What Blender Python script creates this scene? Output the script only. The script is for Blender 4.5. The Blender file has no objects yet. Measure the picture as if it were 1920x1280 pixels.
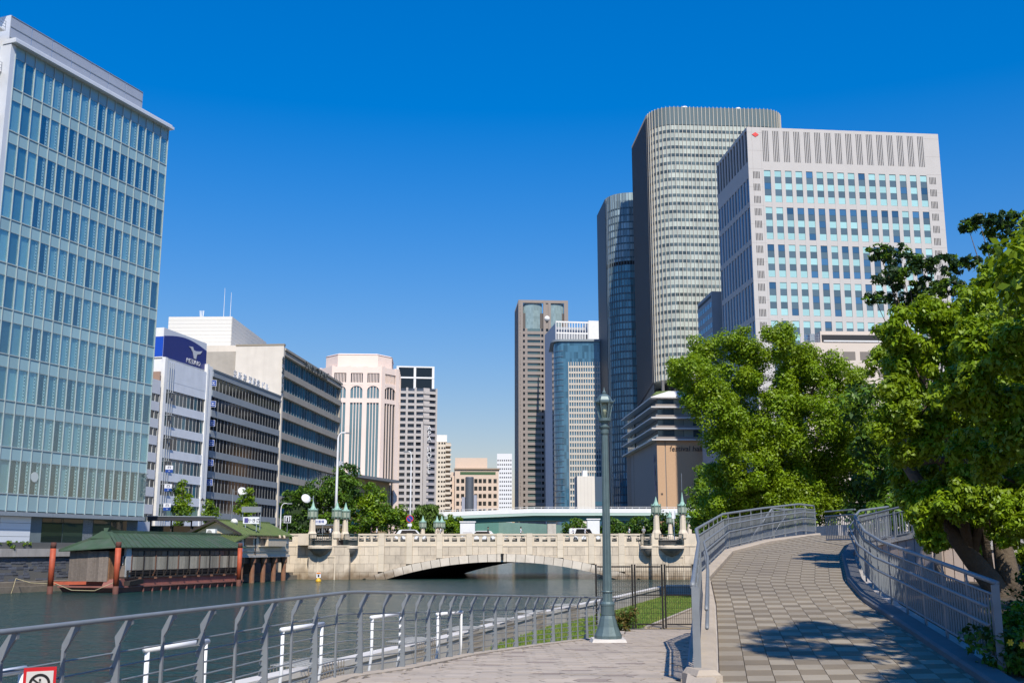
import bpy, math, random
import numpy as np
from mathutils import Vector, Matrix
R = math.radians
random.seed(7)
scene = bpy.context.scene
C = scene.collection
# ------------------------------------------------------------------ camera, sky, sun
EYE = 3.9                       # eye height above the river
PITCH = math.atan(0.195)
FPX = 2000.0
cam_d = bpy.data.cameras.new('camera')
cam = bpy.data.objects.new('camera', cam_d)
C.objects.link(cam)
cam.location = (0, 0, EYE)
cam.rotation_euler = (R(90) + PITCH, 0, 0)
cam_d.sensor_width = 36.0
cam_d.lens = 36.0 * FPX / 1920.0
cam_d.clip_start = 0.1
cam_d.clip_end = 6000
scene.camera = cam
SUN_AZ, SUN_EL = 11.0, 48.0     # sun behind the camera, to the right
world = bpy.data.worlds.new('World')
scene.world = world
world.use_nodes = True
wn = world.node_tree
wn.nodes.clear()
sky = wn.nodes.new('ShaderNodeTexSky')
sky.sky_type = 'NISHITA'
sky.sun_disc = False
sky.sun_elevation = R(SUN_EL)
sky.sun_rotation = R(180 - SUN_AZ)
sky.altitude = 0
sky.air_density = 2.27
sky.dust_density = 0.0
sky.ozone_density = 10.0
hs = wn.nodes.new('ShaderNodeHueSaturation')
hs.inputs['Saturation'].default_value = 1.38
hs.inputs['Value'].default_value = 1.0
bg = wn.nodes.new('ShaderNodeBackground')
bg.inputs['Strength'].default_value = 0.13
wo = wn.nodes.new('ShaderNodeOutputWorld')
tint = wn.nodes.new('ShaderNodeMix'); tint.data_type = 'RGBA'; tint.blend_type = 'MULTIPLY'; tint.inputs[0].default_value = 1
tint.inputs[7].default_value = (0.82, 0.84, 1.19, 1)
gam = wn.nodes.new('ShaderNodeGamma'); gam.inputs[1].default_value = 0.88
wn.links.new(sky.outputs[0], tint.inputs[6])
wn.links.new(tint.outputs[2], gam.inputs[0])
wn.links.new(gam.outputs[0], hs.inputs['Color'])
wn.links.new(hs.outputs[0], bg.inputs['Color'])
wn.links.new(bg.outputs[0], wo.inputs['Surface'])
sd = bpy.data.lights.new('sun', 'SUN')
sd.energy = 5.0
sd.angle = R(0.53)
sd.color = (1.0, 0.93, 0.82)
sun = bpy.data.objects.new('sun', sd)
C.objects.link(sun)
_to = Vector((math.sin(R(SUN_AZ)) * math.cos(R(SUN_EL)), -math.cos(R(SUN_AZ)) * math.cos(R(SUN_EL)), math.sin(R(SUN_EL))))
sun.rotation_euler = _to.to_track_quat('Z', 'Y').to_euler()
sun.location = (60, -120, 160)
vs = scene.view_settings
vs.view_transform = 'Standard'
vs.look = 'None'
vs.exposure = 0.1
vs.gamma = 1.0
vs.use_curve_mapping = False
# ------------------------------------------------------------------ survey helpers
cT, sT = math.cos(PITCH), math.sin(PITCH)
def at(px, py, D):
    """point at depth D on the sight line through a photo pixel"""
    xc, yc = (px - 960) / FPX, (640 - py) / FPX
    s = D / (cT - yc * sT)
    return Vector((xc * s, D, EYE + (sT + yc * cT) * s))
def gnd(px, py, z=0.0):
    xc, yc = (px - 960) / FPX, (640 - py) / FPX
    s = (z - EYE) / (sT + yc * cT)
    return Vector((xc * s, (cT - yc * sT) * s, z))
def run(c, a, px, py):
    """length from c along bearing a (radians from +X) until it meets the sight line"""
    xc, yc = (px - 960) / FPX, (640 - py) / FPX
    k = xc / (cT - yc * sT)
    return (k * c[1] - c[0]) / (math.cos(a) - k * math.sin(a))
def lerp(a, b, t): return a + (b - a) * t
# ------------------------------------------------------------------ materials
MATS = {}
def _nodes(name):
    m = bpy.data.materials.new(name)
    m.use_nodes = True
    nt = m.node_tree
    return m, nt, nt.nodes['Principled BSDF'], nt.nodes['Material Output']
def mat(name, col, rough=0.7, metal=0.0, nscale=0.0, namt=0.15, rand=0.0, bump=0.0, bscale=20.0, spec=0.5, stain=0.0, sscale=0.4, streak=0.0, stcol=(0.05, 0.045, 0.04)):
    """procedural surface: base colour with noise, per-object variation, vertical streaks, bump"""
    if name in MATS: return MATS[name]
    m, nt, b, out = _nodes(name)
    N, L = nt.nodes, nt.links
    b.inputs['Roughness'].default_value = rough
    b.inputs['Metallic'].default_value = metal
    b.inputs['Specular IOR Level'].default_value = spec
    rgb = N.new('ShaderNodeRGB'); rgb.outputs[0].default_value = (*col, 1)
    cur = rgb.outputs[0]
    geo = N.new('ShaderNodeNewGeometry')
    def mulv(cur, fac_socket, lo, hi):
        mr = N.new('ShaderNodeMapRange')
        mr.inputs['To Min'].default_value = lo; mr.inputs['To Max'].default_value = hi
        L.new(fac_socket, mr.inputs['Value'])
        mx = N.new('ShaderNodeMix'); mx.data_type = 'RGBA'; mx.blend_type = 'MULTIPLY'
        mx.inputs[0].default_value = 1.0
        L.new(cur, mx.inputs[6]); L.new(mr.outputs[0], mx.inputs[7])
        return mx.outputs[2]
    if nscale:
        n = N.new('ShaderNodeTexNoise'); n.inputs['Scale'].default_value = nscale
        n.inputs['Detail'].default_value = 5
        L.new(geo.outputs['Position'], n.inputs['Vector'])
        cur = mulv(cur, n.outputs[0], 1 - 2 * namt, 1 + 2 * namt)
    if rand:
        oi = N.new('ShaderNodeObjectInfo')
        cur = mulv(cur, oi.outputs['Random'], 1 - rand, 1 + rand)
    if stain:
        n2 = N.new('ShaderNodeTexNoise'); n2.inputs['Scale'].default_value = sscale
        n2.inputs['Detail'].default_value = 8; n2.inputs['Roughness'].default_value = 0.65
        mp = N.new('ShaderNodeMapping'); mp.inputs['Scale'].default_value = (1, 1, 1 - streak)
        L.new(geo.outputs['Position'], mp.inputs['Vector']); L.new(mp.outputs[0], n2.inputs['Vector'])
        mr = N.new('ShaderNodeMapRange'); mr.inputs['From Min'].default_value = 0.48; mr.inputs['From Max'].default_value = 0.72
        mr.inputs['To Max'].default_value = stain
        L.new(n2.outputs[0], mr.inputs['Value'])
        mx = N.new('ShaderNodeMix'); mx.data_type = 'RGBA'
        L.new(mr.outputs[0], mx.inputs[0]); L.new(cur, mx.inputs[6]); mx.inputs[7].default_value = (*stcol, 1)
        cur = mx.outputs[2]
    L.new(cur, b.inputs['Base Color'])
    if bump:
        n3 = N.new('ShaderNodeTexNoise'); n3.inputs['Scale'].default_value = bscale; n3.inputs['Detail'].default_value = 6
        L.new(geo.outputs['Position'], n3.inputs['Vector'])
        bp = N.new('ShaderNodeBump'); bp.inputs['Strength'].default_value = bump; bp.inputs['Distance'].default_value = 0.05
        L.new(n3.outputs[0], bp.inputs['Height']); L.new(bp.outputs[0], b.inputs['Normal'])
    MATS[name] = m
    return m
def glass(name, col, rough=0.06, ior=1.8, rand=0.3, wob=0.02, cell=None):
    """coated facade glass: dark tinted body with a mirror-like sky reflection"""
    if name in MATS: return MATS[name]
    m, nt, b, out = _nodes(name)
    N, L = nt.nodes, nt.links
    b.inputs['Roughness'].default_value = rough
    b.inputs['IOR'].default_value = ior
    rgb = N.new('ShaderNodeRGB'); rgb.outputs[0].default_value = (*col, 1)
    cur = rgb.outputs[0]
    oi = N.new('ShaderNodeObjectInfo')
    src = oi.outputs['Random']
    if cell:                        # one random value per bay and storey of the object's own grid
        tc = N.new('ShaderNodeTexCoord')
        mp = N.new('ShaderNodeMapping'); mp.inputs['Scale'].default_value = (1 / cell[0], 1 / cell[0], 1 / cell[1])
        L.new(tc.outputs['Object'], mp.inputs['Vector'])
        fl = N.new('ShaderNodeVectorMath'); fl.operation = 'FLOOR'
        L.new(mp.outputs[0], fl.inputs[0])
        w = N.new('ShaderNodeTexWhiteNoise'); L.new(fl.outputs[0], w.inputs['Vector'])
        src = w.outputs['Value']
    mr = N.new('ShaderNodeMapRange'); mr.inputs['To Min'].default_value = 1 - rand; mr.inputs['To Max'].default_value = 1 + rand
    L.new(src, mr.inputs['Value'])
    mx = N.new('ShaderNodeMix'); mx.data_type = 'RGBA'; mx.blend_type = 'MULTIPLY'; mx.inputs[0].default_value = 1
    L.new(cur, mx.inputs[6]); L.new(mr.outputs[0], mx.inputs[7])
    L.new(mx.outputs[2], b.inputs['Base Color'])
    if wob:
        geo = N.new('ShaderNodeNewGeometry')
        n3 = N.new('ShaderNodeTexNoise'); n3.inputs['Scale'].default_value = 0.35; n3.inputs['Detail'].default_value = 1
        L.new(geo.outputs['Position'], n3.inputs['Vector'])
        bp = N.new('ShaderNodeBump'); bp.inputs['Strength'].default_value = wob * 5; bp.inputs['Distance'].default_value = 0.1
        L.new(n3.outputs[0], bp.inputs['Height']); L.new(bp.outputs[0], b.inputs['Normal'])
    MATS[name] = m
    return m
def clear_glass(name, tint=(0.75, 0.9, 0.9), refl=0.12):
    if name in MATS: return MATS[name]
    m, nt, b, out = _nodes(name)
    N, L = nt.nodes, nt.links
    tr = N.new('ShaderNodeBsdfTransparent'); tr.inputs[0].default_value = (*tint, 1)
    gl = N.new('ShaderNodeBsdfGlossy'); gl.inputs['Roughness'].default_value = 0.03
    gl.inputs[0].default_value = (0.9, 0.97, 1, 1)
    fr = N.new('ShaderNodeLayerWeight'); fr.inputs[0].default_value = 0.5
    pw = N.new('ShaderNodeMath'); pw.operation = 'POWER'; pw.inputs[1].default_value = 4.0
    L.new(fr.outputs['Facing'], pw.inputs[0])
    ad = N.new('ShaderNodeMath'); ad.operation = 'ADD'; ad.inputs[1].default_value = refl; ad.use_clamp = True
    L.new(pw.outputs[0], ad.inputs[0])
    mx = N.new('ShaderNodeMixShader')
    L.new(ad.outputs[0], mx.inputs[0]); L.new(tr.outputs[0], mx.inputs[1]); L.new(gl.outputs[0], mx.inputs[2])
    L.new(mx.outputs[0], out.inputs['Surface'])
    MATS[name] = m
    return m
# ------------------------------------------------------------------ mesh helpers
class MB:
    def __init__(s): s.v = []; s.f = []; s.m = []
    def add(s, vs, fs, m=0):
        o = len(s.v); s.v += [tuple(p) for p in vs]
        for f in fs: s.f.append(tuple(i + o for i in f)); s.m.append(m)
        return s
    def box(s, x0, x1, y0, y1, z0, z1, m=0):
        return s.add([(x0, y0, z0), (x1, y0, z0), (x1, y1, z0), (x0, y1, z0), (x0, y0, z1), (x1, y0, z1), (x1, y1, z1), (x0, y1, z1)],
                     [(0, 3, 2, 1), (4, 5, 6, 7), (0, 1, 5, 4), (1, 2, 6, 5), (2, 3, 7, 6), (3, 0, 4, 7)], m)
    def hexa(s, b, t, m=0):
        """eight-corner solid from a bottom ring and a top ring of equal length"""
        n = len(b)
        fs = [tuple(reversed(range(n))), tuple(range(n, 2 * n))]
        fs += [(i, (i + 1) % n, n + (i + 1) % n, n + i) for i in range(n)]
        return s.add(list(b) + list(t), fs, m)
    def prism(s, pts, z0, z1, m=0):
        return s.hexa([(p[0], p[1], z0) for p in pts], [(p[0], p[1], z1) for p in pts], m)
    def prism_y(s, pts, y0, y1, m=0):
        """outline in x,z (counter-clockwise seen from -y) extruded from y0 to y1"""
        n = len(pts)
        vs = [(p[0], y0, p[1]) for p in pts] + [(p[0], y1, p[1]) for p in pts]
        fs = [tuple(range(n)), tuple(reversed(range(n, 2 * n)))]
        fs += [(i, n + i, n + (i + 1) % n, (i + 1) % n) for i in range(n)]
        return s.add(vs, fs, m)
    def tube(s, pts, r, n=8, m=0, caps=True):
        pts = [Vector(p) for p in pts]
        rs = r if isinstance(r, (list, tuple)) else [r] * len(pts)
        vs, fs = [], []
        up0 = None
        for i, p in enumerate(pts):
            d = (pts[min(i + 1, len(pts) - 1)] - pts[max(i - 1, 0)])
            d = d.normalized() if d.length > 1e-9 else Vector((0, 0, 1))
            if up0 is None:
                up0 = Vector((0, 0, 1)) if abs(d.z) < 0.9 else Vector((1, 0, 0))
            u = d.cross(up0)
            if u.length < 1e-6: u = d.cross(Vector((0.3, 1, 0.2)))
            u.normalize(); w = u.cross(d).normalized()
            up0 = w
            for k in range(n):
                t = 2 * math.pi * k / n
                vs.append(p + (u * math.cos(t) + w * math.sin(t)) * rs[i])
        for i in range(len(pts) - 1):
            for k in range(n):
                k2 = (k + 1) % n
                fs.append((i * n + k, i * n + k2, (i + 1) * n + k2, (i + 1) * n + k))
        if caps:
            fs.append(tuple(reversed(range(n)))); fs.append(tuple(range((len(pts) - 1) * n, len(pts) * n)))
        return s.add(vs, fs, m)
    def lathe(s, prof, n=16, c=(0, 0, 0), m=0, flute=0.0, ang0=0.0):
        vs, fs = [], []
        for r, z in prof:
            for k in range(n):
                rr = r * (1 - flute * (k % 2))
                t = 2 * math.pi * k / n + ang0
                vs.append((c[0] + rr * math.cos(t), c[1] + rr * math.sin(t), c[2] + z))
        for i in range(len(prof) - 1):
            for k in range(n):
                k2 = (k + 1) % n
                fs.append((i * n + k, i * n + k2, (i + 1) * n + k2, (i + 1) * n + k))
        fs.append(tuple(reversed(range(n)))); fs.append(tuple(range((len(prof) - 1) * n, len(prof) * n)))
        return s.add(vs, fs, m)
    def bar(s, a, b, w, h, m=0):
        """rectangular bar between two points"""
        a, b = Vector(a), Vector(b); d = (b - a).normalized()
        up = Vector((0, 0, 1)) if abs(d.z) < 0.95 else Vector((0, 1, 0))
        u = d.cross(up).normalized() * (w / 2); v = u.cross(d).normalized() * (h / 2)
        return s.hexa([a - u - v, a + u - v, a + u + v, a - u + v], [b - u - v, b + u - v, b + u + v, b - u + v], m)
    def mesh(s, name, mats, smooth=False):
        me = bpy.data.meshes.new(name)
        me.from_pydata(s.v, [], s.f)
        if not isinstance(mats, (list, tuple)): mats = [mats]
        for q in mats: me.materials.append(q)
        if len(mats) > 1: me.polygons.foreach_set('material_index', s.m)
        if smooth: me.polygons.foreach_set('use_smooth', [True] * len(me.polygons))
        me.update()
        return me
    def build(s, name, mats, parent=None, smooth=False, kind=None, label=None, cat=None, group=None):
        o = link(name, s.mesh(name, mats, smooth), parent)
        props(o, label, cat, group, kind)
        return o
def props(o, label=None, cat=None, group=None, kind=None):
    if label: o['label'] = label
    if cat: o['category'] = cat
    if group: o['group'] = group
    if kind: o['kind'] = kind
    return o
def link(name, data, parent=None, loc=None, rot=None, scale=None):
    o = bpy.data.objects.new(name, data)
    C.objects.link(o)
    if parent: o.parent = parent
    if loc is not None: o.location = loc
    if rot is not None: o.rotation_euler = rot
    if scale is not None: o.scale = scale
    return o
def thing(name, label, cat, loc=(0, 0, 0), rz=0.0, group=None):
    o = link(name, None, None, loc, (0, 0, rz))
    o.empty_display_size = 0.5
    return props(o, label, cat, group)
_UB = {}
def ubox(m):
    if m.name not in _UB: _UB[m.name] = MB().box(0, 1, 0, 1, 0, 1).mesh('block_' + m.name, m)
    return _UB[m.name]
def pb(name, m, parent, x0, x1, y0, y1, z0, z1, rot=None):
    """a box-shaped part that shares one mesh with its alikes"""
    return link(name, ubox(m), parent, (x0, y0, z0), rot, (x1 - x0, y1 - y0, z1 - z0))
def copy_tree(o, parent=None):
    c = o.copy(); C.objects.link(c)
    c.parent = parent
    for ch in o.children: copy_tree(ch, c)
    return c
def text_mesh(s, size, depth, m, cell_w=None, slant=0.0, align='CENTER'):
    cu = bpy.data.curves.new('lettering', 'FONT')
    cu.body = s; cu.size = size; cu.extrude = depth; cu.align_x = align; cu.shear = slant
    cu.resolution_u = 2
    ob = bpy.data.objects.new('lettering', cu); C.objects.link(ob)
    dg = bpy.context.evaluated_depsgraph_get(); dg.update()
    me = bpy.data.meshes.new_from_object(ob.evaluated_get(dg))
    bpy.data.objects.remove(ob); bpy.data.curves.remove(cu)
    me.transform(Matrix.Rotation(R(90), 4, 'X'))
    me.materials.clear(); me.materials.append(m)
    return me
# shared materials
M_white = mat('white_paint', (0.78, 0.78, 0.76), 0.5, nscale=0.8, namt=0.05)
M_whitewall = mat('white_wall_tile', (0.74, 0.75, 0.76), 0.6, nscale=0.5, namt=0.05, stain=0.12, streak=0.8, stcol=(0.4, 0.4, 0.4))
M_conc = mat('pale_concrete', (0.52, 0.48, 0.42), 0.85, nscale=1.2, namt=0.1, stain=0.45, sscale=0.8, streak=0.7, stcol=(0.25, 0.22, 0.18), bump=0.2)
M_galv = mat('galvanised_steel', (0.215, 0.232, 0.245), 0.5, 0.15, nscale=6, namt=0.1, bump=0.05)
M_galv2 = mat('grey_painted_steel', (0.26, 0.30, 0.33), 0.5, 0.15, nscale=5, namt=0.12)
M_dark = mat('dark_void', (0.012, 0.013, 0.015), 0.6)
M_black = mat('black_metal', (0.02, 0.017, 0.015), 0.45, 0.2)
# ================================================================== ground, water, promenade, ramp
STREET = 4.6
def struct(name, mb, m, parent=None, smooth=False):
    return mb.build(name, m, parent, smooth, kind='structure')
# river ------------------------------------------------------------
def water_material():
    m, nt, b, out = _nodes('river_water')
    N, L = nt.nodes, nt.links
    b.inputs['Base Color'].default_value = (0.010, 0.046, 0.040, 1)
    b.inputs['Roughness'].default_value = 0.12
    b.inputs['IOR'].default_value = 1.33
    geo = N.new('ShaderNodeNewGeometry')
    prev = None
    for sc, st, dist, stretch in ((0.55, 1.0, 0.9, 0.5), (2.2, 1.0, 0.42, 0.6), (7.0, 1.0, 0.11, 0.8)):
        mp = N.new('ShaderNodeMapping'); mp.inputs['Scale'].default_value = (sc * stretch, sc, sc)
        mp.inputs['Rotation'].default_value = (0, 0, 0.25)
        L.new(geo.outputs['Position'], mp.inputs['Vector'])
        n = N.new('ShaderNodeTexNoise'); n.inputs['Scale'].default_value = 1.0; n.inputs['Detail'].default_value = 3
        n.inputs['Distortion'].default_value = 0.6
        L.new(mp.outputs[0], n.inputs['Vector'])
        bp = N.new('ShaderNodeBump'); bp.inputs['Strength'].default_value = st; bp.inputs['Distance'].default_value = dist
        L.new(n.outputs[0], bp.inputs['Height'])
        if prev: L.new(prev, bp.inputs['Normal'])
        prev = bp.outputs[0]
    L.new(prev, b.inputs['Normal'])
    return m
M_water = water_material()
struct('river', MB().add([(-400, -60, 0), (400, -60, 0), (400, 2500, 0), (-400, 2500, 0)], [(0, 1, 2, 3)]), M_water)
M_asph = mat('asphalt', (0.05, 0.05, 0.052), 0.9, nscale=3, namt=0.2, bump=0.3)
M_street = mat('street_paving', (0.20, 0.19, 0.18), 0.9, nscale=2, namt=0.15)
M_ground = mat('city_ground', (0.13, 0.13, 0.12), 0.95, nscale=0.2, namt=0.2)
M_riverbed = mat('bank_concrete', (0.3, 0.28, 0.25), 0.9, nscale=0.8, namt=0.15, stain=0.5, streak=0.6)
BANK_L = [(-75, -60), (-61, 55), (-48.6, 99.5), (-40.5, 122), (-33, 146.6), (-24, 190), (-24, 300), (-22, 560), (-10, 900), (0, 1400)]
pl = BANK_L + [(-1500, 1400), (-1500, -60)]
struct('left_bank_ground', MB().prism(list(reversed(pl))[::-1], -2, STREET), M_ground)
BANK_R = [(9.8, 68), (24.5, 69.5), (27.5, 146.6), (29, 190), (36, 300), (50, 560), (62, 900), (70, 1400)]
struct('right_bank_ground', MB().prism([(13.3, 42), (1500, 42), (1500, 1400)] + list(reversed(BANK_R))[:-1] + [(13.0, 69.2)], -2, STREET), M_ground)
# far land that closes the view up the river
struct('far_ground', MB().prism([(-1500, 1400.2), (1500, 1400.2), (1500, 3500), (-1500, 3500)], -2, STREET), M_ground)
# riverside promenade -----------------------------------------------
def prom_z(D):
    if D < 14.2: return EYE - 1.59
    return EYE - 1.59 - 0.0473 * (min(D, 39.2) - 14.2)
RAIL = [(-4.6, 1.4), (-3.41, 7.73), (-2.2, 14.12), (-1.64, 15.86), (-0.87, 20.02), (0.56, 24.8), (1.62, 27.97), (2.12, 29.22), (3.15, 33.0), (3.8, 38.9)]
def rail_x(D):
    for (x0, y0), (x1, y1) in zip(RAIL, RAIL[1:]):
        if D <= y1: return lerp(x0, x1, (D - y0) / (y1 - y0))
    return RAIL[-1][0]
RAMP_S = [((2.28, 12.3), (5.72, 12.6)), ((2.46, 13.18), (5.83, 13.4)), ((3.10, 16.6), (6.25, 16.44)), ((3.77, 20.25), (6.80, 20.4)),
          ((4.39, 24.1), (7.48, 23.47)), ((6.34, 31.02), (9.3, 29.8)), ((8.34, 34.85), (10.6, 33.4)), ((11.44, 40.07), (12.9, 36.9))]
def ramp_z(D): return EYE - 1.57 + 0.08 * (min(D, 38.6) - 12.7)
def edge_x(side, D):
    pts = [s[side] for s in RAMP_S]
    for (x0, y0), (x1, y1) in zip(pts, pts[1:]):
        if D <= y1: return lerp(x0, x1, (D - y0) / (y1 - y0))
    return pts[-1][0]
M_joint = mat('paving_joint', (0.10, 0.09, 0.075), 0.95)
M_paver = mat('pinkish_grey_paver', (0.45, 0.375, 0.295), 0.85, nscale=1.5, namt=0.07, rand=0.10, bump=0.25, bscale=90, stain=0.4, sscale=.6, stcol=(0.22, 0.19, 0.16))
M_paver_dk = mat('brownish_paver', (0.27, 0.215, 0.175), 0.85, nscale=1.5, namt=0.08, rand=0.1, bump=0.25, bscale=90)
# slab under the pavers
bed = MB()
Ds = [-8, 1.4, 6, 10, 12, 14.2, 17, 20, 24.8, 28, 31, 34, 37, 39.2]
top = []
for i in range(len(Ds) - 1):
    a, b = Ds[i], Ds[i + 1]
    xa, xb = rail_x(max(a, 1.4)) - 0.02, rail_x(max(b, 1.4)) - 0.02
    ra = edge_x(0, a) - 0.3 if a > 12.3 else 14
    rb = edge_x(0, b) - 0.3 if b > 12.3 else (14 if a < 12 else 2.3)
    za, zb = prom_z(a) - 0.05, prom_z(b) - 0.05
    bed.hexa([(xa, a, 0.2), (ra, a, 0.2), (rb, b, 0.2), (xb, b, 0.2)], [(xa, a, za), (ra, a, za), (rb, b, zb), (xb, b, zb)])
promenade = struct('promenade', bed, M_joint)
# interlocking pavers with slanting ends
PW, PD, GAP = 0.42, 0.34, 0.018
pav = []
row = 0
y = 11.6
while y < 38.9:
    off = (row % 2) * PW * 0.5
    xl, xr = rail_x(y + PD / 2) + 0.22, (edge_x(0, y + PD / 2) - 0.42 if y > 12.25 else 8.5)
    x = math.floor((xl - 1) / PW) * PW + off
    while x < xr:
        a, b = max(x, xl), min(x + PW, xr)
        if b - a > 0.06:
            k = 0.085 if (row % 2) else -0.085
            z0, z1 = prom_z(y), prom_z(y + PD)
            j = random.uniform(-0.004, 0.003)
            g = GAP / 2
            q = [(a + g, y + g), (b - g, y + g), (b - g + k * 0, y + PD - g), (a + g + k * 0, y + PD - g)]
            if x > xl and x + PW < xr:
                q = [(a + g, y + g), (b - g, y + g), (b - g + k, y + PD / 2), (b - g, y + PD - g), (a + g, y + PD - g), (a + g + k, y + PD / 2)]
            pav.append((y, q, z0 + j, j))
        x += PW
    y += PD
    row += 1
def paver_mesh(mb, q, j, m=0):
    mb.hexa([(p[0], p[1], prom_z(p[1]) - 0.06) for p in q], [(p[0], p[1], prom_z(p[1]) + j) for p in q], m)
vis = [p for p in pav if p[0] > 12.6]
near = [p for p in pav if p[0] <= 12.6]
rest = MB()
for n_, (yy, q, zz, j) in enumerate(vis):
    dk = random.random() < 0.07
    if n_ < 290:
        mb = MB(); paver_mesh(mb, q, j)
        mb.build('paver', M_paver_dk if dk else M_paver, promenade)
    else:
        paver_mesh(rest, q, j, 1 if dk else 0)
for (yy, q, zz, j) in near: paver_mesh(rest, q, j, 0)
rest.build('paver_field', [M_paver, M_paver_dk], promenade, kind='stuff')
# kerb strip under the railing
kb = MB()
for (x0, y0), (x1, y1) in zip(RAIL, RAIL[1:]):
    z0, z1 = prom_z(y0) + 0.015, prom_z(y1) + 0.015
    kb.hexa([(x0 - 0.1, y0, 0.3), (x0 + 0.2, y0, 0.3), (x1 + 0.2, y1, 0.3), (x1 - 0.1, y1, 0.3)],
            [(x0 - 0.1, y0, z0), (x0 + 0.2, y0, z0), (x1 + 0.2, y1, z1), (x1 - 0.1, y1, z1)])
M_kerb = mat('kerb_stone', (0.44, 0.37, 0.29), 0.9, nscale=4, namt=0.12, bump=0.3, stain=0.3, sscale=2)
kb.build('promenade_kerb', M_kerb, promenade)
# ramp ---------------------------------------------------------------
M_tile_l = mat('light_ramp_tile', (0.30, 0.255, 0.19), 0.85, nscale=2, namt=0.08, rand=0.12, bump=0.25, bscale=80, stain=0.5, sscale=.55, stcol=(0.17, 0.14, 0.11))
M_tile_d = mat('brown_ramp_tile', (0.20, 0.16, 0.108), 0.85, nscale=2, namt=0.08, rand=0.14, bump=0.25, bscale=80, stain=0.4, sscale=.55, stcol=(0.11, 0.09, 0.07))
M_rampwall = mat('ramp_wall_concrete', (0.42, 0.39, 0.37), 0.85, nscale=1.5, namt=0.08, stain=0.3, sscale=1.0, streak=0.6, stcol=(0.2, 0.18, 0.16), bump=0.15)
body = MB()
for (s0, s1) in zip(RAMP_S, RAMP_S[1:]):
    def ex(s, d):
        l, r = Vector((*s[0], 0)), Vector((*s[1], 0)); u = (r - l).normalized()
        return l - u * d, r + u * d
    l0, r0 = ex(s0, 0.42); l1, r1 = ex(s1, 0.42)
    T = lambda p: (p.x, p.y, ramp_z(p.y) - 0.045)
    B = lambda p: (p.x, p.y, 0.6)
    body.hexa([B(l0), B(r0), B(r1), B(l1)], [T(l0), T(r0), T(r1), T(l1)])
# landing where the ramp turns right
body.hexa([(11.1, 40.3, .6), (13.2, 36.4, .6), (30, 38, .6), (30, 44, .6)], [(11.1, 40.3, ramp_z(40) - .05), (13.2, 36.4, ramp_z(36.4) - .05), (30, 38, ramp_z(40) - .05), (30, 44, ramp_z(40) - .05)])
ramp = struct('ramp', body, M_rampwall)
NC = 10
rows = []
cum = 0
for (s0, s1) in zip(RAMP_S, RAMP_S[1:]):
    ln = ((Vector(s0[0]) + Vector(s0[1])) / 2 - (Vector(s1[0]) + Vector(s1[1])) / 2).length
    n = max(1, round(ln / 0.315))
    for i in range(n):
        rows.append((s0, s1, i / n, (i + 1) / n, cum)); cum += 1
tfield = MB()
nt_ = 0
for (s0, s1, t0, t1, ri) in rows:
    def pt(u, t):
        l = Vector((lerp(s0[0][0], s1[0][0], t), lerp(s0[0][1], s1[0][1], t)))
        r = Vector((lerp(s0[1][0], s1[1][0], t), lerp(s0[1][1], s1[1][1], t)))
        return l.lerp(r, u)
    for c in range(NC):
        e = 0.012
        q = [pt((c + e) / NC, t0 + 0.02 * (t1 - t0)), pt((c + 1 - e) / NC, t0 + 0.02 * (t1 - t0)), pt((c + 1 - e) / NC, t1 - 0.02 * (t1 - t0)), pt((c + e) / NC, t1 - 0.02 * (t1 - t0))]
        j = random.uniform(-0.003, 0.002)
        bt = [(p.x, p.y, ramp_z(p.y) - 0.055) for p in q]; tp = [(p.x, p.y, ramp_z(p.y) + j) for p in q]
        dark = (ri + c) % 2
        if nt_ < 295 and q[2].y > 13.0:
            MB().hexa(bt, tp).build('paving_tile', M_tile_d if dark else M_tile_l, ramp); nt_ += 1
        else:
            tfield.hexa(bt, tp, dark)
tfield.build('tile_field', [M_tile_l, M_tile_d], ramp, kind='stuff')
# kerbs along both edges
for side, nm in ((0, 'left'), (1, 'right')):
    kb = MB()
    for s0, s1 in zip(RAMP_S, RAMP_S[1:]):
        def off(s, d):
            l, r = Vector((*s[0], 0)), Vector((*s[1], 0)); u = (r - l).normalized()
            return (l - u * d) if side == 0 else (r + u * d)
        k0, k1 = (0.03, 0.38) if side == 0 else (-0.26, 0.04)
        a0, a1 = off(s0, k0), off(s1, k0); b0, b1 = off(s0, k1), off(s1, k1)
        zz = lambda p, h: (p.x, p.y, ramp_z(p.y) + h)
        h = 0.10
        ring0 = [zz(a0, -.05), zz(b0, -.05), zz(b0, h), zz(a0.lerp(b0, 0.12), h), zz(a0, h * .7)]
        ring1 = [zz(a1, -.05), zz(b1, -.05), zz(b1, h), zz(a1.lerp(b1, 0.12), h), zz(a1, h * .7)]
        kb.hexa(ring0, ring1)
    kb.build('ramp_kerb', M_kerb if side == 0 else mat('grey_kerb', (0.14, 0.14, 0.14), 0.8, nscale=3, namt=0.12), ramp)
# lower terrace between the promenade and the flood wall, grass beyond
M_grass = mat('lawn_soil', (0.10, 0.13, 0.03), 0.95, nscale=1.5, namt=0.3)
TERR = 1.13
M_terr = mat('terrace_soil', (0.20, 0.19, 0.13), 0.95, nscale=1.2, namt=0.25)
sw = [(-9.5, 1.5), (-4.59, 18.63), (-1.69, 28.45), (0.67, 38.18), (4.73, 51.18), (9.1, 66.62)]
tb = MB()
poly = [(p[0] + 0.1, p[1]) for p in sw] + [(13.2, 67.5), (13.2, 39.3), (3.9, 39.25)] + [(x - 0.05, y) for x, y in reversed(RAIL)]
tb.add([(p[0], p[1], TERR) for p in poly], [tuple(range(len(poly)))])
struct('lower_terrace', tb, M_terr)
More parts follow.
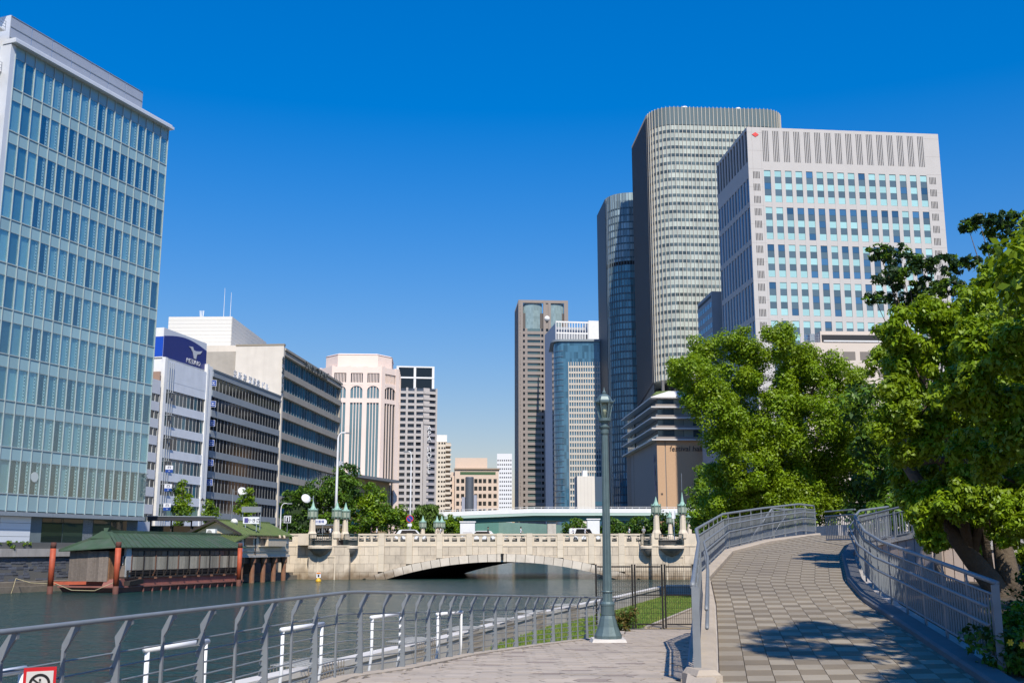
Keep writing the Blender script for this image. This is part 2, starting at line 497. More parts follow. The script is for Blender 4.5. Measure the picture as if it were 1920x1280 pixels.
# path behind the fence
pth = MB()
pth.hexa([(4.9, 39.4, TERR), (9, 39.4, TERR), (12.9, 62, TERR), (11.6, 62, TERR)], [(4.9, 39.4, TERR + .03), (9, 39.4, TERR + .03), (12.9, 62, TERR + .03), (11.6, 62, TERR + .03)])
struct('garden_path', pth, mat('tan_path', (0.34, 0.27, 0.18), 0.95, nscale=3, namt=0.15))
kq = MB(); kq.bar((4.8, 39.4, TERR + .02), (11.5, 62, TERR + .02), 0.14, 0.12)
struct('path_edging', kq, M_kerb)
# grass blades
def grass(name, label, region, n, h, base_z, seed, mats, tint=0.0):
    rng = np.random.default_rng(seed)
    pts = []
    xs = [p[0] for p in region]; ys = [p[1] for p in region]
    need = n
    P = np.empty((0, 2))
    poly_ = np.array(region)
    while len(P) < n:
        c = rng.uniform((min(xs), min(ys)), (max(xs), max(ys)), (n * 2, 2))
        inside = np.zeros(len(c), bool)
        j = len(poly_) - 1
        for i in range(len(poly_)):
            xi, yi = poly_[i]; xj, yj = poly_[j]
            cond = ((yi > c[:, 1]) != (yj > c[:, 1])) & (c[:, 0] < (xj - xi) * (c[:, 1] - yi) / (yj - yi + 1e-12) + xi)
            inside ^= cond; j = i
        P = np.vstack([P, c[inside]])
    P = P[:n]
    ang = rng.uniform(0, 2 * np.pi, n); hh = h * rng.uniform(0.5, 1.3, n); w = 0.02 + 0.012 * rng.random(n)
    le = rng.uniform(0, 0.5, n) * hh; la = rng.uniform(0, 2 * np.pi, n)
    V = np.zeros((n, 3, 3))
    V[:, 0, 0] = P[:, 0] - np.cos(ang) * w; V[:, 0, 1] = P[:, 1] - np.sin(ang) * w
    V[:, 1, 0] = P[:, 0] + np.cos(ang) * w; V[:, 1, 1] = P[:, 1] + np.sin(ang) * w
    V[:, 2, 0] = P[:, 0] + np.cos(la) * le; V[:, 2, 1] = P[:, 1] + np.sin(la) * le; V[:, 2, 2] = hh
    V[:, :, 2] += base_z
    me = bpy.data.meshes.new(name)
    me.vertices.add(n * 3); me.vertices.foreach_set('co', V.ravel())
    me.loops.add(n * 3); me.loops.foreach_set('vertex_index', np.arange(n * 3))
    me.polygons.add(n); me.polygons.foreach_set('loop_start', np.arange(n) * 3)
    for q in mats: me.materials.append(q)
    me.polygons.foreach_set('material_index', rng.integers(0, len(mats), n))
    me.update(calc_edges=True)
    o = link(name, me)
    return props(o, label, 'grass', kind='stuff')
M_gr1 = mat('grass_green', (0.10, 0.20, 0.02), 0.7); M_gr2 = mat('grass_yellow', (0.25, 0.27, 0.05), 0.8); M_gr3 = mat('grass_dark', (0.06, 0.13, 0.02), 0.7)
grass('lawn_grass', 'green lawn behind the black mesh fence beside the flood wall', [(2.5, 40), (4.6, 39.5), (11.3, 61.5), (12.6, 66.8), (9.3, 66.2), (5.0, 51), (1.2, 39)], 60000, 0.10, TERR, 3, [M_gr1, M_gr2, M_gr1])
grass('terrace_grass', 'green grass strip between the river railing and the concrete flood wall', [(-0.6, 31), (1.0, 27), (3.2, 34), (3.9, 39), (1.4, 39)], 22000, 0.16, TERR, 4, [M_gr1, M_gr2, M_gr1])
grass('weeds', 'thin weeds at the foot of the railing kerb', [(-1.5, 20), (-0.9, 20), (1.0, 27), (0.2, 27)], 5000, 0.22, TERR, 5, [M_gr1, M_gr2])
# flood wall along the water, its sections with open joints
M_sea = mat('flood_wall_concrete', (0.50, 0.47, 0.42), 0.85, nscale=1.0, namt=0.08, stain=0.4, sscale=0.9, streak=0.7, stcol=(0.28, 0.24, 0.19), bump=0.2)
M_cope = mat('flood_wall_coping', (0.62, 0.58, 0.52), 0.85, nscale=1.5, namt=0.08, bump=0.15)
fw = thing('flood_wall', 'low pale concrete flood wall along the water below the river railing', 'wall', (0, 0, 0))
for (x0, y0), (x1, y1) in zip(sw, sw[1:]):
    n = max(1, round(math.hypot(x1 - x0, y1 - y0) / 3.0))
    for i in range(n):
        a = Vector((lerp(x0, x1, i / n), lerp(y0, y1, i / n), 0)); b = Vector((lerp(x0, x1, (i + 1) / n), lerp(y0, y1, (i + 1) / n), 0))
        d = (b - a).normalized(); nn = Vector((d.y, -d.x, 0)) * 0.13
        a2, b2 = a + d * 0.012, b - d * 0.012
        q = [a2 - nn, a2 + nn, b2 + nn, b2 - nn]
        MB().hexa([(p.x, p.y, -0.6) for p in q], [(p.x, p.y, 1.6) for p in q]).build('wall_section', M_sea, fw)
        q = [a2 - nn * 1.5, a2 + nn * 1.25, b2 + nn * 1.25, b2 - nn * 1.5]
        MB().hexa([(p.x, p.y, 1.603) for p in q], [(p.x, p.y, 1.72) for p in q]).build('coping_stone', M_cope, fw)
ew = thing('return_wall', 'dark river return wall at the end of the lawn below the trees', 'wall', (9.1, 66.7, 0), math.atan2(2.2, 15.4))
MB().box(0.3, 15.4, 0, 0.4, -0.8, 1.68).build('wall_body', M_sea, ew)
MB().box(0.3, 15.4, -0.05, 0.45, 1.683, 1.78).build('coping', M_cope, ew)
# retaining wall of the street-level bank behind the ramp
rw = thing('retaining_wall', 'grey retaining wall of the raised bank behind the ramp', 'wall', (13.0, 42, 0), R(90))
MB().box(0, 27, -0.02, 0.35, 0.5, STREET + 0.25).build('wall_body', M_rampwall, rw)
# ================================================================== buildings on the left bank
M_frame = mat('pale_green_frame', (0.42, 0.50, 0.50), 0.45, 0.2, nscale=1, namt=0.05)
M_alu = mat('white_aluminium', (0.68, 0.70, 0.72), 0.4, 0.2, nscale=0.7, namt=0.05)
M_span = mat('teal_spandrel_glass', (0.27, 0.42, 0.46), 0.12, rand=0.10, nscale=0.3, namt=0.06, spec=0.8)
M_skin = clear_glass('clear_skin_glass', (0.88, 0.97, 0.97), 0.17)
M_blind_l = mat('pale_blind', (0.38, 0.54, 0.58), 0.8, rand=0.18)
M_blind_m = mat('blue_grey_blind', (0.10, 0.21, 0.27), 0.7, rand=0.45)
M_blind_d = mat('dark_interior', (0.012, 0.045, 0.075), 0.35, rand=0.5)
def fin_material():
    m, nt, b, out = _nodes('perforated_fin')
    N, L = nt.nodes, nt.links
    tc = N.new('ShaderNodeTexCoord'); sp = N.new('ShaderNodeSeparateXYZ'); L.new(tc.outputs['Object'], sp.inputs[0])
    def math_(op, a, bb=None, v=None):
        q = N.new('ShaderNodeMath'); q.operation = op
        L.new(a, q.inputs[0])
        if bb is not None: L.new(bb, q.inputs[1])
        elif v is not None: q.inputs[1].default_value = v
        return q.outputs[0]
    z = math_('FRACT', math_('MULTIPLY', sp.outputs['Z'], v=2.7)); z = math_('ABSOLUTE', math_('SUBTRACT', z, v=0.5))
    x = math_('ABSOLUTE', math_('SUBTRACT', sp.outputs['X'], v=0.12))
    x = math_('MULTIPLY', x, v=2.7)
    hole = math_('MULTIPLY', math_('LESS_THAN', z, v=0.20), math_('LESS_THAN', x, v=0.17))
    mx = N.new('ShaderNodeMix'); mx.data_type = 'RGBA'
    mx.inputs[6].default_value = (0.72, 0.78, 0.76, 1); mx.inputs[7].default_value = (0.03, 0.07, 0.08, 1)
    L.new(hole, mx.inputs[0]); L.new(mx.outputs[2], b.inputs['Base Color'])
    b.inputs['Roughness'].default_value = 0.6
    return m
M_fin = fin_material()
# ---- glass office tower
D0 = 112.0
hd = R(20.8)
ang = R(90) - hd
c0 = at(26, 66, D0)
gt = thing('glass_office_tower', 'pale teal glass office tower with perforated white fins at the left edge', 'building', (c0.x, c0.y, STREET), ang)
gW = run(c0, ang, 316, 236)
gH = c0.z - STREET
soff = at(150, 960, 120).z - STREET             # underside of the glass skin
ncol, nrow = 18, 10
gx0, gx1 = 0.45, gW
bw = (gx1 - gx0) / ncol
zt = gH - 1.15
fh = (zt - soff - 1.9) / nrow                    # storey height; the lowest band is spandrel only
fin_me = MB().box(0, 0.24, 0, 0.03, 0, fh * 0.70).mesh('fin', M_fin)
dep = 26
MB().box(0.15, gW - 0.15, 0.62, dep, 0.0, gH - 1.3).build('core', mat('core_grey', (0.16, 0.20, 0.21), 0.8), gt)
rnd = random.Random(3)
for r in range(nrow):
    zb = soff + 1.9 + r * fh
    zv = zb + fh * 0.72
    for c in range(ncol):
        x0 = gx0 + c * bw
        pb('window_pane', M_skin, gt, x0 + 0.04, x0 + bw - 0.04, 0.0, 0.02, zb + 0.06, zv - 0.05)
        pb('spandrel_panel', M_span, gt, x0 + 0.04, x0 + bw - 0.04, 0.0, 0.03, zv + 0.05, zb + fh - 0.06)
        # blinds and dark rooms behind the skin
        fromtop = nrow - 1 - r
        p_dark = {0: .12, 1: .75, 2: .92, 3: .5, 4: .4, 5: .3, 6: .35, 7: .65, 8: .5, 9: .95}[fromtop]
        if c < 3: mm = M_blind_m if c == 1 else M_blind_l
        elif rnd.random() < p_dark: mm = M_blind_d if rnd.random() < 0.65 else M_blind_m
        else: mm = M_blind_l if rnd.random() < 0.8 else M_blind_m
        pb('blind', mm, gt, x0 + 0.02, x0 + bw - 0.02, 0.2, 0.23, zb + 0.02, zv)
        if c >= 3 and not (c == ncol - 1 and fromtop > 0):
            link('fin', fin_me, gt, (x0 + bw * 0.70, 0.13, zb + 0.08), (0, 0, R(-12)))
for c in range(ncol):
    x0 = gx0 + c * bw
    pb('spandrel_panel', M_span, gt, x0 + 0.04, x0 + bw - 0.04, 0.0, 0.03, soff + 0.1, soff + 1.8)
for c in range(ncol + 1):
    x0 = gx0 + c * bw
    pb('mullion', M_frame, gt, x0 - 0.035, x0 + 0.035, -0.12, 0.24, soff, zt)
for r in range(nrow + 1):
    zb = soff + 1.9 + r * fh
    pb('transom', M_frame, gt, gx0, gx1, -0.08, 0.25, zb - 0.06, zb + 0.06)
    if r < nrow: pb('transom', M_frame, gt, gx0, gx1, -0.03, 0.25, zb + fh * 0.72 - 0.03, zb + fh * 0.72 + 0.03)
pb('soffit_edge', M_galv2, gt, -0.3, gW + 0.1, -0.22, 0.6, soff - 0.45, soff - 0.003)
pb('parapet_cap', M_alu, gt, -0.35, gW + 0.25, -0.8, 1.2, gH - 1.1, gH - 0.75)
pb('parapet_cap', M_alu, gt, -0.2, gW + 0.1, -0.55, 1.0, gH - 0.745, gH - 0.45)
M_screen = mat('roof_screen_mesh', (0.42, 0.45, 0.50), 0.5, 0.3, nscale=0.5, namt=0.05)
c1 = at(60, 22, D0 + 2)
for i in range(7):
    xa = 0.8 + i * (gW * 0.86 - 0.8) / 7; xb = 0.8 + (i + 1) * (gW * 0.86 - 0.8) / 7
    pb('roof_screen_panel', M_screen, gt, xa + 0.05, xb - 0.05, 1.5, 1.58, gH - 0.7, gH + 3.1)
    for q in (0.4, 1.7, 3.0): pb('screen_rail', M_galv2, gt, xa, xb, 1.44, 1.497, gH + q, gH + q + .06)
pb('roof_screen_panel', M_alu, gt, 0.72, 0.8, 1.5, 9, gH - 0.7, gH + 3.1)
pb('roof_screen_panel', M_screen, gt, gW * 0.86, gW * 0.86 + 0.08, 1.5, 9, gH - 0.7, gH + 3.1)
# white end strip with the escape balconies at its left
pb('end_pier', M_alu, gt, -0.25, 0.42, -0.05, 1.6, soff - 0.2, gH - 1.15)
for k in range(13):
    z = 2 + k * fh
    pb('escape_landing', M_white, gt, -2.4, -0.3, 1.0, 3.0, z, z + 0.18)
    m_ = MB()
    for h in (0.4, 0.75, 1.1):
        m_.bar((-2.4, 1.0, z + h), (-0.3, 1.0, z + h), 0.04, 0.04)
    m_.bar((-0.35, 1.0, z), (-0.35, 1.0, z + 1.1), 0.04, 0.04); m_.bar((-1.4, 1.0, z), (-1.4, 1.0, z + 1.1), 0.04, 0.04)
    m_.build('landing_rail', M_galv2, gt)
pb('stair_wall', M_white, gt, -3.2, -0.28, 3.05, 9, 0, gH + 1.2)
# maintenance ladders seen at the far corner
for k in range(9):
    z = soff + 2.4 + k * fh * 1.02
    m_ = MB()
    for q in range(4): m_.bar((gW + 0.02, 0.8, z + q * 0.7), (gW + 0.42, 0.8, z + q * 0.7), 0.05, 0.05)
    m_.bar((gW + 0.40, 0.8, z - 0.2), (gW + 0.40, 0.8, z + 2.3), 0.05, 0.05)
    m_.build('corner_ladder', M_galv2, gt)
# ground floor
M_lobby = glass('lobby_glass', (0.02, 0.035, 0.03), 0.04, 1.7)
M_bluepanel = mat('white_metal_panel', (0.72, 0.75, 0.78), 0.35, 0.1, rand=0.03)
gz = soff - 0.46
for (fa, fb, mm, nm) in ((0.0, 0.02, M_alu, 'pier'), (0.34, 0.40, mat('taupe_pier', (0.33, 0.30, 0.27), 0.6), 'pier'), (0.64, 0.70, M_bluepanel, 'pier'), (0.92, 0.99, M_bluepanel, 'pier')):
    pb(nm, mm, gt, gW * fa, gW * fb, 0.62, 2.2, 0, gz)
for r in range(4):
    for c in range(2):
        pb('wall_panel', M_bluepanel, gt, gW * (0.02 + 0.16 * c) + 0.02, gW * (0.18 + 0.16 * c) - 0.02, 0.55, 0.61, r * gz / 4 + 0.02, (r + 1) * gz / 4 - 0.02)
for (fa, fb) in ((0.40, 0.52), (0.52, 0.64), (0.70, 0.81), (0.81, 0.92)):
    pb('shop_window', M_lobby, gt, gW * fa + 0.05, gW * fb - 0.05, 0.57, 0.61, 0.15, gz - 0.1)
tm = text_mesh('Veloce', 1.1, 0.02, mat('sign_grey', (0.20, 0.24, 0.24), 0.6))
o = link('lettering', tm, gt, (gW - 0.55, -0.20, soff + 1.9 + fh * 0.42), (0, R(90), 0))
# clock on the lowest glazed storey
m_ = MB().lathe([(0.55, 0), (0.55, 0.04)], 20); ck = m_.build('clock_face', mat('clock_white', (0.5, 0.55, 0.53), 0.5), gt)
ck.rotation_euler = (R(90), 0, 0); ck.location = (gx0 + bw * 5.5, 0.02, soff + 1.9 + fh * 0.40)

# ---- generic strip-window office front
def strip_front(root, W, z0, nfl, fh, x0, x1, sill, head, nmull, wall, win, mull, band='wall_band', y=0.0, recess=0.22, mw=0.10, mproud=-0.05, name='window'):
    """horizontal window strips: bands proud, panes recessed, mullions in front"""
    for f in range(nfl):
        zb = z0 + f * fh
        pb(band, wall, root, x0, x1, y, y + recess + 0.02, zb, zb + sill)
        if head < fh - 0.001: pb(band, wall, root, x0, x1, y, y + recess + 0.02, zb + head, zb + fh)
        for i in range(nmull):
            xa, xb = lerp(x0, x1, i / nmull), lerp(x0, x1, (i + 1) / nmull)
            pb(name, win, root, xa + mw / 2, xb - mw / 2, y + recess - 0.05, y + recess, zb + sill, zb + head)
        for i in range(nmull + 1):
            xa = lerp(x0, x1, i / nmull)
            pb('mullion', mull, root, xa - mw / 2, xa + mw / 2, y - mproud, y + recess + 0.01, zb + sill + 0.01, zb + head - 0.01)

# ---- white building with strip windows, glimpsed beside the glass tower
M_win = glass('office_window', (0.03, 0.05, 0.06), 0.08, 1.7, 0.6)
M_winb = glass('blueish_window', (0.03, 0.10, 0.13), 0.08, 1.7, 0.45)
M_mullw = mat('pale_mullion', (0.55, 0.55, 0.53), 0.5)
Dm = 188.0
am = R(90 - 12.7)
cm = at(309, 672, Dm)
H1 = at(309, 708, Dm - 6).z - STREET
root = thing('white_office_block', 'narrow white office block squeezed between the glass tower and the sports shop', 'building', (cm.x, cm.y, STREET), am)
x1_ = -0.8; x0_ = -13.0
MB().box(x0_, x1_, 0.4, 16, 0, H1).build('block', M_whitewall, root)
nf = 9; fh1 = (H1 - 1.6) / nf
strip_front(root, 0, 0, nf, fh1, x0_, x1_, fh1 * 0.34, fh1 * 0.80, 9, mat('pale_grey_tile', (0.60, 0.62, 0.65), 0.6, nscale=0.6, namt=0.05), M_win, M_mullw)
pb('parapet', mat('pale_grey_tile', (0.6, 0.62, 0.65)), root, x0_, x1_, 0, 0.42, nf * fh1, H1 + 0.3)
for k in range(2):
    u = MB().box(-6.5 + 3 * k, -4.3 + 3 * k, 2, 4, H1, H1 + 3.2)
    u.build('roof_unit', mat('roof_unit_grey', (0.30, 0.31, 0.32), 0.7, nscale=1, namt=0.3), root)
pb('side_pier', mat('brown_pier', (0.30, 0.20, 0.15), 0.7), root, -0.78, -0.5, 0.3, 3, 0, H1 + 2)

# ---- white sports shop building with the blue roof billboard
mW = run(cm, am, 391, 700)
mH = cm.z - STREET
root = thing('sports_shop_building', 'white shop building carrying a dark blue billboard on its roof', 'building', (cm.x, cm.y, STREET), am)
MB().box(0, mW, 0.45, 17, 0, mH - 0.02).build('block', M_white, root)
nf = 7; fh2 = (mH - 4.4) / nf
M_bandw = mat('white_band_panel', (0.70, 0.73, 0.77), 0.5, nscale=0.7, namt=0.06, stain=0.2, streak=0.85, stcol=(0.45, 0.47, 0.5))
pb('pier', M_white, root, 0, 0.9, -0.15, 0.5, 0, mH + 0.3)
pb('pier', M_white, root, mW - 0.7, mW, -0.15, 0.5, 0, mH + 1.6)
pb('pier', M_white, root, mW - 0.001, mW + 1.9, 0.2, 3, 0, mH + 1.4)
for f in range(nf):
    zb = 0.6 + f * fh2
    pb('wall_band', M_bandw, root, 0.9, mW - 0.7, 0, 0.46, zb + fh2 * 0.62, zb + fh2)
    if f > 1:
        for i in range(11):
            xa, xb = lerp(0.9, mW - 0.7, i / 11), lerp(0.9, mW - 0.7, (i + 1) / 11)
            pb('window', M_winb if (f * 7 + i * 3) % 5 < 2 else M_win, root, xa + 0.06, xb - 0.06, 0.2, 0.26, zb, zb + fh2 * 0.62)
            pb('mullion', M_mullw, root, xb - 0.06, xb + 0.06, 0.16, 0.42, zb, zb + fh2 * 0.62)
    else:
        for i in range(3):
            xa, xb = lerp(0.9, mW - 0.7, i / 3), lerp(0.9, mW - 0.7, (i + 1) / 3)
            pb('shop_window', glass('green_shop_glass', (0.06, 0.16, 0.13), 0.06, 1.6), root, xa + 0.08, xb - 0.08, 0.25, 0.31, zb, zb + fh2 * 0.62)
pb('fascia', M_bandw, root, 0.9, mW - 0.7, -0.02, 0.46, 0.6 + nf * fh2, mH)
# fire-escape pipework in front of the left bays
m_ = MB()
for k in range(3):
    m_.bar((1.3 + 0.7 * k, -0.35, 2.5), (1.3 + 0.7 * k, -0.35, mH - 0.5), 0.10, 0.10)
for f in range(nf):
    m_.bar((1.2, -0.4, 2.5 + f * fh2), (2.9, -0.4, 2.5 + f * fh2), 0.9, 0.06)
m_.build('fire_escape', mat('escape_grey', (0.45, 0.48, 0.5), 0.5, 0.3), root)
# billboard, resting on the roof: its own thing
M_navy = mat('billboard_navy', (0.008, 0.020, 0.17), 0.35, nscale=0.3, namt=0.04)
M_blue = mat('billboard_blue', (0.01, 0.07, 0.45), 0.35)
M_silver = mat('logo_silver', (0.62, 0.63, 0.65), 0.4, 0.2)
bb = thing('roof_billboard', 'dark blue rooftop billboard with a silver running bird emblem and brand lettering', 'billboard', (cm.x, cm.y, STREET + mH), am)
bz1 = at(318, 610, Dm).z - STREET - mH
bW = mW - 0.2
MB().box(0.2, bW, 0.6, 5.0, 0.3, bz1 - 0.3).build('cabinet', M_white, bb)
# front: grey-white top with an arched navy field
pts = [(0.25, 0.5), (bW - 0.05, 0.5)]
n = 16
arch = [(lerp(bW - 0.05, 0.25, i / n), lerp(bz1 * 0.80, bz1 * 0.66, abs(i / n - 0.45) * 1.6) if True else 0) for i in range(n + 1)]
arch = [(x, bz1 * (0.70 + 0.16 * math.sin(math.pi * (i / n)))) for i, (x, _) in enumerate(arch)]
MB().prism_y(pts + arch, 0.50, 0.58).build('blue_field', M_navy, bb)
MB().box(0.2, bW, 0.585, 0.598, 0.3, bz1 - 0.35).build('face', mat('billboard_grey', (0.60, 0.63, 0.68), 0.5), bb)
MB().box(0.14, 0.196, 0.6, 5.0, 0.5, bz1 * 0.68).build('blue_side', M_blue, bb)
MB().box(0.14, 0.196, 0.6, 5.0, bz1 * 0.683, bz1 - 0.3).build('white_side', M_white, bb)
# running-bird emblem: two wings and a leg
ex, ez = bW * 0.72, bz1 * 0.47
scx, scz = bW * 0.155, bz1 * 0.20
bird = [(-1.0, 0.95), (-0.35, 0.62), (0.25, 0.55), (1.05, 0.80), (0.75, 0.45), (0.30, 0.22), (0.18, -0.75), (-0.08, -0.75), (-0.22, 0.0), (-0.45, 0.42)]
bird = [(-1.05, 0.85), (-0.75, 0.70), (-0.38, 0.10), (-0.16, -0.75), (0.14, -0.75), (0.26, 0.02), (0.75, 0.28), (1.05, 0.85), (0.55, 0.62), (0.08, 0.50), (-0.28, 0.55), (-0.42, 1.0)]
MB().prism_y([(ex + x * scx, ez + z * scz) for x, z in bird], 0.40, 0.49).build('emblem', M_silver, bb)
tm = text_mesh('MIZUNO', bz1 * 0.21, 0.04, M_silver, slant=0.25)
o = link('lettering', tm, bb, (ex - scx * 0.25, 0.45, bz1 * 0.13))
o.scale = (bW * 0.36 / (bz1 * 0.21 * 4.3), 1, 1)
# ---- blue square signs on the corner column
M_signblue = mat('sign_blue', (0.012, 0.06, 0.30), 0.4)
M_signwhite = mat('sign_white', (0.75, 0.76, 0.78), 0.5)
Dg = 216.0
ag = R(90 - 8.3)
cg = at(401, 692, Dg)
ords = ['topmost', 'second from the top', 'third from the top', 'fourth from the top', 'fifth from the top', 'lowest']
ys = (718, 757, 793, 830, 867, 904)
for k, yy in enumerate(ys):
    p = at(400 - k * 1.5, yy, Dg - 2.5)
    s = thing('projecting_sign', 'blue square bird-logo sign on the white column, ' + ords[k], 'sign', (p.x, p.y, p.z), R(25), 'blue square signs on the shop corner')
    w = 0.62
    MB().box(-w, w, -0.18, 0.18, -w, w).build('box', M_signwhite, s)
    MB().box(-w * .9, w * .9, -0.20, -0.183, -w * .9, w * .9).build('blue_face', M_signblue, s)
    MB().prism_y([(x * w * 0.6, z * w * 0.26 + 0.10) for x, z in bird], -0.23, -0.203).build('emblem', M_signwhite, s)
    MB().box(-w * .62, w * .62, -0.23, -0.203, -0.30, -0.20).build('bar', M_signwhite, s)
    MB().bar((0, 0.18, 0), (0.3, 0.9, 0), 0.08, 0.08).build('bracket', M_galv2, s)
for k, (xx, yy) in enumerate(((317, 879), (315, 914), (313, 950))):
    p = at(xx, yy, Dm - 5)
    s = thing('projecting_sign', 'white and blue shop sign left of the street tree, ' + ('topmost', 'middle', 'lowest')[k] + ' of three', 'sign', (p.x, p.y, p.z), R(25), 'white and blue signs on the shop pier')
    MB().box(-.62, .62, -.15, .15, -.62, .62).build('box', M_signwhite, s)
    MB().box(-.62, .62, -.17, -.153, -.60, -.08).build('blue_band', M_signblue, s)
    MB().box(-.24, .24, -.17, -.153, .08, .46).build('mark', mat('mark_dark', (0.05, 0.06, 0.12), 0.6), s)
    MB().box(-.13, .13, -.185, -.173, .08, .34).build('mark_centre', M_signwhite, s)
    link('lettering', text_mesh('◆◆◆' if False else 'III', 0.3, 0.01, M_signwhite), s, (0, -.18, -.45))

# ---- grey ribbed office building
gW2 = run(cg, ag, 527, 742)
gH2 = cg.z - STREET
root = thing('grey_office_building', 'grey office building with eight rows of dark windows between thin ribs', 'building', (cg.x, cg.y, STREET), ag)
M_greyband = mat('grey_metal_band', (0.30, 0.33, 0.35), 0.5, 0.1, nscale=0.5, namt=0.06)
M_darkwin = glass('dark_office_window', (0.014, 0.016, 0.018), 0.08, 1.55, 0.5)
MB().box(0.02, gW2, 0.42, 18, 0, gH2 - 0.3).build('block', M_greyband, root)
nf = 8; fh3 = (gH2 - 1.5 - 1.2) / nf
nb = 22
for f in range(nf):
    zb = 1.2 + f * fh3
    pb('wall_band', M_greyband, root, 0, gW2, 0, 0.43, zb - 0.001, zb + fh3 * 0.33)
    for i in range(nb):
        xa, xb = lerp(0, gW2, i / nb), lerp(0, gW2, (i + 1) / nb)
        pb('window', M_darkwin, root, xa + 0.08, xb - 0.08, 0.24, 0.30, zb + fh3 * 0.33, zb + fh3)
m_ = MB()
M_rib = mat('pale_rib', (0.40, 0.40, 0.39), 0.5, 0.1)
for i in range(nb + 1):
    xa = lerp(0.08, gW2 - 0.08, i / nb)
    for f in range(nf):
        zb = 1.2 + f * fh3
        m_.box(xa - 0.05, xa + 0.05, 0.20, 0.31, zb + fh3 * 0.33 + 0.004, zb + fh3 - 0.004)
m_.build('window_ribs', M_rib, root, kind='stuff')
pb('parapet', M_greyband, root, 0, gW2, 0, 0.43, 1.2 + nf * fh3, gH2 - 0.35)
pb('coping', mat('dark_coping', (0.16, 0.19, 0.21), 0.5), root, -0.05, gW2 + 0.05, -0.12, 0.7, gH2 - 0.345, gH2)
pb('base_front', M_dark, root, 0.2, gW2 - 0.2, 0.2, 0.41, 0, 1.19)
for ch, t_, dz in zip('京阪神淀屋橋ビル', (.30, .37, .44, .52, .58, .64, .72, .78), (0,) * 8):
    me = text_mesh(ch, 1.9, 0.08, mat('rooftop_letter', (0.55, 0.57, 0.6), 0.5, 0.2))
    link('roof_letter', me, root, (gW2 * t_, 0.3, gH2 + 0.12))

# ---- long concrete office building with the end wall and glazed storeys
Ds_ = 256.0
a_s = R(90 - 5.2)
cs = at(534, 652, Ds_)
sW = run(cs, a_s, 641, 722)
sH = cs.z - STREET
root = thing('concrete_office_building', 'concrete office building with projecting ledges and teal strip windows facing the river', 'building', (cs.x, cs.y, STREET), a_s)
M_ledge = mat('weathered_concrete', (0.40, 0.36, 0.30), 0.85, nscale=0.7, namt=0.08, stain=0.3, sscale=0.3, streak=0.5, stcol=(0.22, 0.2, 0.17))
M_stone = mat('cream_stone', (0.66, 0.60, 0.51), 0.8, nscale=0.5, namt=0.06, stain=0.3, sscale=0.25, streak=0.85, stcol=(0.36, 0.31, 0.25), bump=0.1)
M_tealwin = glass('teal_window', (0.03, 0.12, 0.16), 0.07, 1.7, 0.5)
MB().box(0.3, sW - 0.2, 0.9, 24, 0, sH - 0.6).build('block', M_ledge, root)
MB().box(-0.6, 0.3, 0.0, 12.0, 0, sH + 0.5).build('end_wall', M_stone, root)
pb('end_cap', mat('brown_cap', (0.30, 0.25, 0.18), 0.7), root, -0.7, 0.4, -0.1, 12.1, sH + 0.503, sH + 0.9)
pb('far_pier', M_ledge, root, sW - 0.8, sW, 0.2, 2.0, 0, sH - 0.5)
nf = 9; fh4 = (sH - 2.0) / nf
for f in range(nf):
    zb = 0.2 + f * fh4
    pb('ledge', M_ledge, root, 0.3, sW, 0.0, 1.75, zb, zb + fh4 * 0.30)
    nb4 = 24
    for i in range(nb4):
        xa, xb = lerp(0.32, sW - 0.85, i / nb4), lerp(0.32, sW - 0.85, (i + 1) / nb4)
        pb('window', M_tealwin, root, xa + 0.05, xb - 0.05, 0.75, 0.81, zb + fh4 * 0.30, zb + fh4)
    for i in range(nb4 + 1):
        xa = lerp(0.32, sW - 0.85, i / nb4)
        pb('mullion', M_galv2, root, xa - 0.05, xa + 0.05, 0.66, 0.82, zb + fh4 * 0.30 + .003, zb + fh4 - .003)
pb('roof_band', M_ledge, root, 0.3, sW + 0.2, -0.05, 1.9, nf * fh4 + 0.203, sH - 0.9)
pb('roof_light_strip', M_white, root, 1.0, sW * 0.97, 0.3, 1.5, sH - 0.899, sH - 0.55)
pb('roof_coping', M_ledge, root, 0.3, sW + 0.3, -0.25, 2.0, sH - 0.549, sH)
for ch_i, ch in enumerate('SUMITOMO'):
    me = text_mesh(ch, 2.6, 0.12, mat('letter_steel', (0.10, 0.12, 0.13), 0.4, 0.5))
    link('roof_letter', me, root, (sW * (0.30 + 0.052 * ch_i), -0.45, sH - 2.1))
for k, ch in enumerate('住友ビル'):
    me = text_mesh(ch, 1.9, 0.1, mat('letter_steel', (0.1, 0.12, 0.13)))
    link('wall_letter', me, root, (-0.9, -0.10, sH - 4 - 2.4 * k), (0, 0, 0))
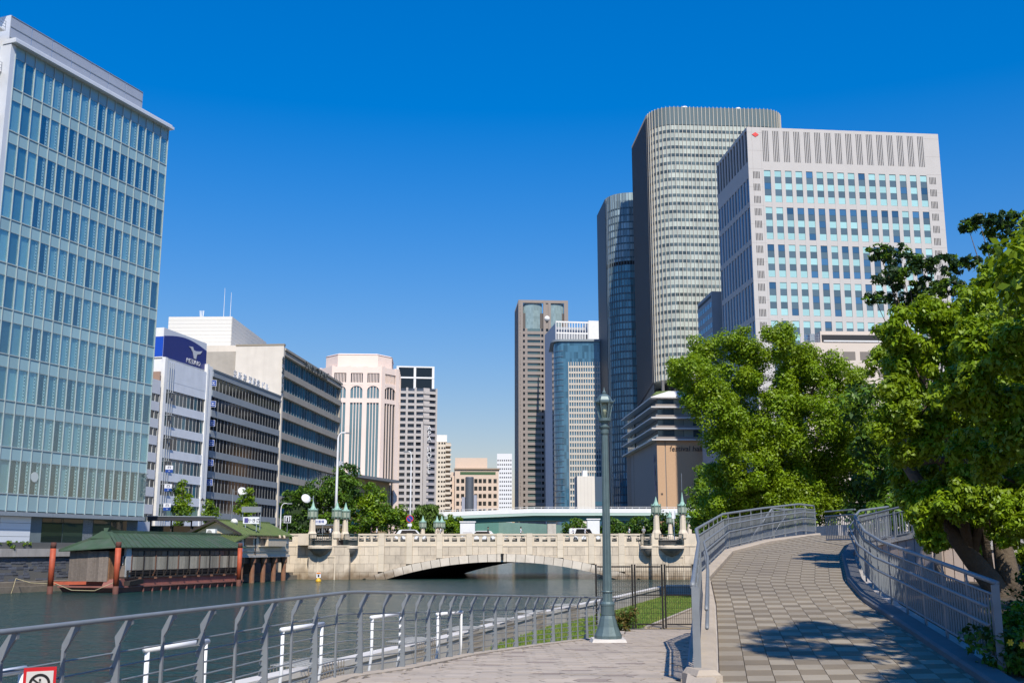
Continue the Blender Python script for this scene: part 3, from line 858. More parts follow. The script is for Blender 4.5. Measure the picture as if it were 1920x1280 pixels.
# rear wing with the white penthouse
Dr = 272.0
cr = at(388, 648, Dr)
root = thing('cream_office_wing', 'cream stone office wing behind the grey building with a white rooftop plant house', 'building', (at(300, 648, Dr).x, Dr, STREET), R(-1.5))
rW = run(at(300, 648, Dr), R(-1.5), 487, 650)
rH = cr.z - STREET
MB().box(0, rW, 1.5, 20, 0, rH - 0.3).build('block', M_stone, root)
for f in range(9):
    zb = rH - 2.6 - f * fh4 * 1.02
    pb('ledge', M_stone, root, 0, rW, 0, 1.55, zb, zb + (2.6 if f == 0 else fh4 * 0.42))
    for i in range(14):
        xa, xb = lerp(0, rW, i / 14), lerp(0, rW, (i + 1) / 14)
        pb('window', M_winb, root, xa + 0.06, xb - 0.06, 1.3, 1.36, zb - fh4 * 0.6, zb)
        if f < 2: pb('mullion', M_white, root, xb - 0.06, xb + 0.06, 1.1, 1.4, zb - fh4 * 0.6 + .003, zb - .003)
    if f < 2: MB().bar((0, 0.1, zb - fh4 * .42), (rW, 0.1, zb - fh4 * .42), 0.08, 0.08).build('balcony_rail', M_white, root)
# plant house with louvred sides
ph = at(431, 597, Dr + 6)
pw0, pw1 = 0.4, rW * 0.70
pz0, pz1 = rH - 0.29, ph.z - STREET
xr = run(at(300, 648, Dr), R(-1.5), 425, 620)
xr2 = 26
nlv = 9
for k in range(nlv):
    za, zb = lerp(pz0, pz1, k / nlv), lerp(pz0, pz1, (k + 1) / nlv)
    pb('louvre_panel', mat('white_louvre', (0.72, 0.70, 0.64), 0.6), root, pw0, xr, 4.0, 4.3, za + 0.04, zb)
    pb('louvre_panel', mat('white_louvre', (0.72, 0.70, 0.64), 0.6), root, xr - 0.3, xr + 0.05, 4.32, 40, za + 0.04, zb)
MB().box(pw0 + 0.2, xr - 0.31, 4.31, 40, pz0, pz1 - 0.05).build('plant_house', mat('grey_house', (0.4, 0.4, 0.38), 0.7), root)
for k, (px, py, h) in enumerate(((422, 540, 0), (434, 548, 0))):
    top_ = at(px, py, Dr + 14)
    an = link('antenna_mast', MB().tube([(0, 0, 0), (0, 0, top_.z - ph.z)], [0.09, 0.04], 6).mesh('mast', M_white))
    an.location = (top_.x, Dr + 14, ph.z)
    props(an, ('taller left' if k == 0 else 'shorter right') + ' white antenna mast on the rooftop plant house', 'antenna')
p_ = at(378, 597, Dr + 8)
an = thing('antenna_cluster', 'small white mobile antenna cluster on the plant house roof', 'antenna', (p_.x, p_.y, ph.z - 0.1))
MB().tube([(0, 0, 0), (0, 0, 2.6)], 0.08, 6).build('pole', M_white, an)
for dx, tl in ((-0.35, -0.15), (0, 0), (0.35, 0.15)): MB().bar((dx, 0, 1.0), (dx + tl, 0, 2.7), 0.2, 0.12).build('antenna_panel', M_white, an)
# ================================================================== far towers along the river
class Face:
    """one straight side of a building: boxes are given along the side, inwards and up"""
    def __init__(s, root, p0, p1):
        s.root = root; s.o = Vector((p0[0], p0[1], 0)); d = Vector((p1[0] - p0[0], p1[1] - p0[1], 0))
        s.L = d.length; s.a = math.atan2(d.y, d.x)
        s.u = d.normalized(); s.n = Vector((-s.u.y, s.u.x, 0))
    def box(s, name, m, x0, x1, y0, y1, z0, z1):
        l = s.o + s.u * x0 + s.n * y0 + Vector((0, 0, z0))
        return link(name, ubox(m), s.root, l, (0, 0, s.a), (x1 - x0, y1 - y0, z1 - z0))
    def mesh(s, name, mb, m, **k):
        o = mb.build(name, m, s.root, **k); o.location = s.o; o.rotation_euler = (0, 0, s.a)
        return o
def offset_poly(pts, d):
    c = Vector((sum(p[0] for p in pts) / len(pts), sum(p[1] for p in pts) / len(pts)))
    return [tuple(Vector(p) + (c - Vector(p)).normalized() * d) for p in pts]
def bldg(name, label, px, py, D, a=0.0):
    c = at(px, py, D)
    r = thing(name, label, 'building', (c.x, c.y, STREET), a)
    r['_h'] = c.z - STREET
    h = c.z - STREET
    del r['_h']
    return r, c, h
# ---- pink octagonal tower
M_pink = mat('pink_stone', (0.82, 0.67, 0.58), 0.75, nscale=0.3, namt=0.03)
M_pinkwin = glass('pink_tower_glass', (0.12, 0.20, 0.23), 0.08, 1.7, 0.3, cell=(1.4, 3.4))
M_pinkdk = glass('pink_tower_dark_glass', (0.03, 0.035, 0.04), 0.08, 1.6, 0.4, cell=(1.4, 3.4))
Dp = 370.0
root, c, H = bldg('pink_octagonal_tower', 'pale pink octagonal office tower with tall window strips and arched top windows', 623, 690, Dp, R(4))
fw_ = run(c, R(4), 716, 690)
s45 = fw_ * 0.45
oct_ = [(0, 0), (fw_, 0), (fw_ + s45 * .75, s45 * .85), (fw_ + s45 * .75, s45 + fw_ * .9), (fw_, 2 * s45 + fw_ * .9), (0, 2 * s45 + fw_ * .9), (-s45 * .75, s45 + fw_ * .9), (-s45 * .75, s45 * .85)]
MB().prism(offset_poly(oct_, 0.9), 0, H).build('core', M_pink, root)
topc = at(623, 660, Dp).z - STREET
MB().prism(offset_poly(oct_, 3.2), H - 0.5, topc - 0.3).build('crown_drum', M_pink, root)
MB().hexa([(p[0], p[1], topc - 0.299) for p in offset_poly(oct_, 3.0)], [(p[0], p[1], topc + 0.2) for p in offset_poly(oct_, 4.0)]).build('crown_roof', M_pink, root)
for fi, (p0, p1, groups, dark) in enumerate(((oct_[7], oct_[0], 1, False), (oct_[0], oct_[1], 3, False), (oct_[1], oct_[2], 1, True), (oct_[2], oct_[3], 3, True))):
    f = Face(root, p0, p1)
    gl = M_pinkdk if dark else M_pinkwin
    mod = f.L / groups
    gwid = mod * 0.72 if groups > 1 else mod * 0.62
    z1, z2, z3, z4 = H * 0.805, H * 0.83, H * 0.885, H * 0.92     # strip top, arch base, arch top, slots
    f.box('wall_band', M_pink, 0, f.L, 0, 0.95, z1, z2)
    f.box('wall_band', M_pink, 0, f.L, 0, 0.95, z3 + 1.2, z4)
    f.box('wall_band', M_pink, 0, f.L, 0, 0.95, H - 1.6, H + 0.6)
    f.box('base', M_pink, 0, f.L, -0.05, 0.95, 0, 2.5)
    for g in range(groups):
        xa = (g + 0.5) * mod - gwid / 2; xb = xa + gwid
        f.box('window_strip', gl, xa, xb, 0.5, 0.56, 2.5, z1)
        f.box('arched_window', gl, xa, xb, 0.5, 0.56, z2, z3 + 1.2)
        f.box('top_slots', M_pinkdk, xa, xb, 0.6, 0.66, z4, H - 1.6)
        for k in range(1, 4):
            x = lerp(xa, xb, k / 4)
            f.box('rib', M_pink, x - 0.14, x + 0.14, 0.1, 0.95, 2.51, z1 - .01)
            f.box('rib', M_pink, x - 0.12, x + 0.12, 0.3, 0.95, z2 + .01, z3 + 1.19)
        for k in range(1, 8):
            x = lerp(xa, xb, k / 8)
            f.box('slot_rib', M_pink, x - 0.12, x + 0.12, 0.2, 0.95, z4 + .01, H - 1.61)
        # arch head over the window
        arch = MB(); n = 8
        pts = [(xa, z3 + 1.19), (xa, z3 - 0.6)] + [(lerp(xa, xb, 0.5 - 0.5 * math.cos(math.pi * k / n)), z3 - 0.6 + 1.6 * math.sin(math.pi * k / n)) for k in range(n + 1)] + [(xb, z3 - .6), (xb, z3 + 1.19)]
        L_ = [(pts[0][0], pts[0][1])]
        for k in range(n):
            a0 = (lerp(xa, xb, 0.5 - 0.5 * math.cos(math.pi * k / n)), z3 - 0.6 + 1.6 * math.sin(math.pi * k / n)); a1 = (lerp(xa, xb, 0.5 - 0.5 * math.cos(math.pi * (k + 1) / n)), z3 - 0.6 + 1.6 * math.sin(math.pi * (k + 1) / n))
            arch.prism_y([(a0[0], a0[1]), (a1[0], a1[1]), (a1[0], z3 + 1.21), (a0[0], z3 + 1.21)], 0.05, 0.94)
        f.mesh('arch_head', arch, M_pink)
    edges = [0] + sum([[(g + 0.5) * mod - gwid / 2, (g + 0.5) * mod + gwid / 2] for g in range(groups)], []) + [f.L]
    for k in range(0, len(edges), 2):
        f.box('pier', M_pink, edges[k] + .002, edges[k + 1] - .002, -0.1, 0.94, 0.01, H + 0.9)
# ---- hotel tower with vertical lettering
M_hotel = mat('lilac_grey_tile', (0.47, 0.435, 0.41), 0.7, nscale=0.3, namt=0.04)
M_hotelwin = glass('hotel_glass', (0.05, 0.06, 0.08), 0.1, 1.6, 0.6, cell=(1.6, 3.0))
M_hpanel = mat('hotel_rail_panel', (0.36, 0.34, 0.36), 0.5)
Da = 450.0
root, c, H = bldg('hotel_tower', 'slim grey hotel tower with stacked balcony bands and a black glass rooftop frame', 766, 726, Da, R(7))
w = run(c, R(7), 820, 726)
xm = w * 0.53
MB().prism([(-8, 1.2), (xm - 4, 1.2), (xm, 0.8), (w, 3.2), (w, 16), (-8, 16)], 0, H - 0.2).build('block', M_hotelwin, root)
nf = 26; fh = H / nf
fa = Face(root, (-6, 0.6), (xm, 0.6)); fb = Face(root, (xm, 0.6), (w, 2.9))
for k in range(nf):
    z = k * fh
    fa.box('balcony_band', M_hotel, 0, fa.L, -0.4, 1.0, z, z + fh * 0.42)
    fb.box('balcony_band', M_hpanel if k < nf - 6 else M_hotel, 0, fb.L, -0.4, 1.0, z, z + fh * 0.45)
    fb.box('wall_panel', M_hotel, 0, fb.L * 0.45, 0.0, 1.0, z + fh * .45, z + fh)
for x in (5.0, 5 + (xm + 1) * 0.48, fa.L - 0.9):
    fa.box('pier', M_hotel, x, x + 0.9, -0.6, 1.0, 0.0, H - fh * 6 if x > 10 else H)
fb.box('pier', M_hotel, 0, 1.6, -0.6, 1.0, 0, H - 6.2 * fh)
fb.box('pier', M_hotel, fb.L - 0.7, fb.L, -0.6, 1.0, 0, H)
tw_ = at(766, 684, Da).z - STREET
pb('rooftop_glass', M_darkwin, root, -5, w - 1.8, 3.2, 11, H, tw_ - 0.6)
for x in (-5.2, xm - 4.3, w - 2.2): pb('rooftop_post', M_white, root, x, x + 1.0, 2.9, 3.9, H, tw_)
pb('rooftop_beam', M_white, root, -5.2, w - 1.2, 2.85, 3.95, tw_ - 0.599, tw_)
pb('rooftop_beam', M_white, root, -5.2, w - 1.2, 2.8, 3.85, lerp(H, tw_, .45), lerp(H, tw_, .52))
for k, ch in enumerate('APA HOTEL'):
    if ch == ' ': continue
    z = at(805, 800 + 10.2 * k, Da).z - STREET
    o = link('wall_letter', text_mesh(ch, 2.9, 0.1, M_white), root, fb.o + fb.u * (fb.L * 0.42) + fb.n * -0.75 + Vector((0, 0, z - 1.2)), (0, 0, fb.a))
# ---- cream apartment tower
M_cream = mat('cream_render', (0.70, 0.62, 0.52), 0.8, nscale=0.3, namt=0.04)
Dc = 480.0
root, c, H = bldg('cream_apartment_tower', 'narrow cream apartment tower with stepped balconies right of the hotel tower', 821, 827, Dc, R(5))
w = run(c, R(5), 845, 827)
MB().box(-2, w * .62, 0, 14, 0, H).build('block', M_cream, root)
MB().box(w * .62, w, 1.5, 14, 0, H - 0.4).build('balcony_core', mat('tan_core', (0.42, 0.36, 0.29), 0.8), root)
pb('penthouse', M_white, root, -1, w * 0.72, 2, 10, H, at(821, 814, Dc).z - STREET)
nf = 22; fh = H / nf
for k in range(nf):
    pb('balcony', M_cream, root, w * .62, w + .3, -0.3, 1.6, k * fh, k * fh + fh * .45)
    for x in (0.3, 1.6, 2.7): pb('window', M_darkwin, root, x, x + .75, -0.04, 0.02, k * fh + fh * .4, k * fh + fh * .8)
# ---- beige hotel block
M_peach = mat('peach_tile', (0.67, 0.525, 0.41), 0.8, nscale=0.3, namt=0.03)
Db = 520.0
root, c, H = bldg('beige_hotel_block', 'beige hotel block with a square roof box and rows of paired windows', 853, 880, Db, R(2))
w = run(c, R(2), 935, 880)
MB().box(0, w, 0.3, 18, 0, H).build('block', M_peach, root)
pb('roof_edge', mat('brown_edge', (0.3, 0.22, 0.15), 0.7), root, -0.4, w + .4, -0.3, 18, H, H + .7)
pb('roof_box', M_peach, root, w * .0, w * 0.74, 3, 15, H + .71, at(853, 857, Db).z - STREET)
MB().box(-4.2, -0.01, 2.2, 16, 0, H - 1).build('side_wing', M_peach, root)
nf = 9; fh = (H - 5) / nf
for k in range(nf):
    z = k * fh + 2.2
    for i, x in enumerate((0.07, 0.18, 0.28, .38, .48, .58, .68, .80, .92)):
        wd = 0.034 if i == 0 else 0.04
        pb('window', M_darkwin, root, w * (x - wd / 2) - 0.35, w * (x + wd / 2) + .35, 0.24, 0.31, z, z + fh * .55)
    pb('balcony', M_peach, root, -3.4, -1.2, 1.2, 2.3, z - .6, z + fh * .25)
    pb('window', M_darkwin, root, -3.2, -1.4, 2.13, 2.21, z + fh * .25, z + fh * .8)
pb('clerestory', mat('green_strip', (0.06, 0.12, 0.05), 0.5), root, w * .12, w * .93, 0.22, 0.31, H - 2.4, H - 1.0)
# dark cylinder chimney with a pale block in front of it
p_ = at(880, 955, 480)
ch_ = thing('round_chimney_block', 'dark grey round stack with pale lean-to blocks in front of the beige hotel', 'building', (p_.x, p_.y, STREET))
hh = at(880, 895, 480).z - STREET
MB().lathe([(1.9, 0), (1.9, hh), (1.7, hh + .3)], 20).build('stack', mat('stack_grey', (0.13, 0.15, 0.18), 0.5, 0.3), ch_, smooth=False)
MB().box(-3.4, -1.95, -1, 3, 0, hh * .72).build('lean_to', mat('lilac_wall', (0.35, 0.37, 0.45), 0.7), ch_)
MB().box(1.95, 3.3, -1, 3, 0, hh * .75).build('lean_to', mat('lilac_wall', (0.35, 0.37, 0.45), 0.7), ch_)
for k in range(4): pb('window', M_darkwin, ch_, -3.2, -2.2, -1.06, -1.003, 2 + 3 * k, 3.6 + 3 * k)
# ---- white gridded apartment tower
Dw = 700.0
root, c, H = bldg('white_grid_tower', 'distant white apartment tower with a fine grid of dark windows', 932, 850, Dw, R(0))
w = run(c, 0, 960, 850)
MB().box(0, w, 0.5, 14, 0, H).build('block', mat('pale_grid', (0.74, 0.75, 0.77), 0.7), root)
nf = 21; fh = (H - 3) / nf
for k in range(nf):
    for i in range(7):
        pb('window', mat('far_window', (.06, .065, .075), .5), root, w * (i + .2) / 7, w * (i + .75) / 7, 0.44, 0.51, k * fh + .9, k * fh + fh * .68)
# ---- brown tower with the recessed round-cornered top
M_brown = mat('brown_granite', (0.28, 0.24, 0.21), 0.7, nscale=0.3, namt=0.04)
M_brwin = glass('brown_tower_glass', (0.09, 0.13, 0.12), 0.07, 1.8, 0.5)
M_ghost = glass('round_corner_glass', (0.24, 0.32, 0.32), 0.1, 1.7, 0.15, cell=(1.0, 2.0))
Dn = 720.0
root, c, H = bldg('brown_tower', 'tall brown granite tower with a square frame over rounded glass corners at the top', 972, 562, Dn, R(4))
w = run(c, R(4), 1065, 562)
MB().box(0.8, w - .8, 1.6, 34, 0, H - 9).build('core', mat('dark_brown', (0.10, 0.085, 0.075), 0.6), root)
# left return face, ribbed
fl = Face(root, (0, 36), (0, 0))
for k in range(13): fl.box('rib', M_brown, k * fl.L / 13, k * fl.L / 13 + fl.L / 13 * .55, 0, 1.6, 0, H)
fl.box('spandrels', mat('dark_rib', (0.07, 0.065, 0.06), .6), 0, fl.L, .8, 1.5, 0, H - 0.4)
edges = [0.0, 0.09, 0.17, 0.49, .57, 0.60, 0.66, .98]
for (xa, xb) in ((0, .09), (.50, .55), (.60, .65), (.92, 1.0)):
    pb('pier', M_brown, root, w * xa, w * xb, 0, 1.7, 0, H)
pb('top_beam', M_brown, root, w * .09 + .003, w * .92 - .003, 0.02, 1.7, H - 2.0, H)
nf = 36; z0 = 4; topz = H - 20; fh = (topz - z0) / nf
for k in range(nf):
    z = z0 + k * fh
    pb('floor_band', M_brown, root, w * .092, w * .918, 0.25, 1.65, z, z + fh * .50)
    for (xa, xb) in ((.095, .13), (.18, .44), (.455, .495), (.555, .595), (.66, .86), (.87, .915)):
        pb('window', M_brwin if xb - xa > .1 else M_darkwin, root, w * xa, w * xb, 1.0, 1.06, z + fh * .5, z + fh)
    for (xa, xb) in ((.13, .18), (.44, .455), (.86, .87)): pb('jamb', M_brown, root, w * xa, w * xb, .3, 1.6, z + fh * .5 + .005, z + fh - .005)
for sx in (.29, .73):
    arc_ = [(w * (sx + .19 * math.sin(R(q))), 2.6 - 1.6 * math.cos(R(q))) for q in range(-80, 81, 20)]
    MB().prism(arc_ + [(w * (sx + .19), 6), (w * (sx - .19), 6)], topz, H - 2.1).build('round_corner', M_ghost, root)
pb('top_panel', M_brown, root, w * .51, w * .64, 0.6, 1.5, topz, H - 2.1)
m_ = MB().lathe([(2.0, 0), (1.9, .7), (1.2, 1.5), (.1, 1.9)], 16); o = m_.build('dish', M_white, root, smooth=True); o.rotation_euler = (R(90), 0, 0); o.location = (w * .575, 0.5, H - 13)
# ---- white slab with an open roof frame
M_palegrey = mat('pale_slab', (0.50, 0.52, 0.55), 0.6, nscale=.3, namt=.03)
Dl = 660.0
root, c, H = bldg('white_frame_tower', 'white slab tower with an open steel frame on its roof between brown and blue towers', 1042, 602, Dl, R(8))
w = run(c, R(8), 1125, 604)
Hs = at(1042, 640, Dl).z - STREET
MB().box(0, w, 0, 26, 0, Hs).build('slab', M_palegrey, root)
fl = Face(root, (0, 40), (0, 0))
fl.box('side_wall', M_palegrey, 0, 39.9, -0.2, 0.5, 0, H - 1)
for k in range(30):
    z = Hs - 2 - k * 4.2
    if z > 4: pb('window', M_darkwin, root, 0.8, 2.6, -0.06, -0.003, z, z + 2.2)
for k in range(13):
    x = lerp(0, w * .72, k / 12)
    pb('frame_post', M_white, root, x, x + .45, 0.2, 0.8, Hs + .003, H)
pb('frame_beam', M_white, root, 0, w * .74, 0.1, 1.0, H - .8, H + .2)
pb('frame_beam', M_white, root, 0, w * .72, 0.25, 0.75, lerp(Hs, H, .4), lerp(Hs, H, .47))
pb('plant_box', mat('roof_plant', (0.40, 0.42, 0.45), .7), root, 1, w * .7, 5, 20, Hs + .002, lerp(Hs, H, .8))
pb('white_box', M_white, root, w * .74, w * 1.05, 0, 20, Hs - 6, H + 1)
# ---- blue glass tower with the rounded left corner
M_bglass = glass('blue_curtain_glass', (0.05, 0.13, 0.20), 0.06, 1.8, 0.35, cell=(1.2, 3.8))
M_cream2 = mat('cream_fin', (0.58, 0.54, 0.48), 0.6)
Du = 600.0
root, c, H = bldg('blue_glass_tower', 'blue glass tower with a rounded corner and a pale window grid on its front', 1064, 640, Du, R(0))
w = run(c, 0, 1128, 640)
rr = 7.0
arc = [(-rr * .35 + -rr * math.sin(t) * .75, rr - rr * math.cos(t)) for t in [R(q) for q in range(0, 91, 10)]]
foot = [(w, 0)] + [(w, 34), (arc[-1][0], 34)] + list(reversed(arc))
MB().prism(foot, 0, H).build('glass_body', M_bglass, root)
cap = [(p[0] * 1.0 - 1.0 if p[0] < 0 else p[0], p[1] - .8) for p in foot]
MB().prism([(p[0] * 1.25, p[1] - (1.0 if p[1] < 5 else 0)) for p in foot], H + .003, H + 1.2).build('roof_edge', M_galv2, root)
nf = 31; fh = (H - 14) / nf
m_ = MB()
for k in range(nf + 3):
    z = 2 + k * fh
    if z > H - 1: break
    for (p, q) in zip(arc, arc[1:]): m_.bar((p[0], p[1] - .12, z), (q[0], q[1] - .12, z), 0.25, 0.5)
m_.build('corner_bands', mat('blue_band', (0.10, 0.17, 0.24), .4, .2), root, kind='stuff')
ncol = 14
for k in range(nf):
    z = 2 + k * fh
    pb('floor_band', M_cream2, root, 0.5, w, -0.35, 0.0, z, z + fh * .33)
for i in range(ncol + 1):
    x = lerp(.5, w, i / ncol); pb('fin', M_cream2, root, x - .22, x + .22, -.6, -.003, 2.0, H - 12)
# ---- small white block with a dark companion
Ds2 = 540.0
root, c, H = bldg('small_white_block', 'small plain white block with a rooftop box behind the lamp post', 1082, 892, Ds2, R(3))
w = run(c, R(3), 1115, 892)
MB().box(0, w, 0, 12, 0, H).build('block', mat('blank_white', (0.74, 0.70, 0.64), .7, nscale=.2, namt=.03), root)
fl = Face(root, (0, 8), (0, 0)); fl.box('dark_side', mat('scaffold_grey', (0.22, 0.23, 0.24), .7, nscale=1.2, namt=.4), 0, 8, -.12, -.01, 0, H)
for k in range(9): fl.box('side_ladder', M_palegrey, 1, 7, -.25, -.13, 2 + 2.2 * k, 2.6 + 2.2 * k)
for k in range(4): pb('panel_joint', mat('joint_line', (.5, .47, .43), .8), root, w * (k + 1) / 5 - .04, w * (k + 1) / 5 + .04, -.02, -.003, 0, H)
pb('roof_box', M_white, root, w * .35, w * .62, 2, 6, H + .002, H + 3)
root, c, H = bldg('dark_blue_block', 'dark blue office block tucked beside the small white block', 1113, 893, 545, 0)
w = run(c, 0, 1135, 893)
MB().box(0, w, 0, 12, 0, H).build('block', mat('navy_clad', (0.06, 0.10, 0.16), .5), root)
for k in range(7): pb('window_strip', M_bglass, root, .3, w - .3, -.06, -.003, 2 + k * 3.2, 4 + k * 3.2)
# ---- low tan building with a dark oversailing roof, left of the pink tower
root, c, H = bldg('tan_eaves_building', 'tan building with an oversailing dark roof in front of the pink tower', 650, 893, 340, R(72))
w = 34
MB().box(0, w, .8, 14, 0, H).build('block', mat('tan_wall', (0.48, 0.34, 0.18), .8, nscale=.5, namt=.06), root)
pb('roof_slab', mat('dark_eaves', (0.20, 0.21, 0.22), .6), root, -3, w + 2, -2.2, 15, H, H + .9)
for k in range(3):
    for i in range(9): pb('window', M_tealwin, root, 1.5 + i * 3.6, 4.3 + i * 3.6, .72, .79, 2 + k * 4, 4.4 + k * 4)
pb('roof_house', M_white, root, -2, 7, 5, 14, H + .91, H + 5.4)
# ---- expressway viaduct and the lower slip road
M_vgreen = mat('viaduct_green', (0.10, 0.24, 0.19), .6, nscale=.4, namt=.06, stain=.15, streak=.7)
M_vpale = mat('viaduct_pale_green', (0.42, 0.55, 0.48), .6)
vd = thing('expressway_viaduct', 'green steel expressway girder with a white parapet crossing behind the bridge', 'viaduct', (0, 300, 0))
v0, v1, v2 = at(818, 960, 300), at(1000, 953, 300), at(1330, 953, 300)
gb = at(1000, 975, 300).z
for (a_, b_) in ((v0, v1), (v1, v2)):
    for (nm, m_, zo0, zo1, y0, y1) in (('parapet', M_white, -1.15, 0, 0.0, .3), ('fascia', M_vpale, -1.9, -1.155, 0.05, 1.0), ('girder', M_vgreen, gb - v1.z, -1.905, 1.2, 9.0)):
        b4 = [(a_.x, y0, a_.z + zo0), (b_.x, y0, b_.z + zo0), (b_.x, y1, b_.z + zo0), (a_.x, y1, a_.z + zo0)]
        t4 = [(p[0], p[1], p[2] - zo0 + zo1) for p in b4]
        MB().hexa(b4, t4).build(nm, m_, vd)
MB().box(v0.x, v2.x, .35, 10, v1.z - 1.15, v1.z - .9).build('deck', M_conc, vd)
rl = MB(); rl.bar((v0.x, .15, v0.z + .45), (v1.x, .15, v1.z + .45), .1, .1); rl.bar((v1.x, .15, v1.z + .45), (v2.x, .15, v2.z + .45), .1, .1)
for k in range(40):
    x = lerp(v0.x, v2.x, k / 39); zz_ = v0.z + (v1.z - v0.z) * min(1, (x - v0.x) / (v1.x - v0.x))
    rl.bar((x, .15, zz_ - .1), (x, .15, zz_ + .5), .08, .08)
rl.build('guard_rail', M_white, vd)
for px in (845, 1035, 1300):
    p_ = at(px, 980, 300); MB().box(p_.x - 1.2, p_.x + 1.2, 2, 6, 0, gb - .003).build('pier', M_conc, vd)
sl = thing('slip_road_viaduct', 'lower curving pale green slip road under the expressway girder', 'viaduct', (0, 330, 0))
m_ = MB(); n = 14
for k in range(n):
    xa, xb = lerp(at(865, 985, 330).x, at(1085, 985, 330).x, k / n), lerp(at(865, 985, 330).x, at(1085, 985, 330).x, (k + 1) / n)
    ya, yb = 26 * (k / n) ** 2, 26 * ((k + 1) / n) ** 2
    za = at(900, 976 + 6 * (k / n), 330).z; zb2 = at(900, 998, 330).z
    m_.hexa([(xa, ya, zb2 - 1), (xb, yb, zb2 - 1), (xb, yb + 6, zb2 - 1), (xa, ya + 6, zb2 - 1)], [(xa, ya - .4, za), (xb, yb - .4, za), (xb, yb + 6, za), (xa, ya + 6, za)])
m_.build('curved_girder', mat('slip_green', (0.20, 0.32, 0.26), .6, nscale=.3, namt=.1), sl)
MB().box(at(865, 985, 330).x, at(935, 985, 330).x, -2.2, -1.2, at(900, 998, 330).z - 2, at(900, 976, 330).z).build('side_girder', M_vgreen, sl)
for px in (880, 1050):
    p_ = at(px, 990, 330); MB().box(p_.x - 1, p_.x + 1, 8 if px > 1000 else 1, 10 if px > 1000 else 3, 0, at(900, 998, 330).z - 1.01).build('pier', M_conc, sl)
# ================================================================== towers on the right bank
def rounded(w, d, r, n=8, r_back=0.5):
    """footprint, counter-clockwise from the front-left corner's end; front at y=0"""
    pts = []
    for k in range(n + 1):
        t = R(180 + 90 * k / n); pts.append((r + r * math.cos(t), r + r * math.sin(t)))
    for k in range(n + 1):
        t = R(270 + 90 * k / n); pts.append((w - r + r * math.cos(t), r + r * math.sin(t)))
    pts += [(w, d), (0, d)]
    return pts
def along(pts, step):
    """evenly spaced points with outward normals along an open polyline"""
    out = []; acc = 0.0
    for p, q in zip(pts, pts[1:]):
        d = Vector((q[0] - p[0], q[1] - p[1])); L = d.length
        if L < 1e-6: continue
        u = d / L; nrm = Vector((u.y, -u.x))
        while acc <= L:
            out.append((Vector(p) + u * acc, u, nrm)); acc += step
        acc -= L
    return out
# ---- the tall cream-ribbed tower
M_fpanel = glass('ivory_panel_glass', (0.46, 0.50, 0.44), 0.12, 1.6, 0.22, cell=(1.93, 4.07))
M_fdark = glass('slot_window_glass', (0.10, 0.13, 0.13), 0.1, 1.6, 0.55, cell=(1.93, 4.07))
M_ffin = mat('ivory_fin', (0.54, 0.50, 0.42), 0.55, nscale=.2, namt=.03)
M_fcrown = glass('crown_glass', (0.16, 0.20, 0.19), 0.12, 1.6, 0.15)
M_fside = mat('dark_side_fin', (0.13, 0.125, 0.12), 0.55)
Df = 480.0
af = R(3.5)
cL = at(1222, 205, Df + 8)
root, c, H = bldg('ribbed_high_rise', 'tallest tower with ivory vertical ribs and rounded corners behind the white tower', 1222, 200, Df + 8, af)
w = run(c, af, 1473, 205)
d_ = run(c, af + R(90), 1187, 268)
zb = at(1240, 705, Df).z - STREET
foot = rounded(w, d_, 11.5, 10)
ring = [(0, d_)] + foot[:-1]
MB().prism(foot, zb, H - 0.3).build('glass_body', M_fpanel, root)
ring_front = foot[:-2]
zc = H - 9.0
def band(mb, pts, off, z0, z1):
    op = []
    for i, p in enumerate(pts):
        a = Vector(pts[max(i - 1, 0)]); b = Vector(pts[min(i + 1, len(pts) - 1)]); u = (b - a).normalized(); op.append(Vector(p) + Vector((u.y, -u.x)) * off)
    for p, q in zip(op, op[1:]):
        mb.add([(p.x, p.y, z0), (q.x, q.y, z0), (q.x, q.y, z1), (p.x, p.y, z1)], [(0, 1, 2, 3)])
m_ = MB(); band(m_, ring_front, 0.25, zc, H); m_.build('crown_screen', M_fcrown, root)
fh = 4.07
k = 0
z = zc - fh * 1.0
while z > zb + 2:
    m_ = MB(); band(m_, ring_front, 0.12, z, z + fh * 0.36); m_.build('window_band', M_fdark, root)
    z -= fh
for i, (p, u, nrm) in enumerate(along(ring_front, 1.93)):
    a = math.atan2(u.y, u.x)
    o = link('fin', ubox(M_ffin), root, (p.x - u.x * .125, p.y - u.y * .125, zb), (0, 0, a), (0.25, -0.6, H - zb + .3))
    o.location = (p.x - u.x * .125, p.y - u.y * .125, zb)
# shaded side with close-set ribs
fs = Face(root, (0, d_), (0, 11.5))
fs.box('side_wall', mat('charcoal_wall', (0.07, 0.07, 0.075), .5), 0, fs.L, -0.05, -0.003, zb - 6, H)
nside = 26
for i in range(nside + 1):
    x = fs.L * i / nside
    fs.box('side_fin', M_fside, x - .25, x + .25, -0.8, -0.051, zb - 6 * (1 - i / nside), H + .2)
# recessed neck below, on dark columns
MB().box(6, w - 6, 9, d_ - 2, 0, zb).build('neck', mat('neck_dark', (0.018, 0.02, 0.025), .4), root)
for i in range(7):
    pb('column', M_fside, root, 2 + i * 6, 3.2 + i * 6, 3.5, 4.7, 40, zb - .003)
for (px, nm) in ((1287, 0), (1388, 1)):
    p_ = at(px, 195, Df); lx = run(c, af, px, 200)
    MB().lathe([(1.7, 0), (1.7, 1.0), (1.3, 1.9), (.1, 2.4)], 14, (lx, 4, H)).build('roof_dome', M_white, root, smooth=True)
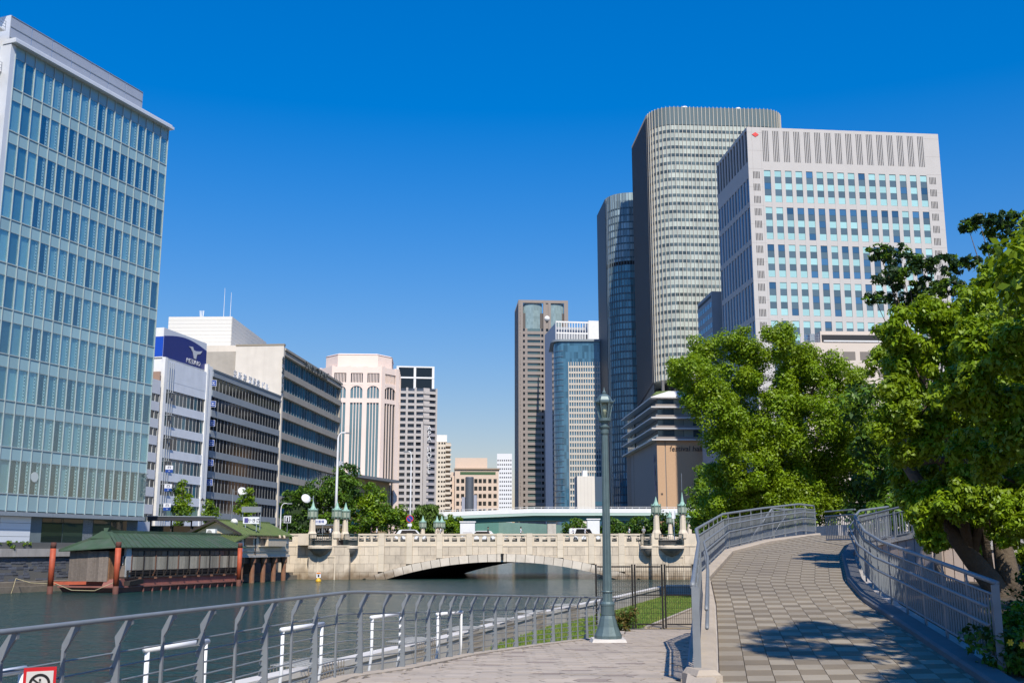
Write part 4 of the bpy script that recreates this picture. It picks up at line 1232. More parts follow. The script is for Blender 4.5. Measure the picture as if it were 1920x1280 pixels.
# ---- its lower twin to the left
M_tglass = glass('teal_tower_glass', (0.11, 0.25, 0.30), 0.06, 1.8, 0.45, cell=(1.6, 4.0))
M_tlight = glass('pale_tower_glass', (0.27, 0.35, 0.37), 0.08, 1.7, 0.5, cell=(1.6, 4.0))
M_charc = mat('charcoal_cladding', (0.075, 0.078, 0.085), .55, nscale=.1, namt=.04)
root, c, H = bldg('teal_glass_high_rise', 'narrow high-rise with a charcoal side wall and curved teal glass front', 1142, 360, 560, R(4))
w = 40
d_ = run(c, R(94), 1120, 402)
foot = rounded(w, d_, 13, 10)
zmid = at(1160, 495, 560).z - STREET
ring_front = foot[:-2]
MB().prism(foot, 0, zmid).build('lower_glass', M_tglass, root)
MB().prism(offset_poly(foot, 1.0), zmid + .002, zmid + 2.2).build('recess_band', M_dark, root)
MB().prism(foot, zmid + 2.203, H).build('upper_glass', M_tlight, root)
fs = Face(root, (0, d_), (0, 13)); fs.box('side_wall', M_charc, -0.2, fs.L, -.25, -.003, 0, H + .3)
z = 3.0
while z < H - 9:
    if not (zmid - .5 < z < zmid + 2.5):
        m_ = MB(); band(m_, ring_front[2:], 0.10, z, z + .9); m_.build('floor_band', mat('teal_band', (0.07, 0.11, 0.13), .4, .2), root)
    z += 4.0
for (p, u, nrm) in along(ring_front[1:], 1.6):
    link('fin', ubox(mat('steel_fin', (0.20, 0.25, 0.28), .4, .3)), root, (p.x, p.y, 0), (0, 0, math.atan2(u.y, u.x)), (0.16, -0.35, H))
# ---- concert hall podium
M_tan = mat('tan_brick', (0.52, 0.335, 0.20), .8, nscale=2.0, namt=.05, bump=.1)
M_taupe = mat('taupe_wall', (0.24, 0.215, 0.20), .7, nscale=.4, namt=.04)
M_hledge = mat('white_ledge', (0.62, 0.60, 0.58), .5)
M_hglass = glass('hall_glass', (0.03, 0.06, 0.08), .06, 1.7, .5)
M_hpale = glass('hall_pale_glass', (0.22, 0.28, 0.27), .1, 1.6, .3)
Dh = 436.0
ah = R(3)
root, c, H = bldg('concert_hall', 'tan brick concert hall with white ledges and a planted curved roof below the tall tower', 1228, 745, Dh, ah)
w = run(c, ah, 1420, 745)
d_ = run(c, ah + R(90), 1172, 779)
lv = [at(1228, y, Dh).z - STREET for y in (824, 803, 783, 763, 745)]
hb = lv[0]
MB().box(1.2, w, 1.6, d_, hb, H - .02).build('glazed_core', M_hglass, root)
fs = Face(root, (0, d_), (0, 0)); ff = Face(root, (0, 0), (w, 0))
for k, z in enumerate(lv):
    pb('ledge', M_hledge, root, -2.0, w, -1.8, d_, z - .35, z + .15)
    if k < 4:
        pb('balcony_wall', M_taupe, root, 0.2, w, 0.2, 0.5, z + .153, z + 1.3)
        pb('balcony_wall', M_taupe, root, 0.2, 0.5, .51, d_ * .5, z + .153, z + 1.3)
        for i in range(12): pb('window', M_hpale if i in (1, 2, 4) else M_hglass, root, 4 + i * 4, 7.8 + i * 4, 1.45, 1.58, z + .3, lv[k + 1] - .4)
        for i in range(4): fs.box('side_window', M_hpale, 1 + i * 5, 5.6 + i * 5, .9, 1.1, z + .3, lv[k + 1] - .4)
m_ = MB(); m_.hexa([(-1.8, -1.6, H + .153), (w, -1.6, H + .153), (w, d_, H + .153), (-1.8, d_, H + .153)], [(6, 2, H + 3.0), (w, 2, H + 3.0), (w, d_, H + 3.0), (6, d_, H + 3.0)])
m_.build('sloping_roof', M_hledge, root)
# planted strip on the roof edge
MB().hexa([(-.5, 3, H + 1.4), (7, 1.0, H + 1.6), (8, 4, H + 2.2), (1.5, d_ * .9, H + 1.4)], [(1.5, 4.5, H + 3.2), (7, 2.2, H + 3.3), (8, 5, H + 3.6), (2.5, d_ * .9, H + 3.0)]).build('roof_planting', mat('roof_sedum', (0.10, 0.14, 0.04), .9, nscale=1.2, namt=.3), root)
MB().box(0.3, w, .3, d_, 0, hb - .36).build('hall_body', M_taupe, root)
ff.box('brick_wall', M_tan, 0.28, 3.5, -.02, .29, 2.5, hb - .36)
ff.box('brick_wall', M_tan, 3.9, w, -.05, .29, 0, hb - .36)
for i, x in enumerate((3, 5.5, 8, 10.5, 13, 22)): fs.box('groove', M_dark, x, x + .3, -.02, .02, 2, hb - 1.2)
for k in range(2): ff.box('vent_mark', mat('vent_brown', (.10, .07, .05), .7), 1.4, 2.3, -.06, -.022, 12 + 9 * k, 12.8 + 9 * k)
o = link('lettering', text_mesh('festival hall', 3.1, .08, mat('letter_brown', (.07, .05, .04), .6), slant=.12), root, (12.2, -.2, hb - 4.6))
# ornamental blue figures on the shaded side wall
bl = mat('relief_blue', (0.05, 0.07, 0.19), .5)
rr_ = random.Random(5)
for k in range(6):
    m_ = MB(); x = fs.L - 5.4 + k * .75; zz = hb - 8 - k * 4.2
    for q in range(5):
        ax, az = x + rr_.uniform(-.7, .7), zz + rr_.uniform(-1.6, 1.6)
        m_.prism_y([(ax - .25, az - 1.0), (ax + .3, az - .7), (ax + .35, az + .8), (ax - .1, az + 1.0)], -.14, -.03)
    fs.mesh('wall_relief', m_, bl)
pb('entrance_canopy', M_hledge, root, -3.0, 0.2, -1.2, 14, 4.2, 4.7)
# ---- white tower with the red emblem
M_wtower = mat('white_granite_tile', (0.51, 0.49, 0.465), .7, nscale=.35, namt=.03)
M_joint2 = mat('tile_joint', (0.36, 0.33, 0.31), .8)
M_pl = glass('pale_cyan_blind', (0.36, 0.60, 0.60), .12, 1.5, .10)
M_pm = glass('sky_blue_pane', (0.05, 0.13, 0.24), .05, 1.9, .45)
M_psp = glass('slate_spandrel', (0.10, 0.15, 0.18), .12, 1.6, .15)
De = 355.0
ae = R(5.5)
root, c, H = bldg('white_office_tower', 'broad white office tower with blue window columns and a small red emblem', 1400, 238, De, ae)
w = run(c, ae, 1758, 245)
d_ = run(c, ae + R(90), 1343, 300)
MB().box(.4, w - .4, .45, d_, 0, H - .5).build('core', M_wtower, root)
px_x = lambda px, py: run(c, ae, px, py)
x0 = px_x(1432, 318); x1 = px_x(1737, 330)
ncol = 16
sp_ = (x1 - x0 + 0) / (ncol - 1 + .63)
ww = sp_ * .63
fhz = (at(1415, 318, De).z - at(1415, 387, De).z) / 6.0     # half-storey
zt_ = at(1432, 318, De).z - STREET
zsl1 = at(1430, 244, De).z - STREET; zsl0 = at(1430, 302, De).z - STREET
rnd = random.Random(11)
# piers between window columns
edges = [0.0]
for i in range(ncol):
    edges += [x0 + i * sp_, x0 + i * sp_ + ww]
edges.append(w)
for i in range(0, len(edges), 2):
    pb('pier', M_wtower, root, edges[i], edges[i + 1], 0, .46, 0, zt_)
pb('frieze', M_wtower, root, 0, w, 0.003, .46, zt_ + .002, zsl0)
for i in range(ncol + 1):
    xa = 0 if i == 0 else x0 + (i - 1) * sp_ + ww
    xb = x0 + i * sp_ if i < ncol else w
    pb('top_pier', M_wtower, root, xa, xb, 0.001, .46, zsl0 + .002, H)
for i in range(ncol):
    xa = x0 + i * sp_
    for q in range(4):
        pb('louvre_rib', M_wtower, root, xa + ww * (q + .42) / 4, xa + ww * (q + .98) / 4, .02, .46, zsl0 + .003, zsl1)
    pb('louvre_void', M_dark, root, xa, xa + ww, .40, .44, zsl0 + .003, zsl1)
    pb('louvre_head', M_wtower, root, xa, xa + ww, .002, .46, zsl1 + .002, H - .02)
nmod = 7
for mdl in range(nmod):
    zt2 = zt_ - mdl * 6 * fhz
    if zt2 < 12: break
    for i in range(ncol):
        xa = x0 + i * sp_
        bl_ = rnd.random()
        if mdl < 5:
            for q in range(5):
                z1 = zt2 - q * fhz * 1.03; z0_ = z1 - fhz * 1.03 + .06
                if q % 2:
                    pb('spandrel_pane', M_psp, root, xa + .03, xa + ww - .03, .22, .28, z0_, z1)
                else:
                    lite = rnd.random() < (.88 if mdl == 0 or q == 4 and mdl != 2 else .62) and not (mdl == 1 and 3 <= i <= 9 and q == 0)
                    o = pb('glass_pane', M_pl if lite else M_pm, root, xa + .03, xa + ww - .03, .22, .28, z0_, z1)
        pb('floor_panel', M_wtower, root, xa + .002, xa + ww - .002, .06, .46, zt2 - 6 * fhz + .003, zt2 - 5.15 * fhz - .05)
    for s_, xs in ((0, px_x(1412, 322)), (1, px_x(1743, 335))):
        pass
# side vents, five slots on each storey
for xs in (px_x(1412, 325), px_x(1742.5, 335)):
    z = zt_ - .6
    k = 0
    while z > 30:
        m_ = MB()
        for q in range(5): m_.box(xs + q * .52, xs + q * .52 + .26, -.012, -.004, z - fhz * 1.15, z)
        m_.build('vent_slots', M_dark, root)
        z -= 2 * fhz; k += 1
for k in range(14):
    z = H - 2 - k * 3 * fhz
    if z > 20:
        pb('tile_joint', M_joint2, root, 0, x0 - .05, -.006, -.002, z, z + .08); pb('tile_joint', M_joint2, root, x1 + .05, w, -.006, -.002, z, z + .08)
for xx in (px_x(1411, 250) - .4, px_x(1421, 250) + .8): pb('tile_joint', M_joint2, root, xx, xx + .07, -.008, -.002, 20, H)
# red emblem built of four lozenges
m_ = MB(); ex_, ez_ = px_x(1416, 252), at(1416, 252, De).z - STREET
for dx, dz in ((-.62, 0), (.62, 0), (0, .42), (0, -.42)):
    m_.prism_y([(ex_ + dx - .6, ez_ + dz), (ex_ + dx, ez_ + dz - .46), (ex_ + dx + .6, ez_ + dz), (ex_ + dx, ez_ + dz + .46)], -.16 - .01 * abs(dx), -.02)
m_.build('red_emblem', mat('emblem_red', (0.72, 0.06, 0.05), .5), root)
# shaded left face: narrow tall windows and louvres
fs = Face(root, (0, d_), (0, 0))
M_slwall = mat('white_granite_tile', (0.6, 0.55, 0.52))
nc2 = 11
for i in range(nc2 + 1):
    xa = fs.L * i / nc2
    fs.box('pier', M_slwall, max(xa - fs.L / nc2 * .17, 0), min(xa + fs.L / nc2 * .17, fs.L - .01), -.02, .42, 0, H - .2)
fs.box('top_band', M_slwall, 0, fs.L - .012, .0, .41, zsl0 - 6, zsl0)
fs.box('coping', M_slwall, 0, fs.L, -.05, .45, H - 1.2, H - .003)
for mdl in range(6):
    zt2 = zt_ - mdl * 6 * fhz
    fs.box('floor_panel', M_slwall, 0, fs.L - .012, .02, .41, zt2 - 6 * fhz, zt2 - 5.15 * fhz)
    for i in range(nc2):
        fs.box('side_pane', M_pm, fs.L * (i + .18) / nc2, fs.L * (i + .82) / nc2, .25, .31, zt2 - 5.15 * fhz, zt2)
for i in range(nc2): fs.box('louvre_void', M_dark, fs.L * (i + .27) / nc2, fs.L * (i + .73) / nc2, .25, .31, zsl0, H - 1.2)
# ---- slate block between the two towers
root, c, H = bldg('slate_office_block', 'small slate blue office block wedged between the ribbed and white towers', 1334, 546, 400, R(4))
d_ = run(c, R(94), 1308, 574)
MB().box(0, 22, 0, d_, 0, H).build('block', mat('slate_clad', (0.28, 0.32, 0.35), .6, nscale=.3, namt=.03), root)
fs = Face(root, (0, d_), (0, 0))
for k in range(5):
    for i in range(6): fs.box('window', M_pm, fs.L * (i + .1) / 6, fs.L * (i + .9) / 6, -.06, -.003, H - 6 - 4 * k, H - 4 - 4 * k)
fs.box('roof_slot', M_dark, 1, fs.L - 1, -.05, -.003, H - 2.4, H - 1.2)
# ---- low beige civic building behind the trees
M_beige = mat('beige_stone_tile', (0.62, 0.54, 0.46), .75, nscale=.3, namt=.03)
root, c, H = bldg('beige_low_building', 'low beige building with a long louvre strip seen above the camphor tree', 1535, 640, 215, R(2))
w = run(c, R(2), 1700, 640)
MB().box(-3, w, 1, 22, 0, H).build('block', M_beige, root)
zz1 = at(1560, 615, 215).z - STREET
MB().box(1.4, w, 3, 20, H + .002, zz1).build('upper_storey', M_beige, root)
xa, xb = run(c, R(2), 1550, 640), run(c, R(2), 1660, 640)
pb('louvre_strip', M_dark, root, xa, xb, 2.9, 2.99, H + .5, zz1 - .8)
pb('rail', M_white, root, xa - .3, xb, .8, .99, H + .15, H + .42)
for k in range(5):
    for i in range(5):
        pb('window', mat('curtained_window', (0.22, 0.19, 0.16), .3), root, 1.6 + i * 3.6, 4.2 + i * 3.6, .93, .99, H - 3.6 - 3.6 * k, H - 1.9 - 3.6 * k)
m_ = MB()
for q in range(4): m_.bar((-2 + q * .9, 2, H), (-2 + q * .9, 2, H + 2.0), .08, .08)
for q in range(3): m_.bar((-2, 2, H + .6 + .6 * q), (.8, 2, H + .6 + .6 * q), .06, .06)
m_.box(-.8, .2, 3, 4.5, H, H + 2.2)
m_.build('roof_plant', M_galv2, root)
# ================================================================== stone bridge
BD = 147.0
bx = lambda px: at(px, 1030, BD).x
bz = lambda py: at(960, py, BD).z
M_ashlar = mat('granite_ashlar', (0.62, 0.525, 0.40), .85, nscale=.9, namt=.10, rand=.14, bump=.25, bscale=6, stain=.55, sscale=.55, streak=.55, stcol=(0.22, 0.185, 0.15))
def tide(m):
    # weed and rust-brown tide mark low on the stone, with a ragged edge
    nt = m.node_tree; N, L = nt.nodes, nt.links; b = N['Principled BSDF']
    src = b.inputs['Base Color'].links[0].from_socket
    geo = N.new('ShaderNodeNewGeometry'); sp = N.new('ShaderNodeSeparateXYZ'); L.new(geo.outputs['Position'], sp.inputs[0])
    n = N.new('ShaderNodeTexNoise'); n.inputs['Scale'].default_value = .9; n.inputs['Detail'].default_value = 6; L.new(geo.outputs['Position'], n.inputs['Vector'])
    ad = N.new('ShaderNodeMath'); ad.operation = 'MULTIPLY_ADD'; ad.inputs[1].default_value = -2.2; L.new(n.outputs[0], ad.inputs[0]); L.new(sp.outputs['Z'], ad.inputs[2])
    mr = N.new('ShaderNodeMapRange'); mr.inputs['From Min'].default_value = -.9; mr.inputs['From Max'].default_value = .35; mr.inputs['To Min'].default_value = .85; mr.inputs['To Max'].default_value = 0
    L.new(ad.outputs[0], mr.inputs['Value'])
    mx = N.new('ShaderNodeMix'); mx.data_type = 'RGBA'; L.new(mr.outputs[0], mx.inputs[0]); L.new(src, mx.inputs[6]); mx.inputs[7].default_value = (0.15, 0.095, 0.045, 1)
    L.new(mx.outputs[2], b.inputs['Base Color'])
tide(M_ashlar)
M_mortar = mat('dark_mortar', (0.16, 0.14, 0.12), .95)
M_granite = mat('dressed_granite', (0.66, 0.565, 0.43), .8, nscale=1.2, namt=.06, rand=.05, bump=.15, bscale=8, stain=.25, sscale=.8, streak=.7, stcol=(0.30, 0.26, 0.2))
M_vouss = mat('arch_ring_stone', (0.63, 0.56, 0.46), .85, nscale=1.0, namt=.08, rand=.10, bump=.2, bscale=6, stain=.3, sscale=.7, stcol=(0.3, 0.25, 0.19))
tide(M_vouss)
M_verd = mat('verdigris_bronze', (0.16, 0.24, 0.19), .6, .2, nscale=4, namt=.15)
M_verdl = mat('pale_verdigris', (0.30, 0.48, 0.38), .6, .1)
M_iron = mat('dark_green_iron', (0.03, 0.055, 0.055), .5, .3)
br = thing('stone_bridge', 'pale granite arch bridge with an arcaded parapet and rounded balconies across the river', 'bridge', (0, BD, 0))
zp, zs = bz(1000), bz(1022)          # parapet top, string course
zdk = zs + 0.82
xs0, xs1 = bx(713), bx(1168)
xc_ = (xs0 + xs1) / 2; half = (xs1 - xs0) / 2
zcr = bz(1052); zsp = -0.25
Rr = (half ** 2 + (zcr - zsp) ** 2) / (2 * (zcr - zsp)); zo = zcr - Rr
def soffit(x):
    d = x - xc_
    return zo + math.sqrt(Rr * Rr - d * d) if abs(d) < half else -9
RT = 1.0
def extrados(x):
    d = x - xc_; Re = Rr + RT
    lim = half + 3.0
    return zo + math.sqrt(Re * Re - d * d) if abs(d) < lim else -9
XL, XA, XB, XC, XD, XE = bx(505), bx(583), bx(658), bx(1219), bx(1300), bx(1420)
# backing body with the vault cut through
n = 36
arc = [(lerp(xs0, xs1, i / n), max(zsp, soffit(lerp(xs0 + 1e-4, xs1 - 1e-4, i / n)))) for i in range(n + 1)]
m_ = MB()
for i in range(n):
    (xa, za), (xb, zb_) = arc[i], arc[i + 1]
    SK = 9.0        # the river passes under on the skew
    m_.add([(xa, .24, za), (xb, .24, zb_), (xb, .24, zs), (xa, .24, zs), (xa + SK, 36, za), (xb + SK, 36, zb_), (xb + SK, 36, zs), (xa + SK, 36, zs)],
           [(0, 1, 2, 3), (7, 6, 5, 4), (0, 4, 5, 1), (1, 5, 6, 2), (2, 6, 7, 3), (3, 7, 4, 0)])
m_.prism([(XL, .24), (xs0, .24), (xs0 + SK, 36), (XL, 36)], -1, zs); m_.prism([(xs1, .24), (XE, .24), (XE + SK, 36), (xs1 + SK, 36)], -1, zs)
m_.build('vault_body', M_mortar, br)
MB().box(XL, XE, .6, 35.6, zs + .002, zdk - .15).build('deck', M_asph, br)
MB().box(XL, XE, .4, 5.0, zdk - .149, zdk).build('footway', M_street, br)
MB().box(XL, XE, 31, 35.6, zdk - .149, zdk).build('footway', M_street, br)
# arch ring
nv = 29
for i in range(nv):
    a0 = math.asin((half + 1.6) / Rr) * (2 * i / nv - 1) + .0006; a1 = math.asin((half + 1.6) / Rr) * (2 * (i + 1) / nv - 1) - .0006
    P = lambda a, r: (xc_ + r * math.sin(a), zo + r * math.cos(a))
    rt = Rr + RT
    MB().prism_y([P(a0, Rr - .03), P(a1, Rr - .03), P(a1, rt), P(a0, rt)], -.12, .30).build('voussoir', M_vouss, br)
# pilasters and wall blocks of the main front
pil = [715, 767.5, 824, 880, 937, 993, 1050.5, 1109, 1165.5]
pw = .82
def blockrow(x0, x1, y0, z0, z1, clip, off):
    n_ = max(1, round((x1 - x0) / 1.32))
    ed = [x0] + [lerp(x0, x1, (k + off) / n_) for k in range(1 if off == 0 else 0, n_)] + [x1]
    ed = sorted(set(round(e, 4) for e in ed if x0 <= e <= x1))
    for a, b in zip(ed, ed[1:]):
        if b - a < .15: continue
        ga, gb_ = a + .014, b - .014
        lo = [max(z0 + .014, extrados(ga) + .02 if clip else -9), max(z0 + .014, extrados(gb_) + .02 if clip else -9)]
        t = z1 - .014
        if max(lo) > t - .02 and min(lo) > t - .02: continue
        lo = [min(q, t - .02) for q in lo]
        j = random.uniform(-.015, .012)
        if lo[0] == lo[1] == z0 + .014:
            pb('ashlar_block', M_ashlar, br, ga, gb_, y0 + j, y0 + .26, z0 + .014, t)
        else:
            MB().prism_y([(ga, lo[0]), (gb_, lo[1]), (gb_, t), (ga, t)], y0 + j, y0 + .26).build('ashlar_block', M_ashlar, br)
lv_ = [-.5, .9, 2.05, 3.15, zs - .14]
def section(x0, x1, y0, clip):
    for k in range(len(lv_) - 1): blockrow(x0, x1, y0, lv_[k], lv_[k + 1], clip, .5 * (k % 2))
pe = [XB] + sum([[bx(p) - pw / 2, bx(p) + pw / 2] for p in pil], []) + [XC]
for k in range(0, len(pe), 2): section(pe[k], pe[k + 1], 0, True)
for p in pil:
    x = bx(p); zl = max(extrados(x - pw / 2), extrados(x + pw / 2), -.5)
    zl = zl + .02
    zz = zl; k = 0
    while zz < zp - .2:
        z2 = min(zz + 1.15, zp + .06)
        if zp + .06 - z2 < .3: z2 = zp + .06
        pb('pilaster_block', M_granite, br, x - pw / 2 + .01, x + pw / 2 - .01, -.14, .5, zz + .008, z2 - .008); zz = z2
# parapet panels with three arched openings
def parapet_panel(x0, x1, nop, y0=0.0, name='parapet_panel'):
    m = MB()
    zb0, zt0 = zs - .13, zp - .22
    so, ho = zs + .52, zp - .28           # sill and crown of an opening
    ow = .68; pitch = (x1 - x0) / nop
    m.box(x0, x1, y0 - .06, y0 + .42, zb0, zs + .02)         # string course
    m.box(x0, x1, y0 + .02, y0 + .38, zs + .022, so)
    xs_ = [x0] + sum([[x0 + (i + .5) * pitch - ow / 2, x0 + (i + .5) * pitch + ow / 2] for i in range(nop)], []) + [x1]
    for k in range(0, len(xs_), 2): m.box(xs_[k], xs_[k + 1], y0 + .02, y0 + .38, so + .001, zt0)
    for i in range(nop):
        cx = x0 + (i + .5) * pitch; q = 8; r = ow / 2; zc0 = ho - r
        for k in range(q):
            t0, t1 = math.pi * k / q, math.pi * (k + 1) / q
            a = (cx - r * math.cos(t0), zc0 + r * math.sin(t0)); b = (cx - r * math.cos(t1), zc0 + r * math.sin(t1))
            m.prism_y([a, b, (b[0], zt0), (a[0], zt0)], y0 + .021, y0 + .379)
        for k in range(4):                          # low iron bars in the opening
            m.box(cx - .24 + .16 * k - .012, cx - .24 + .16 * k + .012, y0 + .18, y0 + .22, so, so + .22, 1)
        m.box(cx - r, cx + r, y0 + .17, y0 + .23, so + .22, so + .25, 1)
    return m.build(name, [M_granite, M_iron], br)
def coping(x0, x1, y0=0.0): pb('coping_stone', M_granite, br, x0 + .006, x1 - .006, y0 - .07, y0 + .47, zp - .218, zp)
bays = list(zip(pe[0::2], pe[1::2]))
for (a, b) in bays[1:-1]:
    parapet_panel(a, b, 3); coping(a, b)
for (a, b) in (bays[0], bays[-1]):
    pass
parapet_panel(bays[0][0] + .9, bays[0][1], 3 if bays[0][1] - bays[0][0] > 3 else 2); coping(bays[0][0] + .9, bays[0][1])
parapet_panel(bays[-1][0], bays[-1][1] - .9, 2); coping(bays[-1][0], bays[-1][1] - .9)
parapet_panel(XL, XA - .2, 3); coping(XL, XA - .2)
parapet_panel(XD, XE, 5); coping(XD, XE)
section(XL, XA, 0, False); section(XD, XE, 0, False)
# piers standing forward
PF = -1.5
for (a, b) in ((XA, XB), (XC, XD)):
    MB().box(a + .05, b - .05, PF + .24, .24, -1, zs).build('pier_core', M_mortar, br)
    section(a, b, PF, False)
    for s_ in (a, b):
        for k in range(4):
            xx0 = s_ - .02 if s_ == a else s_ - .22
            pb('pier_quoin', M_ashlar, br, xx0, xx0 + .24, PF + .27, -.01 if True else 0, lv_[k] + .014, lv_[k + 1] - .014)
    pb('pier_cornice', M_granite, br, a - .06, b + .06, PF - .08, .3, zs - .13, zs + .02)
    # inscription panel with a raised frame
    cx = (a + b) / 2 - (.3 if a < 0 else -.2)
    for (u0, u1, w0, w1) in ((cx - 1.2, cx - 1.05, -.3, 2.9), (cx + 1.05, cx + 1.2, -.3, 2.9), (cx - 1.2, cx + 1.2, 2.903, 3.05)):
        pb('panel_frame', M_granite, br, u0, u1, PF - .09, PF + .0, w0, w1)
def balcony(cx, cy, r):
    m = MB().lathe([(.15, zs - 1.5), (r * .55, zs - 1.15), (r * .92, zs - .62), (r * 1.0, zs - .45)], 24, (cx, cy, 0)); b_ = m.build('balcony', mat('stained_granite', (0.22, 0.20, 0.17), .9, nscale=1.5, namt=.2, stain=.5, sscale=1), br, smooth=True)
    MB().lathe([(r * 1.02, zs - .448), (r * 1.08, zs - .40), (r * 1.08, zs - .12), (r * 1.0, zs - .05)], 24, (cx, cy, 0)).build('slab', M_granite, b_)
    rail = MB(); q = 18
    pts = [(cx + r * math.cos(R(180 + 180 * k / q)), cy + r * math.sin(R(180 + 180 * k / q)), 0) for k in range(q + 1)]
    rail.tube([(p[0], p[1], zp - .12) for p in pts], .06, 6); rail.tube([(p[0], p[1], zs + .10) for p in pts], .04, 6)
    rail.build('hand_rail', M_iron, b_)
    bar_me = MB().box(-.022, .022, -.022, .022, 0, zp - .14 - zs - .03).mesh('bar', M_iron)
    for p in pts: link('bar', bar_me, b_, (p[0], p[1], zs + .03))
    return b_
balcony(bx(604), PF, 1.52)
balcony(bx(1256), PF, 1.60)
balcony(bx(655) + .25, -.55, .95)
balcony(bx(1212) + .1, -.65, .95)
# low solid wings beside the balconies
for (a, b) in ((bx(562), bx(584)), (bx(625), bx(634)), (bx(1219), bx(1232)), (bx(1280), bx(1302))):
    pb('parapet_wing', M_granite, br, a, b, PF + .02, .3, zs + .022, zp)
# keystone light
m_ = MB().box(-.16, .16, -.34, -.13, -.35, .4); m_.box(-.2, .2, -.38, -.12, .401, .5)
o = m_.build('keystone_light', M_black, br); o.location = (xc_ + .1, 0, zcr + RT * .55)
# far parapet
nfar = 12
for i in range(nfar):
    a, b = lerp(XL, XE, i / nfar), lerp(XL, XE, (i + 1) / nfar)
    parapet_panel(a, b - .8, 4, 35.6, 'far_parapet_panel'); pb('coping_stone', M_granite, br, a, b - .8, 35.5, 36.1, zp - .218, zp); pb('pilaster_block', M_granite, br, b - .79, b - .01, 35.4, 36.2, zs, zp + .05)
# lantern columns, each standing on the bridge as its own thing
def lantern_column(label, x, y, zbase, ztop_shaft, s=1.0, spike=0.0):
    t = thing('bridge_lantern', label, 'lamp', (x, y, zbase), 0, 'verdigris lantern columns of the stone bridge')
    hs_ = ztop_shaft - zbase
    MB().lathe([(.60 * s, 0), (.60 * s, .35 * hs_ * .6), (.42 * s, .35 * hs_), (.36 * s, hs_ * .97), (.46 * s, hs_)], 8, ang0=R(22.5)).build('shaft', M_granite, t)
    body = MB().lathe([(.30 * s, 0), (.58 * s, .10), (.60 * s, .14), (.60 * s, .98 * s), (.66 * s, 1.0 * s), (.66 * s, 1.1 * s)], 8, (0, 0, hs_), ang0=R(22.5))
    lb = body.build('lantern', M_verd, t)
    m = MB()
    for k in range(8):
        a = R(22.5 + 45 * k); m.bar((.63 * s * math.cos(a), .63 * s * math.sin(a), hs_ - .05), (.63 * s * math.cos(a), .63 * s * math.sin(a), hs_ + 1.32 * s), .06, .06)
    m.build('lantern_posts', M_verd, lb)
    for k in range(8):
        a = R(45 * k); o = link('pane', ubox(mat('lantern_pane', (0.34, 0.38, 0.30), .3)), lb, (.575 * s * math.cos(a) , .575 * s * math.sin(a), hs_ + .22), (0, 0, a), (.012, .34 * s, .66 * s))
        o.location.x -= -.17 * s * math.sin(a) * -1 * -1; o.location.y -= .17 * s * math.cos(a)
    MB().lathe([(.62 * s, 0), (.34 * s, .22 * s), (.20 * s, .50 * s), (.02, 1.15 * s + spike * .2)], 8, (0, 0, hs_ + 1.101 * s)).build('spire', M_verdl, t)
    if spike: MB().tube([(0, 0, hs_ + 2.2 * s), (0, 0, hs_ + 2.2 * s + spike)], .035, 6).build('finial', M_galv, t)
    return t
zl = bz(972)
lantern_column('single verdigris lantern column left of the left balcony', bx(587), BD + PF + .5, zp - .6, zl, 1.05)
lantern_column('verdigris lantern column right of the left balcony, nearer of the close pair', bx(632), BD + PF + .45, zp - .6, zl, 1.05)
lantern_column('verdigris lantern column just right of the close pair beside the small balcony', bx(645.5), BD + .25, zp - .6, zl - .05, 1.0)
zl = bz(964)
lantern_column('verdigris lantern column left of the right balcony nearest the lamp post', bx(1230), BD + PF + .45, zp - .6, zl, 1.05)
lantern_column('verdigris lantern column with a tall thin finial right of the right balcony', bx(1279.5), BD + PF + .45, zp - .6, zl, 1.05, 3.2)
FD = 36.0
for (px, py, lb) in ((793, 990, 'single small lantern column on the far side of the bridge by the willow'), (819.5, 990, 'left of the two small paired lantern columns on the bridge far side'), (828, 990, 'right of the two small paired lantern columns on the bridge far side'),
                     (1256, 981, 'small far lantern column seen over the right balcony'), (1292, 981, 'rightmost small far lantern column behind the right end of the bridge')):
    p_ = at(px, py, BD + FD)
    lantern_column(lb, p_.x, BD + FD - .2 + (.5 if px == 828 else 0), zp - .5, p_.z, .95)
# ================================================================== left bank: wall, houseboat, restaurant, street furniture
def bank_frame(i): return BANK_L[i], BANK_L[i + 1]
M_rubble = mat('dark_rubble_stone', (0.10, 0.11, 0.13), .85, nscale=2.5, namt=.15, rand=.22, bump=.5, bscale=7)
M_cop2 = mat('river_wall_coping', (0.42, 0.39, 0.35), .85, nscale=1.5, namt=.08, stain=.5, sscale=.9, streak=.8, stcol=(0.16, 0.14, 0.12), bump=.2)
M_ledge2 = mat('river_ledge', (0.20, 0.17, 0.13), .9, nscale=1.5, namt=.2, stain=.6, sscale=.9, stcol=(0.07, 0.06, 0.05))
p0, p1 = Vector((-48.6, 99.5, 0)), Vector((-40.5, 122, 0))
aw = math.atan2(p1.y - p0.y, p1.x - p0.x)
wl = thing('river_wall', 'dark rubble river wall with a pale coping behind the houseboat', 'wall', (p0.x, p0.y, 0), aw)
WL = 52.0
MB().box(-20, WL, .25, .9, -1, 4.0).build('wall_core', M_mortar, wl)
MB().box(-20, WL, -1.9, .24, -1, .95).build('footing', M_ledge2, wl)
MB().box(-20, WL, -2.4, -1.905, -1, .55).build('footing', M_ledge2, wl)
for k in range(18):
    pb('coping_stone', M_cop2, wl, -20 + k * 4 + .02, -16 + k * 4 - .02, -.25, .9, 3.25, 4.0)
    pb('parapet_stone', M_granite, wl, -20 + k * 4 + .02, -16 + k * 4 - .02, .1, .8, 4.003, 4.42)
rnd = random.Random(21)
nst = 0
z = .96
